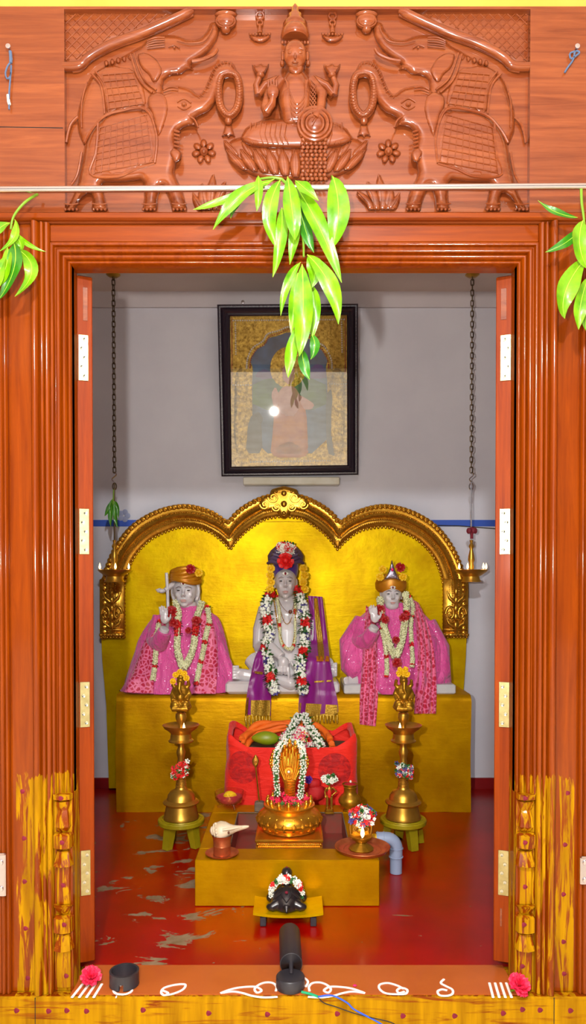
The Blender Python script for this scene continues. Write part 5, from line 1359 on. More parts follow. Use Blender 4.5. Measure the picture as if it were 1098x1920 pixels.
for x in (px0, px1): mb.box((x, (pf+pbk)/2, (zq+AT)/2-.002), (.004, pbk-pf, AT-zq-.004))
for y in (pf, pbk): mb.box(((px0+px1)/2, y, (zq+AT)/2-.002), (px1-px0, .004, AT-zq-.004))
mb.build('basin_lining', PITP, blk, smooth=False)
rim = MB()
for a, b in (((px0, pbk), (px1, pbk)), ((px0, pf), (px0, pbk)), ((px1, pf), (px1, pbk))): rim.tube([V((*a, AT+.0005)), V((*b, AT+.0005))], .0022, seg=5)
rim.build('basin_rim', STONE, blk)
# PVC drain
pd = 2.90
drain = thing('drain_pipe', 'grey plastic elbow pipe beside the offering block', 'pipe', P(742, 1640, pd))
mb = MB(); r_ = 12.3*pd/F; cz = P(742, 1578, pd).z; xv = P(742, 1600, pd).x
ctr = V((xv-.038, pd, cz-.026)); bend = [ctr+V((.038*math.sin(a), 0, .038*math.cos(a))) for a in [PI/2*k/10 for k in range(11)]]
mb.tube([V((ax1+.022, pd, bend[0].z))]+bend+[V((xv, pd, P(742, 1608, pd).z))], r_, seg=24); el = mb.build('elbow', PVC, drain)
mb = MB(); mb.tube([V((xv, pd, P(742, 1606, pd).z)), V((xv, pd, .002))], r_*.92, seg=24); mb.build('down_pipe', PVC, drain)
mb = MB()
for p, d in ((V((ax1+.028, pd, bend[0].z)), (1, 0, 0)), (V((ax1+.052, pd, bend[0].z)), (1, 0, 0)), (V((xv, pd, P(742, 1590, pd).z)), (0, 0, 1)), (V((xv, pd, P(742, 1606, pd).z)), (0, 0, 1))):
    mb.lathe([(r_, -.002), (r_*1.10, -.0015), (r_*1.10, .0015), (r_, .002)], p, seg=24, axis=d)
mb.build('socket_rings', PVC, el)
mb = MB(); mb.tube([V((ax1-.012, pd, bend[0].z)), V((ax1+.024, pd, bend[0].z))], r_*.72, seg=20); mb.build('yellow_stub', YELF, drain)
# red bundle
RF = 3.31
bun = thing('cloth_covered_seat', 'seat wrapped in bright red printed cloth behind the gold serpent', 'draped seat', (P(545, 1500, 3.42).x, 3.42, 0))
BX0, BX1 = P(421, 1440, RF).x, P(671, 1440, RF).x; BCX = (BX0+BX1)/2; BHX = (BX1-BX0)/2
def bring(t, k_in, dz=0.0):
    r = []
    for k in range(96):
        a = 2*PI*k/96; ca, sa = math.cos(a), math.sin(a); e = .40; ux = math.copysign(abs(ca)**e, ca); uy = math.copysign(abs(sa)**e, sa)
        side = max(0, (abs(ux)-.70)/.30); bk = max(0, uy); zt = .400+.060*side*(1-.3*max(0, -uy))*(1.15 if ux < 0 else 1)+.030*bk
        z = zt*t+dz; n_ = noise.noise(V((ux*3, uy*3, z*7)))*.012; w = (1.02-.03*t)*k_in
        r.append(V((BCX+BHX*ux*w+n_*ca, 3.43+.12*uy*w+n_*sa, max(.001, z+n_*.5*t))))
    return r
ringsb = [bring(0, 1), bring(.2, 1), bring(.4, 1), bring(.6, 1), bring(.8, 1), bring(.94, 1), bring(1.0, .985), bring(1.0, .95), bring(1.0, .92, -.03)]
mb = MB(); mb.loft(ringsb, False); mb.build('red_cloth', REDC, bun, angle=80)
mb = MB(); mb.add([V((p.x, p.y, .385)) for p in ringsb[-1]], [tuple(range(96))]); mb.build('recess_shade_fill', simple('recess_shade_olive', rgb(70, 66, 40), .8), bun)  # flat fill; the shade of the open recess is put into its colour
# red knot and cloth heap in front of it
mb = MB()
for x, y, r in ((525, 1492, .030), (560, 1494, .032), (590, 1486, .036), (588, 1470, .026), (512, 1500, .022)):
    c = P(x, y, 3.215)
    mb.ell(c, (r*1.2, r*.75, r), seg=16, rings=10)
for v_i, p in enumerate(mb.v):
    q_ = p+V((1, 1, 1))*noise.noise(p*28)*.010; q_.z = max(q_.z, AT+.001); mb.v[v_i] = q_
tag(mb.build('crumpled_cloth', DKRED, angle=80), 'crumpled dark red cloth heaped behind the gold serpent', 'cloth')
mb = MB(); rosette(mb, P(578, 1462, 3.2), (.3, -1, .3), .018); tag(mb.build('violet_flower', simple('violet_bloom', rgb(86, 20, 150), .6), angle=70), 'small violet flower beside the gold serpent hood', 'flower')
# orange cloth ring on top
mb = MB(); q = [P(x, y, d) for x, y, d in ((456, 1398, 3.37), (462, 1384, 3.42), (480, 1370, 3.47), (510, 1364, 3.50), (545, 1361, 3.50), (580, 1364, 3.49), (604, 1372, 3.46), (618, 1386, 3.40), (622, 1398, 3.36))]
q = [V(p) for p in spline([tuple(p) for p in q], 40)]
for k in range(5):
    off = V((random.uniform(-.012, .012), random.uniform(-.01, .01), (k-2)*.010)); mb.tube([p+off+V((0, 0, .006*math.sin(i*.5+k*2))) for i, p in enumerate(q)], [.010+.006*math.sin(i*.35+k)**2 for i in range(40)], seg=8, flat=.7)
tag(mb.build('orange_cloth', ORANGE, angle=80), 'twisted orange cloth lying along the top of the red wrapped seat', 'cloth')
mg = thing('mango', 'green mango lying on the left of the red wrapped seat', 'mango', P(500, 1396, 3.36))
mb = MB(); c = P(499, 1384, 3.36); R_ = rotm('Y', 4)
mb.ell(c, (.058, .032, .031), R_, seg=24, rings=16)
for i, p in enumerate(mb.v):
    t = (p.x-c.x)/.058
    if t < 0: mb.v[i] = V((p.x-.010*t*t, p.y, lerp(p.z, c.z-.006, .25*t*t)))
mb.build('fruit', MANGO, mg)
mb = MB(); mb.tube([c+V((.056, 0, .004)), c+V((.064, 0, .008))], .003, seg=6); mb.build('stalk', STEM, mg)
# heap of flowers with garlands
heap = thing('flower_heap', 'heap of magenta, white and yellow flowers on the red wrapped seat', 'flowers', P(560, 1402, 3.38))
kinds = {'magenta_flowers': (PINKF, MB()), 'white_flowers': (WHITEF, MB()), 'yellow_flowers': (YELF, MB()), 'red_flowers': (REDF, MB()), 'green_leaves': (GREENF, MB())}
hc_ = P(562, 1402, 3.42)
for k in range(420):
    a = random.uniform(0, PI); q_ = random.uniform(-.1, PI*.5); d = V((math.cos(a)*math.cos(q_), -abs(math.sin(a)*math.cos(q_)), math.sin(q_)))
    c = hc_+V((d.x*.108, d.y*.062, d.z*.088)); nr = d+V((0, -.5, .2))
    w_ = random.random(); nm = 'magenta_flowers' if w_ < .46 else 'white_flowers' if w_ < .76 else 'green_leaves' if w_ < .84 else 'red_flowers' if w_ < .92 else 'yellow_flowers'
    flower5(kinds[nm][1], c, nr, random.uniform(.009, .017), 6)
for nm, (mt, m_) in kinds.items(): o = m_.build(nm, mt, heap, angle=70); o['kind'] = 'stuff'
mb = MB(); c = hc_; mb.ell(c, (.102, .056, .082), seg=20, rings=12); mb.build('heap_core', simple('dark_green_core', rgb(60, 40, 36), .8), heap)
garland('jasmine_string', 'white jasmine string draped in an inverted V over the flower heap', [[P(559, 1342, 3.47), P(548, 1362, 3.40), P(536, 1385, 3.33), P(526, 1400, 3.30)], [P(571, 1342, 3.47), P(580, 1362, 3.40), P(592, 1380, 3.35), P(602, 1400, 3.31)]], .020, fm('white', 'leaf'), lambda i, t, p, k: 'white' if rnd() < .85 else 'leaf', step=.0075)
# ---------------------------------------------------------------- gold serpent shrine
GD = 2.91; gx = P(542, 1560, GD).x
serp = thing('gold_serpent_shrine', 'polished gold serpent with five raised hoods on a round lotus base', 'idol', (gx, GD, zq))
mb = MB(); gz = P(540, 1574, 2.785).z
mb.rbox((gx, GD, (zq+gz)/2), (.235, .235, gz-zq-.004), .004); mb.rbox((gx, GD, gz-.008), (.256, .256, .014), .004); mb.rbox((gx, GD, gz-.034), (.252, .252, .012), .004)
for k in range(30):
    for s_ in (-1,): mb.ell((gx-.118+k*.00815, GD-.121, gz-.021), (.004, .003, .005), seg=8, rings=5)
mb.build('square_plinth', POLGOLD, serp, angle=35)
zz = lambda y: P(542, y, GD).z
mb = MB(); z0 = gz
mb.lathe([(.090, z0), (.105, z0+.004), (.100, z0+.010), (.118, z0+.022), (.127, z0+.036), (.127, z0+.046), (.120, z0+.062), (.104, z0+.076), (.096, z0+.080), (.092, z0+.085), (.100, z0+.092), (.100, z0+.099), (.090, z0+.104), (.080, z0+.106), (0, z0+.108)], (gx, GD, 0), seg=56); lb = mb.build('round_base', POLGOLD, serp, angle=50)
mb = MB()
for k in range(22):
    a = 2*PI*k/22; d = V((math.cos(a), math.sin(a), 0)); c = V((gx, GD, z0+.044))+d*.117
    mb.tube([c+V((0, 0, -.024))-d*.008, c+d*.002, c-d*.006+V((0, 0, .024))], [.011, .0145, .004], seg=10, flat=.8)
for k in range(14):
    a = 2*PI*k/14+.2; d = V((math.cos(a), math.sin(a), 0)); c = V((gx, GD, z0+.104))+d*.086
    mb.ell(c+V((0, 0, .006)), (.009, .009, .012), seg=10, rings=7); mb.ell(c+V((0, 0, .018)), .005, seg=8, rings=5)
mb.build('lotus_petals', POLGOLD, lb, angle=60)
# coiled body and hood
sgz = z0+.106; hz0, hz1 = zz(1500), zz(1398)
mb = MB()
hd_ = lambda t: GD+.02-.02*math.sin(t*PI)
rings = []
for t, w, d in ((0, .022, .024), (.15, .021, .022), (.32, .023, .018), (.44, .034, .015), (.58, .048, .013), (.76, .056, .012), (.92, .054, .011), (1.0, .050, .009)):
    z = lerp(sgz, hz1-.001, t); r = []
    for k in range(32):
        a = 2*PI*k/32; x = w*math.cos(a); y = d*math.sin(a)
        if t > .4 and math.sin(a) < 0: y -= .0045*math.cos(x/w*PI*4.5)*(t-.4)*1.6
        r.append(V((gx+.002+x, hd_(t)+y+.010*abs(x/.056)**2, z)))
    rings.append(r)
mb.loft(rings)
for k in range(9):
    hood_x = (k-4)/4; mb.tube([V((gx+.002+hood_x*.020, GD-.012, lerp(sgz, hz1, .40))), V((gx+.002+hood_x*.042, GD-.014+.014*hood_x**2, lerp(sgz, hz1, .62))), V((gx+.002+hood_x*.050, GD-.010+.016*hood_x**2, lerp(sgz, hz1, .80))), V((gx+.002+hood_x*.047, GD-.004+.016*hood_x**2, lerp(sgz, hz1, .95)))], [.003, .0045, .005, .005], seg=7)
for k in range(5):
    x = gx+.002+(k-2)*.0215; zt_ = hz1-.010+.006*(2-abs(k-2)); b = V((x, GD+.008, zt_-.02))
    mb.tube([V((lerp(gx+.002, x, .9), GD+.006, zt_-.05)), V((x, GD+.002, zt_-.025)), V((x, GD-.010, zt_+.004)), V((x, GD-.026, zt_+.004))], [.004, .007, .0095, .006], seg=10)
    mb.ell(V((x, GD-.018, zt_+.006)), (.010, .016, .008), seg=12, rings=8)
    mb.lathe([(.006, 0), (.008, .006), (.003, .014), (0, .018)], (x, GD-.010, zt_+.012), seg=8)
    for s_ in (-1, 1): mb.ell(V((x+s_*.007, GD-.026, zt_+.009)), .0026, seg=6, rings=5)
for s_ in (-1, 1):
    mb.puff([(542+s_*a, b) for a, b in ((4, 1408), (18, 1402), (29, 1406), (36, 1418), (37, 1433), (32, 1446), (20, 1455), (4, 1460))][::s_], lambda x, y, h: P(x, y, GD+.030-h), .008, 5, 3)
    for k in range(8): mb.ell(P(542+s_*(36-abs(k-3.5)*1.9), 1408+k*6, GD+.024), .0065, seg=8, rings=5)
hood = mb.build('serpent_hood', POLGOLD, serp, angle=60)
mb = MB(); cm_ = P(541, 1446, GD-.022); mb.lathe([(0, .010), (.006, .009), (.008, .006), (.016, .005), (.018, 0)], cm_, seg=20, axis=(0, -1, 0)); mb.build('round_boss', POLGOLD, hood)
mb = MB(); mb.ell(cm_+V((0, -.011, 0)), (.005, .002, .005)); mb.build('white_mark', WHITEF, hood)
mb = MB()
for k in range(9): mb.tube([V((gx+.002-.020+.006*abs(math.sin(k)), GD-.008, sgz+.012+k*.010)), V((gx+.002, GD-.006-.014, sgz+.010+k*.010)), V((gx+.022, GD-.008, sgz+.012+k*.010))], .0022, seg=5)
mb.build('belly_scales', POLGOLD, hood)
garland('jasmine_string', 'white jasmine string hanging on both sides of the gold serpent hood', [[P(546, 1392, 2.95), P(532, 1394, 2.90), P(521, 1405, 2.885), P(517, 1440, 2.885), P(520, 1491, 2.885)], [P(546, 1392, 2.95), P(560, 1394, 2.90), P(567, 1408, 2.885), P(568, 1445, 2.885), P(562, 1497, 2.885)]], .0135, fm('white', 'leaf'), lambda i, t, p, k: 'white' if rnd() < .88 else 'leaf', step=.006)
pet = thing('petal_heap', 'heap of crimson petals at the foot of the gold serpent hood', 'petals', V((gx, GD-.03, sgz)))
m_ = MB(); m2 = MB()
for k in range(70):
    a = random.uniform(0, 2*PI); r = .075*math.sqrt(random.random()); c = V((gx+r*math.cos(a), GD+r*math.sin(a)*.8, sgz+.006+.022*(1-r/.075)))
    flower5(m_ if k % 6 else m2, c, (random.uniform(-.6, .6), random.uniform(-1, 0), 1), random.uniform(.009, .016), 5)
o = m_.build('crimson_petals', HIBIS, pet, angle=70); o['kind'] = 'stuff'; o = m2.build('green_leaves', GREENF, pet, angle=70); o['kind'] = 'stuff'
# ---------------------------------------------------------------- small things on the block
def on_block(px, py): return G(px, py, AT)
b = on_block(416, 1603)
mb = MB(); mb.lathe([(0, .002), (.036, .002), (.040, .002), (.050, .005), (.058, .010), (.060, .0105), (.059, .008), (.048, .001), (0, 0)], b, seg=40); tag(mb.build('copper_saucer', COPPER, angle=40), 'small copper saucer under the copper tumbler', 'saucer')
mb = MB(); tz = .0035; mb.lathe([(0, tz), (.0305, tz), (.0305, tz+.004), (.030, tz+.030), (.0315, tz+.032), (.0305, tz+.034), (.032, tz+.056), (.0365, tz+.070), (.038, tz+.071), (.0365, tz+.069), (.030, tz+.05), (.029, tz+.01), (0, tz+.008)], b, seg=36)
tag(mb.build('copper_tumbler', COPPER, angle=40), 'copper tumbler holding the white conch', 'tumbler')
con = thing('conch_shell', 'white conch shell resting in the copper tumbler', 'conch', b+V((0, 0, .06)))
mb = MB(); c = b+V((.004, 0, .093))
rr = []; axis = V((1, -.15, .22)).normalized(); u = axis.orthogonal().normalized(); w_ = axis.cross(u)
for t, r in ((-.050, .003), (-.044, .012), (-.040, .016), (-.036, .015), (-.031, .024), (-.026, .023), (-.018, .031), (-.004, .033), (.012, .028), (.028, .018), (.044, .012), (.064, .0085), (.084, .006), (.096, .003)):
    rr.append([c+axis*t+(u*math.cos(a)*(1+.10*math.sin(3*a+t*40))+w_*math.sin(a))*r+V((0, 0, (-.006 if t > -.02 else 0))) for a in [2*PI*k/22 for k in range(22)]])
mb.loft(rr); mb.build('shell', CONCH, con, angle=60)
mb = MB(); mb.tube([c+V((.0, -.030, .006)), c+V((.03, -.026, .010)), c+V((.07, -.016, .014))], [.004, .006, .002], seg=7)
for k in range(6): mb.ell(c+V((-.026+.002*k, -.018+.012*math.cos(k), .02-.008*k)), .006, seg=8, rings=6)
mb.build('shell_lip', CONCH, con)
mb = MB(); mb.ell(c+V((.022, -.027, -.004)), (.004, .003, .005)); mb.build('shell_hole', RUDRA, con)
# glass bowl
b = on_block(430, 1516)
bowl = thing('glass_bowl', 'cut glass footed bowl of yellow and pink powder', 'bowl', b)
mb = MB(); mb.lathe([(0, .018), (.030, .018), (.048, .026), (.060, .044), (.063, .064), (.062, .076), (.0595, .076), (.060, .064), (.057, .046), (.046, .030), (.030, .0215), (0, .0215)], b, seg=48, lobes=(24, .018)); mb.build('glass_body', BOWLG, bowl, angle=60)
mb = MB()
for k in range(3):
    a = 2*PI*k/3-PI/2+.55; d = V((math.cos(a), math.sin(a), 0)); mb.tube([b+d*.036+V((0, 0, .024)), b+d*.044+V((0, 0, .012)), b+d*.050+V((0, 0, .0055))], [.010, .008, .0055], seg=9)
mb.build('glass_feet', BOWLG, bowl)
mb = MB(); mb.lathe([(0, .023), (.030, .023), (.044, .031), (.054, .046), (.056, .054), (.03, .058), (0, .060)], b, seg=30); mb.build('pink_powder', simple('pink_red_petals', rgb(206, 70, 80), .8, col2=rgb(190, 40, 50), vscale=70, bump=.8, bscale=90), bowl)
mb = MB(); mb.lathe([(.030, .057), (.022, .068), (.010, .074), (0, .076)], b, seg=16, lobes=(3, .1)); mb.build('yellow_powder', simple('turmeric_powder', rgb(236, 190, 10), .9, bump=.8, bscale=200), bowl)
# spear on a stone
b = on_block(486, 1521)
vel = thing('brass_spear', 'small leaf bladed brass spear standing in a square stone base', 'spear', b)
mb = MB(); mb.rbox(b+V((0, .0, .021)), (.040, .040, .042), .005); mb.build('stone_base', STONE, vel, angle=30)
t_ = P(479, 1436, b.y); mb = MB(); mb.tube([b+V((0, 0, .04)), t_], [.0035, .0028], seg=8); mb.build('shaft', BRASSD, vel)
mb = MB(); mb.puff([(479, 1414), (483, 1420), (485.5, 1427), (483.5, 1434), (480.5, 1439), (477.5, 1439), (474, 1434), (472, 1427), (475, 1420)], lambda x, y, h: P(x, y, b.y-h), .0045, 3, 1.6); bl_ = mb.build('blade', BRASS, vel, angle=60)
for i, p in enumerate(mb.v): mb.v[i] = V((p.x, 2*b.y-p.y+.001, p.z))
mb.build('blade_back', BRASS, bl_, angle=60)
mb = MB(); c = P(478.5, 1428, b.y-.005); mb.tube([c+V((.006*math.cos(a), 0, .006*math.sin(a))) for a in [i*PI/6 for i in range(12)]], .0015, seg=5, closed=True); mb.ell(c, .0022); mb.build('round_mark', COPPER, bl_)
# standing figurine
b = on_block(617, 1525)
fig = thing('brass_figurine', 'tiny standing brass figurine with one hand on its hip', 'figurine', b)
mb = MB(); mb.rbox(b+V((0, 0, .006)), (.038, .032, .011), .002); mb.rbox(b+V((0, 0, .016)), (.030, .026, .010), .002); mb.build('pedestal', BRASSD, fig, angle=30)
mb = MB(); z = b+V((0, 0, .020)); K2 = .125
j = lambda x, y, q=0: z+V((x*K2, q*K2, y*K2))
for s_ in (-1, 1):
    mb.tube([j(s_*.07, .0), j(s_*.075, .22), j(s_*.06, .44)], [.0045, .0055, .0068], seg=8); mb.ell(j(s_*.075, .015, -.04), (.005, .009, .004))
mb.tube([j(0, .40), j(0, .52), j(0, .68), j(0, .74)], [.011, .0095, .0125, .006], seg=12, flat=.75); mb.tube([j(0, .72), j(0, .82)], .0045, seg=8); mb.ell(j(0, .87), (.0085, .0085, .0105))
mb.tube([j(-.10, .72), j(-.15, .56), j(-.13, .42, -.03)], [.0045, .004, .0035], seg=8); mb.ell(j(-.13, .40, -.03), .0045)
mb.tube([j(.10, .72), j(.24, .58), j(.09, .46, -.03)], [.0045, .004, .0035], seg=8); mb.ell(j(.09, .46, -.05), .0045)
bd_ = remesh(mb.build('figure', BRASS, fig), .0011, 2)
mb = MB(); mb.ell(j(0, .52, -.075), (.0085, .003, .018)); mb.build('red_loincloth', REDF, fig)
m_ = MB(); m2 = MB()
for k in range(36):
    a = random.uniform(0, 2*PI); r = .026*math.sqrt(random.random()); c = j(0, 1.02)+V((r*math.cos(a)*1.1, -.004+random.uniform(-.01, .006), r*math.sin(a)*.75)); flower5(m_ if k % 4 else m2, c, (random.uniform(-.4, .4), -1, .5), .011, 6)
fl_ = thing('flower_tuft', 'tuft of small white flowers on the head of the tiny brass figurine', 'flowers', j(0, .93)); o = m_.build('white_flowers', WHITEF, fl_, angle=70); o['kind'] = 'stuff'; o = m2.build('green_leaves', GREENF, fl_, angle=70); o['kind'] = 'stuff'
# brass water pot
b = on_block(676, 1520); b = V((min(b.x, ax1-.06), min(b.y, AB-.075), AT))
pot = thing('brass_water_pot', 'round bellied brass water pot filled with red powder', 'pot', b)
mb = MB(); mb.lathe([(0, .001), (.030, .001), (.030, .005), (.024, .010), (.036, .020), (.048, .036), (.050, .046), (.044, .060), (.030, .072), (.026, .080), (.026, .098), (.029, .101), (.026, .104), (.031, .111), (.034, .114), (.032, .116), (.028, .110), (.022, .098), (0, .096)], b, seg=40); mb.build('pot_body', BRASSD, pot, angle=50)
mb = MB(); mb.lathe([(.029, .110), (.020, .118), (.008, .122), (0, .123)], b, seg=18, lobes=(4, .06)); mb.build('red_powder', simple('red_powder', rgb(170, 6, 24), .9, bump=.6, bscale=200), pot)
mb = MB(); mb.ell(b+V((.002, -.006, .126)), (.005, .004, .006)); mb.build('white_petal', WHITEF, pot)
# copper plate with brass lamp
b = on_block(679, 1594)
b = V((b.x, b.y, AT))
mb = MB(); mb.lathe([(0, .003), (.078, .003), (.082, .003), (.088, .006), (.093, .013), (.100, .016), (.101, .0145), (.094, .010), (.088, .001), (0, 0)], b, seg=56)
for r in (.030, .050, .068): mb.lathe([(r-.0025, .002), (r, .0042), (r+.0025, .002)], b, seg=40)
tag(mb.build('copper_plate', COPPER, angle=40), 'round copper plate under the small brass lamp', 'plate')
lmp = thing('brass_oil_lamp', 'small brass oil lamp with a lit flame and pierced back on the copper plate', 'oil lamp', b+V((-.004, 0, .004)))
c = b+V((-.004, .0, .004))
mb = MB(); mb.lathe([(0, 0), (.043, 0), (.045, .004), (.036, .012), (.022, .020), (.018, .026), (.026, .032), (.037, .040), (.040, .048), (.038, .049), (.030, .043), (0, .040)], c, seg=40, lobes=(12, .02)); mb.build('lamp_body', BRASSD, lmp, angle=50)
mb = MB()
zc = c+V((0, .022, 0))
for s_ in (-1, 1):
    mb.tube([zc+V((s_*.034, 0, .030)), zc+V((s_*.040, 0, .07)), zc+V((s_*.036, 0, .105)), zc+V((s_*.016, 0, .128)), zc+V((0, 0, .132))], .0045, seg=8)
    for k in range(4): mb.tube([zc+V((s_*(.018+.010*math.cos(t)), -.001, .066+k*.017+.008*math.sin(t))) for t in [i*PI/6 for i in range(12)]], .0028, seg=6, closed=True)
mb.rbox(zc+V((0, .003, .066)), (.062, .003, .06), .001)
mb.ell(zc+V((0, -.002, .085)), (.012, .008, .018)); mb.ell(zc+V((0, -.002, .110)), (.008, .007, .009)); mb.ell(zc+V((0, -.002, .062)), (.018, .009, .012))
mb.build('pierced_back', BRASS, lmp, angle=50)
wk = MB(); wk.tube([c+V((0, -.012, .044)), c+V((.002, -.026, .053))], .0025, seg=6); wk.build('wick', WHITEF, lmp); flame(lmp, c+V((.002, -.026, .054)), 1.35)
kk = {'white_flowers': (WHITEF, MB()), 'red_flowers': (REDF, MB()), 'violet_flowers': (PURPF, MB()), 'green_leaves': (GREENF, MB())}
for k in range(190):
    a = random.uniform(0, 2*PI); r = math.sqrt(random.random()); cc_ = zc+V((.004+.048*r*math.cos(a), -.016+random.uniform(-.016, .010), .118+.034*r*math.sin(a)))
    nm = random.choice(['white_flowers', 'white_flowers', 'red_flowers', 'red_flowers', 'violet_flowers', 'green_leaves']); flower5(kk[nm][1], cc_, (random.uniform(-.5, .5), -1, .4), random.uniform(.007, .012), 6)
fl_ = thing('flower_tuft', 'tuft of white, red and violet flowers on the small brass lamp of the copper plate', 'flowers', zc+V((0, -.016, .09)))
for nm, (mt, m_) in kk.items(): o = m_.build(nm, mt, fl_, angle=70); o['kind'] = 'stuff'
# ---------------------------------------------------------------- standing lamps on stools
def standing(cx, side, legs):
    SDp = 3.30; top = G(cx, 1534, .115); y_ = top.y; X_ = top.x; px_ = y_/F
    sc = .115
    stl = thing('round_stool', 'small olive painted round stool under the %s standing lamp' % side, 'stool', (X_, y_, 0), 'olive stools under the standing lamps')
    mb = MB(); R_ = 43.5*px_; mb.lathe([(0, sc), (R_*.97, sc), (R_, sc-.004), (R_, sc-.018), (R_*.95, sc-.023), (0, sc-.023)], (X_, y_, 0), seg=48)
    mb.lathe([(R_*.80, sc-.002), (R_*.82, sc+.003), (R_*.86, sc+.003), (R_*.88, sc-.002)], (X_, y_, 0), seg=48); mb.build('stool_top', OLIVE, stl, angle=35)
    for a in legs:
        d = V((math.cos(a), math.sin(a), 0)); mb = MB(); p0 = V((X_, y_, sc-.022))+d*R_*.62; p1 = V((X_, y_, .002))+d*R_*.80
        q = d.cross(V((0, 0, 1)))
        r0 = [p0+d*u*.017+q*v*.021 for u, v in ((-1, -1), (1, -1), (1, 1), (-1, 1))]; r1 = [p1+d*u*.014+q*v*.017 for u, v in ((-1, -1), (1, -1), (1, 1), (-1, 1))]
        mb.loft([r0, r1]); mb.build('leg', OLIVE, stl, smooth=False)
    L = thing('standing_oil_lamp', 'tall brass oil lamp on the %s stool, lit and topped by a seated figure' % side, 'oil lamp', (X_, y_, sc+.003), 'standing brass oil lamps')
    z = lambda y: P(cx, y, y_).z
    zb = sc+.003
    mb = MB(); mb.lathe([(0, zb), (33*px_, zb), (33*px_, zb+.006), (32*px_, zb+.012), (29.5*px_, z(1516)), (28*px_, z(1508)), (33*px_, z(1505)), (34*px_, z(1503)), (32*px_, z(1501)), (27*px_, z(1498)), (25*px_, z(1490)), (20*px_, z(1483)), (13*px_, z(1480)), (11.5*px_, z(1478))], (X_, y_, 0), seg=48); mb.build('lamp_base', BRASS, L, angle=40)
    mb = MB(); pr = [(11.5*px_, z(1479))]
    for k in range(10):
        yy = 1476-k*2.6; pr += [((10.8-k*.25)*px_, z(yy)), ((9.8-k*.25)*px_, z(yy-1.3))]
    pr += [(8.0*px_, z(1446)), (7*px_, z(1428)), (6*px_, z(1422)), (7.5*px_, z(1416)), (9*px_, z(1410)), (6*px_, z(1402)), (5.5*px_, z(1394)), (8*px_, z(1391))]
    mb.lathe(pr, (X_, y_, 0), seg=32); mb.build('column', BRASS, L, angle=45)
    mb = MB(); mb.lathe([(0, z(1391)), (23*px_, z(1390)), (23.5*px_, z(1388)), (20*px_, z(1385)), (19*px_, z(1375)), (22*px_, z(1371)), (31*px_, z(1365)), (34.5*px_, z(1359)), (33.5*px_, z(1358.6)), (28*px_, z(1363)), (12*px_, z(1368)), (0, z(1368))], (X_, y_, 0), seg=48); mb.build('oil_dish', BRASS, L, angle=40)
    mb = MB(); mb.lathe([(6*px_, z(1368)), (5*px_, z(1362)), (5.5*px_, z(1356)), (9*px_, z(1350)), (10.5*px_, z(1344)), (9.5*px_, z(1338)), (5*px_, z(1335)), (9*px_, z(1334)), (0, z(1333))], (X_, y_, 0), seg=28); mb.build('top_stem', BRASS, L, angle=45)
    fx = 9 if side == 'left' else -10
    p = V((X_+fx*px_, y_-.055, z(1366))); w_ = MB(); w_.tube([p+V((0, .02, -.004)), p+V((0, 0, .004))], .0026, seg=6); w_.build('wick', WHITEF, L); flame(L, p+V((0, 0, .006)), 1.0)
    # seated figure on the top
    mb = MB(); g = lambda dx, y, d=0: V((X_+dx*px_, y_+d, z(y)))
    mb.ell(g(0, 1329), (17*px_, .034, 5*px_)); mb.ell(g(-9, 1320, -.012), (10*px_, .026, 9*px_)); mb.ell(g(9, 1320, -.012), (10*px_, .026, 9*px_))
    mb.tube([g(0, 1325), g(0, 1308), g(0, 1292), g(0, 1284)], [.040, .032, .036, .018], seg=14, flat=.75); mb.ell(g(0, 1306, -.020), (9*px_, .022, 9*px_))
    mb.ell(g(0, 1277, -.006), (8*px_, .020, 9*px_)); mb.lathe([(8*px_, z(1272)), (7*px_, z(1267)), (3*px_, z(1261)), (0, z(1259))], (X_, y_, 0), seg=14)
    mb.tube([g(0, 1277, -.024), g(-1, 1290, -.034), g(3, 1300, -.034)], [.009, .008, .005], seg=8)
    for s_ in (-1, 1):
        mb.tube([g(s_*10, 1290), g(s_*16, 1302), g(s_*13, 1312, -.03)], [.013, .011, .009], seg=8); mb.tube([g(s_*10, 1289), g(s_*15, 1284), g(s_*14, 1274, -.01)], [.011, .009, .007], seg=8)
        mb.tube([g(s_*15, 1324, .0), g(s_*12, 1327, -.03), g(-s_*5, 1327, -.034)], [.014, .013, .008], seg=8)
    mb.tube([g(-14, 1322, -.02), g(-6, 1305, -.03), g(2, 1320, -.034)], .004, seg=6)
    remesh(mb.build('seated_figure', BRASSD, L), .0022, 2)
    return L, (lambda dx, y, d=0: V((X_+dx*px_, y_+d, z(y)))), px_
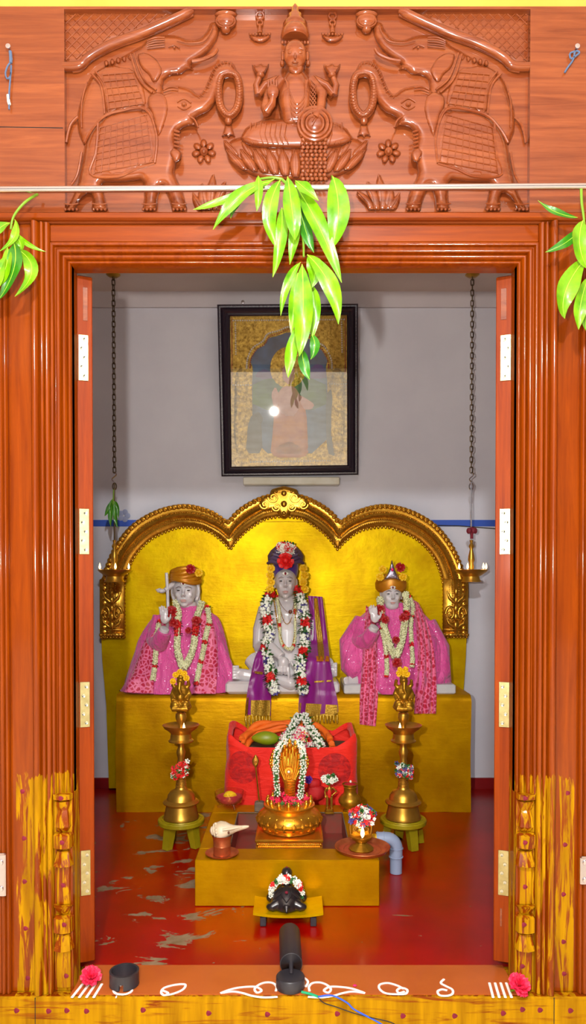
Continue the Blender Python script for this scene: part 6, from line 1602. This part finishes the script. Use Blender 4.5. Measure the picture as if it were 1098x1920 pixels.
for cx, side, legs in ((339.5, 'left', (-2.25, -.55, 1.0, 2.35)), (755.5, 'right', (-1.15, .35, 1.7, 2.9))):
    L, g, px_ = standing(cx, side, legs)
    spots = ((-8, 1264), (0, 1259), (8, 1262), (-13, 1276), (12, 1270)) if side == 'left' else ((-11, 1262), (-3, 1261), (5, 1263), (-8, 1255), (2, 1254))
    words = ('first', 'second', 'third', 'fourth', 'fifth')
    m_ = MB()
    for dx, y in spots: rosette(m_, g(dx, y, -.026), (random.uniform(-.5, .5), -1, .3), 6.2*px_, 4, 9, 1.2)
    t_ = thing('yellow_flowers', 'cluster of bright yellow flowers on the figure of the %s standing lamp' % side, 'flowers', g(0, 1268)); m_.build('petals', YELF, t_, angle=70)
    kk = {'white_flowers': (WHITEF, MB()), 'red_flowers': (REDF, MB()), 'violet_flowers': (PURPF, MB()), 'green_leaves': (GREENF, MB())}
    for k in range(90):
        x = random.uniform(-14, 14); y = 1440+random.uniform(-11, 13)-(x*.35 if side == 'left' else -x*.25); nm = ('red_flowers' if rnd() < .62 else random.choice(['white_flowers', 'green_leaves'])) if side == 'left' else random.choice(['white_flowers', 'red_flowers', 'violet_flowers', 'green_leaves'])
        flower5(kk[nm][1], g(x, y, -.030-.012*(1-abs(x)/15)), (x*.03+random.uniform(-.4, .4), -1, random.uniform(-.2, .6)), random.uniform(.007, .013), 6)
    t_ = thing('flower_string', 'short string of %s flowers tied round the %s standing lamp column' % ('red' if side == 'left' else 'white, violet and red', side), 'flowers', g(0, 1450, -.02))
    for nm, (mt, mm) in kk.items():
        if mm.v: o = mm.build(nm, mt, t_, angle=70); o['kind'] = 'stuff'
# ================================================================ TORTOISE
b0, b1 = P(474, 1722, 2.43), P(606, 1722, 2.43); zt = .043
stoolw = (b0.x+b1.x)/2
tb = thing('gold_low_stand', 'low gold painted board on short dark feet under the black tortoise', 'stand', (stoolw, 2.50, 0))
mb = MB(); rows = []
for i in range(7):
    y = lerp(2.435, 2.565, i/6); rows.append([V((lerp(b0.x, b1.x, j_/16), y, zt+.010*abs((j_-8)/8)**2.2)) for j_ in range(17)])
mb.grid(rows, thick=-.009, nrm=(0, 0, 1)); mb.build('board', GOLD, tb, angle=40)
for sx in (-1, 1):
    for sy in (-1, 1):
        mb = MB(); mb.rbox((stoolw+sx*.083, 2.50+sy*.045, .0175), (.020, .020, .033), .002); mb.build('foot', BLACKP, tb, angle=30)
tt = thing('black_tortoise', 'black stone tortoise facing the shrine on the gold stand', 'tortoise', (P(537, 1700, 2.5).x, 2.50, zt))
tx = P(537, 1700, 2.5).x; T0 = V((tx, 2.50, zt+.002))
mb = MB(); rr = []
for t, w, h in ((-.060, .006, .014), (-.054, .020, .022), (-.040, .040, .036), (-.020, .052, .050), (.004, .055, .056), (.026, .048, .050), (.044, .034, .036), (.054, .016, .024)):
    rr.append([T0+V((w*math.cos(a), t, .010+max(-.006, h*math.sin(a)) if math.sin(a) < 0 else .010+h*math.sin(a))) for a in [2*PI*k/26 for k in range(26)]])
mb.loft(rr)
for s_ in (-1, 1):
    mb.ell(T0+V((s_*.048, -.036, .014)), (.020, .016, .013)); mb.ell(T0+V((s_*.054, .034, .016)), (.016, .018, .015)); mb.tube([T0+V((s_*.03, -.03, .02)), T0+V((s_*.052, -.040, .012))], [.018, .014], seg=10)
mb.tube([T0+V((0, .045, .03)), T0+V((0, .066, .055)), T0+V((0, .072, .078))], [.020, .017, .016], seg=14); mb.ell(T0+V((0, .074, .086)), (.019, .024, .018)); mb.ell(T0+V((0, .088, .082)), (.012, .014, .011))
mb.tube([T0+V((0, -.055, .020)), T0+V((0, -.074, .010))], [.013, .003], seg=10)
tb_ = remesh(mb.build('body', BLACKS, tt), .0022, 3)
mb = MB()
for s_ in (-1, 1):
    mb.tube([T0+V((s_*x, y, z_)) for x, y, z_ in ((0, -.055, .036), (.016, -.040, .052), (.018, -.018, .064), (.018, .010, .069))], .0016, seg=6)
    mb.tube([T0+V((s_*x, y, z_)) for x, y, z_ in ((.018, -.03, .058), (.040, -.036, .042))], .0016, seg=6); mb.tube([T0+V((s_*x, y, z_)) for x, y, z_ in ((.018, .0, .068), (.046, -.002, .044))], .0016, seg=6)
mb.build('shell_ridges', BLACKS, tb_)
mb = MB(); mb.ell(T0+V((0, -.030, .059)), (.006, .004, .005)); mb.ell(T0+V((0, .074, .104)), (.004, .004, .002)); mb.build('red_mark', KUMKUM, tb_)
kk = {'white_flowers': (WHITEF, MB()), 'red_flowers': (REDF, MB()), 'green_leaves': (GREENF, MB())}
for k in range(170):
    t = random.random(); a = PI*(1.02-1.04*t); x = .047*math.cos(a); zz_ = .028+.050*math.sin(a)
    s_ = int(t*9)%3; nm = 'white_flowers' if s_ == 0 or rnd() < .35 else 'red_flowers' if s_ == 1 else 'green_leaves'
    flower5(kk[nm][1], T0+V((x*1.12, .012+random.uniform(-.016, .010), zz_+.008+random.uniform(-.006, .010))), (x*8+random.uniform(-.5, .5), -1, .8), random.uniform(.006, .011), 6)
t_ = thing('flower_string', 'string of white and red flowers laid across the black tortoise shell', 'flowers', T0+V((0, .01, .05)))
for nm, (mt, mm) in kk.items(): o = mm.build(nm, mt, t_, angle=70); o['kind'] = 'stuff'
# ================================================================ THINGS ON THE SILL
b = G(544, 1866, ZS); b = V((b.x, b.y+.039, ZS))
spt = thing('black_spotlight', 'black tube spotlight on a round base, aimed into the shrine', 'spotlight', b)
mb = MB(); mb.lathe([(0, .0005), (.038, .0005), (.039, .003), (.039, .029), (.037, .032), (0, .032)], b, seg=48); mb.build('base', BLACKP, spt, angle=35)
mb = MB(); mb.tube([b+V((.002, .010, .030)), b+V((.002, .034, .046)), b+V((.001, .060, .046))], [.006, .006, .006], seg=10); mb.build('swivel_arm', BLACKP, spt)
ax_ = V((-.03, 1, .03)).normalized(); c = b+V((.002, .040, .043))
mb = MB(); mb.lathe([(.028, .0), (.031, 0), (.0315, .004), (.0315, .170), (.030, .174), (0, .174)], c, seg=40, axis=ax_); mb.lathe([(.028, .0), (.028, .055), (0, .055)], c, seg=40, axis=ax_); mb.build('lamp_tube', BLACKP, spt, angle=35)
w0 = b+V((.030, -.030, .004))
cab = thing('spotlight_cable', 'green taped cable with blue and black wires trailing off the sill', 'cable', w0)
mb = MB(); e1_ = G(596, 1871, ZS)+V((0, 0, .003)); mb.tube([w0, G(583, 1866, ZS)+V((0, 0, .003)), e1_], .0034, seg=7); mb.build('green_tape', WIREG, cab)
fw = lambda x, y, d=SF-.006: P(x, y, d)
mb = MB(); mb.tube([V(p) for p in spline([tuple(p) for p in (e1_, G(622, 1870, ZS)+V((0, 0, .005)), fw(650, 1880), fw(664, 1893), fw(700, 1912), fw(722, 1926), fw(740, 1950))], 24)], .0022, seg=6); mb.build('blue_wire', WIREB, cab)
mb = MB(); mb.tube([V(p) for p in spline([tuple(p) for p in (e1_, fw(606, 1880), fw(630, 1888), fw(664, 1900), fw(700, 1909), fw(735, 1918), fw(760, 1935))], 24)], .0016, seg=6); mb.build('black_wire', WIREK, cab)
b = G(231, 1850, ZS); b = V((b.x, b.y+.012, ZS))
mb = MB(); R_ = .0395; mb.lathe([(R_-.006, .0005), (R_, .0005), (R_+.001, .002), (R_, .006), (R_, .036), (R_+.0005, .039), (R_-.005, .039), (R_-.006, .034), (R_-.006, .0005)], b, seg=56, sweep=2*PI-.30, start=-PI/2+.15)
mb.lathe([(R_-.006, .018), (R_, .018), (R_, .036), (R_, .039), (R_-.005, .039), (R_-.006, .034), (R_-.006, .018)], b, seg=6, sweep=.30, start=-PI/2-.15)
tag(mb.build('black_ring', BLACKP, angle=35), 'short black plastic ring standing on the left of the sill', 'ring')
def hib(name, label, px, py, r, tilt, stalk):
    c = G(px, py, ZS)+V((0, 0, r*.62)); root = thing(name, label, 'flower', V((c.x, c.y, ZS)))
    mb = MB(); nrm = V(tilt).normalized()
    u = nrm.orthogonal().normalized(); w_ = nrm.cross(u); base = c-nrm*r*.45
    for ring, (op, L, n_) in enumerate(((.95, 1.0, 7), (.7, 1.05, 7), (.42, 1.05, 6), (.18, .95, 4))):
        for j_ in range(n_):
            a = 2*PI*(j_+.5*(ring % 2))/n_+random.uniform(-.2, .2); e = u*math.cos(a)+w_*math.sin(a); t_ = nrm.cross(e); rows = []
            for q_ in range(6):
                f = q_/5; p = base+(nrm*math.cos(op*f)+e*math.sin(op*f))*L*r*f*1.05; wd = r*.42*math.sin(PI*(.12+.70*f)); rows.append([p+t_*wd*s_+nrm*(.10*r*math.sin(s_*5+j_*2+f*3)*f) for s_ in (-1, -.5, 0, .5, 1)])
            mb.grid(rows)
    for i, p in enumerate(mb.v): mb.v[i] = V((p.x, p.y, max(p.z, ZS+.001)))
    mb.build('petals', HIBIS, root, angle=80)
    mb = MB(); mb.lathe([(.002, -r*.25), (r*.16, -r*.12), (r*.18, r*.12), (r*.12, r*.3)], base, seg=10, axis=nrm)
    for j_ in range(5):
        e = u*math.cos(j_*1.256)+w_*math.sin(j_*1.256); mb.tube([base+e*r*.12, base+e*r*.26+nrm*r*.3, base+e*r*.36+nrm*r*.46], [r*.06, r*.05, .0008], seg=5)
    e_ = base-nrm*r*.2; mb.tube([e_, V((e_.x+stalk[0], e_.y+stalk[1], ZS+.004))], .0022, seg=6)
    for i, p in enumerate(mb.v): mb.v[i] = V((p.x, p.y, max(p.z, ZS+.0006)))
    mb.build('green_calyx', STEM, root)
hib('red_carnation', 'crimson pink flower at the left end of the sill against the yellow jamb', 170, 1846, .034, (.25, -.45, .8), (-.02, .004))
hib('red_carnation', 'crimson pink flower at the right end of the sill against the yellow jamb', 972, 1864, .037, (.3, -.55, .75), (-.012, -.006))
mb = MB(); p = G(665, 1849, ZS); mb.ell(p+V((0, 0, .002)), (.006, .005, .0022), seg=9, rings=5); tag(mb.build('pink_petal', PINKF, angle=70, origin=p), 'single pink petal on the sill to the right of the black spotlight', 'petal')
# ================================================================ ROD, LEAVES, THREADS
rod = thing('steel_rod', 'horizontal steel rod across the front of the carved panel', 'rod', P(549, 352, 1.93))
a, b = P(-60, 356, 1.93), P(1160, 349, 1.93); mb = MB(); mb.tube([a, b], 5.9*1.93/F, seg=20); mb.build('rod_bar', STEEL, rod)
for p in (a, b):
    mb = MB(); q = p.lerp((a+b)/2, .02); mb.tube([q, V((q.x, 1.985, q.z))], .007, seg=12); mb.lathe([(.02, 0), (.02, .004), (.008, .006)], V((q.x, 1.984, q.z)), seg=20, axis=(0, -1, 0)); mb.build('bracket', STEEL, rod, angle=40)
def bunch(name, label, stem, leaves, D, loc):
    root = thing(name, label, 'leaf bunch', P(*loc, D))
    for st in stem:
        m_ = MB(); m_.tube([V(p) for p in spline([tuple(P(x, y, D+(d if d else 0))) for x, y, d in st], 16)], [.0038, .0026], seg=7); m_.build('stem', STEM, root)
    for sp_, w_, mt in leaves:
        make_leaf('leaf', sp_, D, w_, root, mt)
LL, LDk = LEAF, LEAFD
bunch('mango_leaf_bunch', 'middle bunch of bright green mango leaves hanging from the steel rod above the doorway',
 [[(528, 336, -.02), (545, 356, -.02), (560, 400, -.01), (568, 450, 0), (569, 482, 0)], [(528, 336, -.02), (510, 333, -.02), (484, 336, -.01)]],
 [(((514, 336, -.02), (436, 371, -.03), (362, 393, -.02)), 20, LL), (((500, 342, -.03), (446, 372, -.05), (399, 431, -.03)), 26, LL), (((484, 330, -.03), (485, 362, -.05), (481, 396, -.04)), 17, LL), (((470, 352, 0), (446, 376, .0), (432, 410, .005)), 18, LDk),
  (((525, 338, -.03), (505, 400, -.05), (517, 464, -.03)), 30, LL), (((528, 390, -.02), (526, 450, -.035), (511, 520, -.02)), 25, LL), (((539, 332, -.04), (548, 400, -.07), (553, 450, -.05)), 34, LL), (((556, 400, -.02), (551, 445, -.03), (543, 496, -.02)), 22, LL),
  (((554, 339, -.03), (574, 356, -.05), (597, 376, -.05)), 22, LL), (((556, 352, -.01), (600, 430, -.035), (640, 530, -.02)), 34, LL), (((562, 385, 0), (572, 430, -.005), (588, 474, 0)), 26, LDk), (((560, 380, .005), (566, 420, .005), (572, 458, .01)), 22, LDk),
  (((563, 492, -.01), (538, 535, -.02), (526, 592, -.01)), 18, LL), (((558, 512, -.02), (551, 570, -.03), (546, 628, -.02)), 22, LL), (((566, 496, -.03), (568, 590, -.06), (561, 668, -.04)), 38, LL), (((578, 480, -.02), (590, 505, -.03), (584, 540, -.02)), 32, LL), (((580, 530, 0), (590, 580, -.005), (583, 640, .0)), 24, LL),
  (((576, 478, -.02), (618, 535, -.05), (634, 608, -.03)), 34, LL), (((556, 612, -.02), (545, 665, -.03), (540, 708, -.02)), 24, LL), (((566, 655, -.01), (570, 685, -.02), (580, 712, -.02)), 22, LDk), (((584, 628, 0), (590, 650, -.01), (582, 674, 0)), 20, LDk)], 1.93, (560, 480))
ml = thing('mango_leaf', 'single broad green mango leaf hanging apart on the right of the middle bunch', 'leaf', P(624, 338, 1.905))
make_leaf('leaf_blade', ((624, 332, .0), (634, 400, -.02), (620, 468, .0)), 1.905, 46, ml, LL)
m_ = MB(); m_.tube([P(624, 336, 1.903), P(622, 330, 1.915), P(621, 338, 1.945)], .002, seg=6); m_.build('stalk', STEM, ml)
bunch('mango_leaf_bunch', 'left bunch of green mango leaves at the edge of the door frame', [[(70, 364, .03), (46, 380, 0), (26, 405, 0), (20, 430, 0)]],
 [(((29, 434, 0), (52, 458, -.01), (86, 472, 0)), 10, LL), (((28, 412, 0), (27, 445, -.03), (-2, 472, -.02)), 15, LL), (((24, 440, 0), (38, 455, -.01), (38, 470, 0)), 20, LL), (((34, 468, -.01), (60, 508, -.04), (28, 556, -.02)), 26, LL), (((26, 455, -.02), (26, 505, -.05), (-2, 562, -.03)), 30, LDk),
  (((14, 465, -.03), (10, 505, -.06), (-12, 545, -.04)), 26, LL), (((18, 418, -.01), (0, 428, -.03), (-20, 450, -.03)), 20, LL), (((10, 480, -.04), (-4, 520, -.07), (-8, 560, -.05)), 24, LL)], 1.93, (10, 480))
bunch('mango_leaf_bunch', 'right bunch of green mango leaves at the edge of the door frame', [[(1089, 352, .0), (1090, 380, 0), (1094, 410, 0), (1100, 470, 0)]],
 [(((1082, 408, 0), (1042, 398, -.01), (1008, 376, 0)), 13, LDk), (((1090, 428, 0), (1060, 455, -.02), (1022, 473, -.01)), 20, LDk), (((1092, 414, -.02), (1086, 460, -.05), (1102, 505, -.03)), 36, LL), (((1096, 486, -.02), (1060, 545, -.06), (1058, 597, -.04)), 40, LL), (((1102, 520, -.03), (1088, 570, -.06), (1084, 618, -.05)), 28, LL), (((1104, 560, -.01), (1098, 590, -.03), (1098, 620, -.02)), 22, LL), (((1098, 425, -.01), (1112, 470, -.03), (1122, 520, -.02)), 26, LL)], 1.93, (1095, 500))
def nail(label, px, py, strands):
    p = P(px, py, BD); root = thing('nail_with_thread', label, 'nail', p)
    mb = MB(); mb.lathe([(.003, -.01), (.003, .012), (.0065, .013), (.0065, .016), (0, .017)], p, seg=12, axis=(0, -1, 0)); mb.build('nail', STEEL, root)
    for nm, mt, w_, pts in strands:
        mb = MB(); mb.tube([V(q) for q in spline([tuple(P(x, y, BD-.008)) for x, y in pts], 20)], w_, seg=6); mb.build(nm, mt, root)
nail('nail with a knotted thread hanging down on the left of the carved panel', 19, 94, [('thread', THREAD, .0022, [(19, 96), (22, 112), (14, 124), (10, 138), (14, 148), (20, 140), (21, 120), (19, 150), (17, 175), (17, 205)]), ('thread', THREAD, .0042, [(19, 96), (20, 106), (20, 118)]), ('white_tag', WHITEF, .004, [(15, 178), (16, 190), (18, 196)])])
nail('nail with a short blue thread bow on the right of the carved panel', 1078, 94, [('thread', THREAD, .0024, [(1078, 96), (1068, 100), (1070, 110), (1080, 104), (1086, 98), (1078, 96), (1074, 112), (1064, 126), (1058, 136)])])
# latch plates at the outer edges of the frame
for sgn, px, y0, y1, lab in ((-1, 2, 1600, 1682, 'steel latch plate at the left edge of the door frame'), (1, 1096, 1606, 1660, 'steel latch plate at the right edge of the door frame')):
    a, b = P(px, y0, 1.97), P(px, y1, 1.97); mb = MB(); mb.rbox(((a.x+b.x)/2+sgn*.012, 1.972, (a.z+b.z)/2), (.050, .012, a.z-b.z), .004)
    for t in (.2, .8): mb.lathe([(.008, 0), (.007, .004), (0, .005)], V((a.x, 1.966, lerp(b.z, a.z, t))), seg=12, axis=(0, -1, 0))
    tag(mb.build('latch_plate', STEEL, angle=35), lab, 'latch')
# ================================================================ LIGHT AND CAMERA
def lamp(name, typ, loc, energy, col, **kw):
    d = bpy.data.lights.new(name, typ); d.energy = energy; d.color = col
    for k, v in kw.items(): setattr(d, k, v)
    o = bpy.data.objects.new(name, d); COL.objects.link(o); o.location = loc; return o
lamp('camera_flash', 'POINT', (-.20, -.02, HC+.11), 205, (1, .95, .88), shadow_soft_size=.022)
lamp('porch_bulb', 'POINT', (.02, -.10, HC+1.225), 222, (.93, .97, 1.0), shadow_soft_size=.05)
t_ = lamp('added_fill_light', 'AREA', (0, 2.13, 2.50), 4.5, (1, .97, .95), shape='RECTANGLE', size=1.1, size_y=.06); t_.rotation_euler = (math.radians(65), 0, 0)  # unseen area light added to lift the upper wall and ceiling
sn = lamp('daylight_sun', 'SUN', (0, -8, 9), 7, (1, .97, .9), angle=.01); sn.rotation_euler = (math.radians(28), math.radians(8), 0)
w = bpy.data.worlds.new('sky'); scene.world = w; w.use_nodes = True
bg = w.node_tree.nodes['Background']; bg.inputs[0].default_value = (.80, .90, 1, 1); bg.inputs[1].default_value = .25
cd = bpy.data.cameras.new('camera'); cam = bpy.data.objects.new('camera', cd); COL.objects.link(cam)
cam.location = CAM; cam.rotation_euler = (PI/2-PITCH, 0, 0)
cd.sensor_fit = 'AUTO'; cd.sensor_width = 36; cd.lens = 36*F/1920.0; cd.shift_y = (CY-960)/1920.0; cd.clip_start = .05; cd.clip_end = 100
scene.camera = cam
scene.view_settings.view_transform = 'Standard'; scene.view_settings.look = 'None'; scene.view_settings.gamma = 1
scene.view_settings.exposure = -0.12; scene.view_settings.use_curve_mapping = False
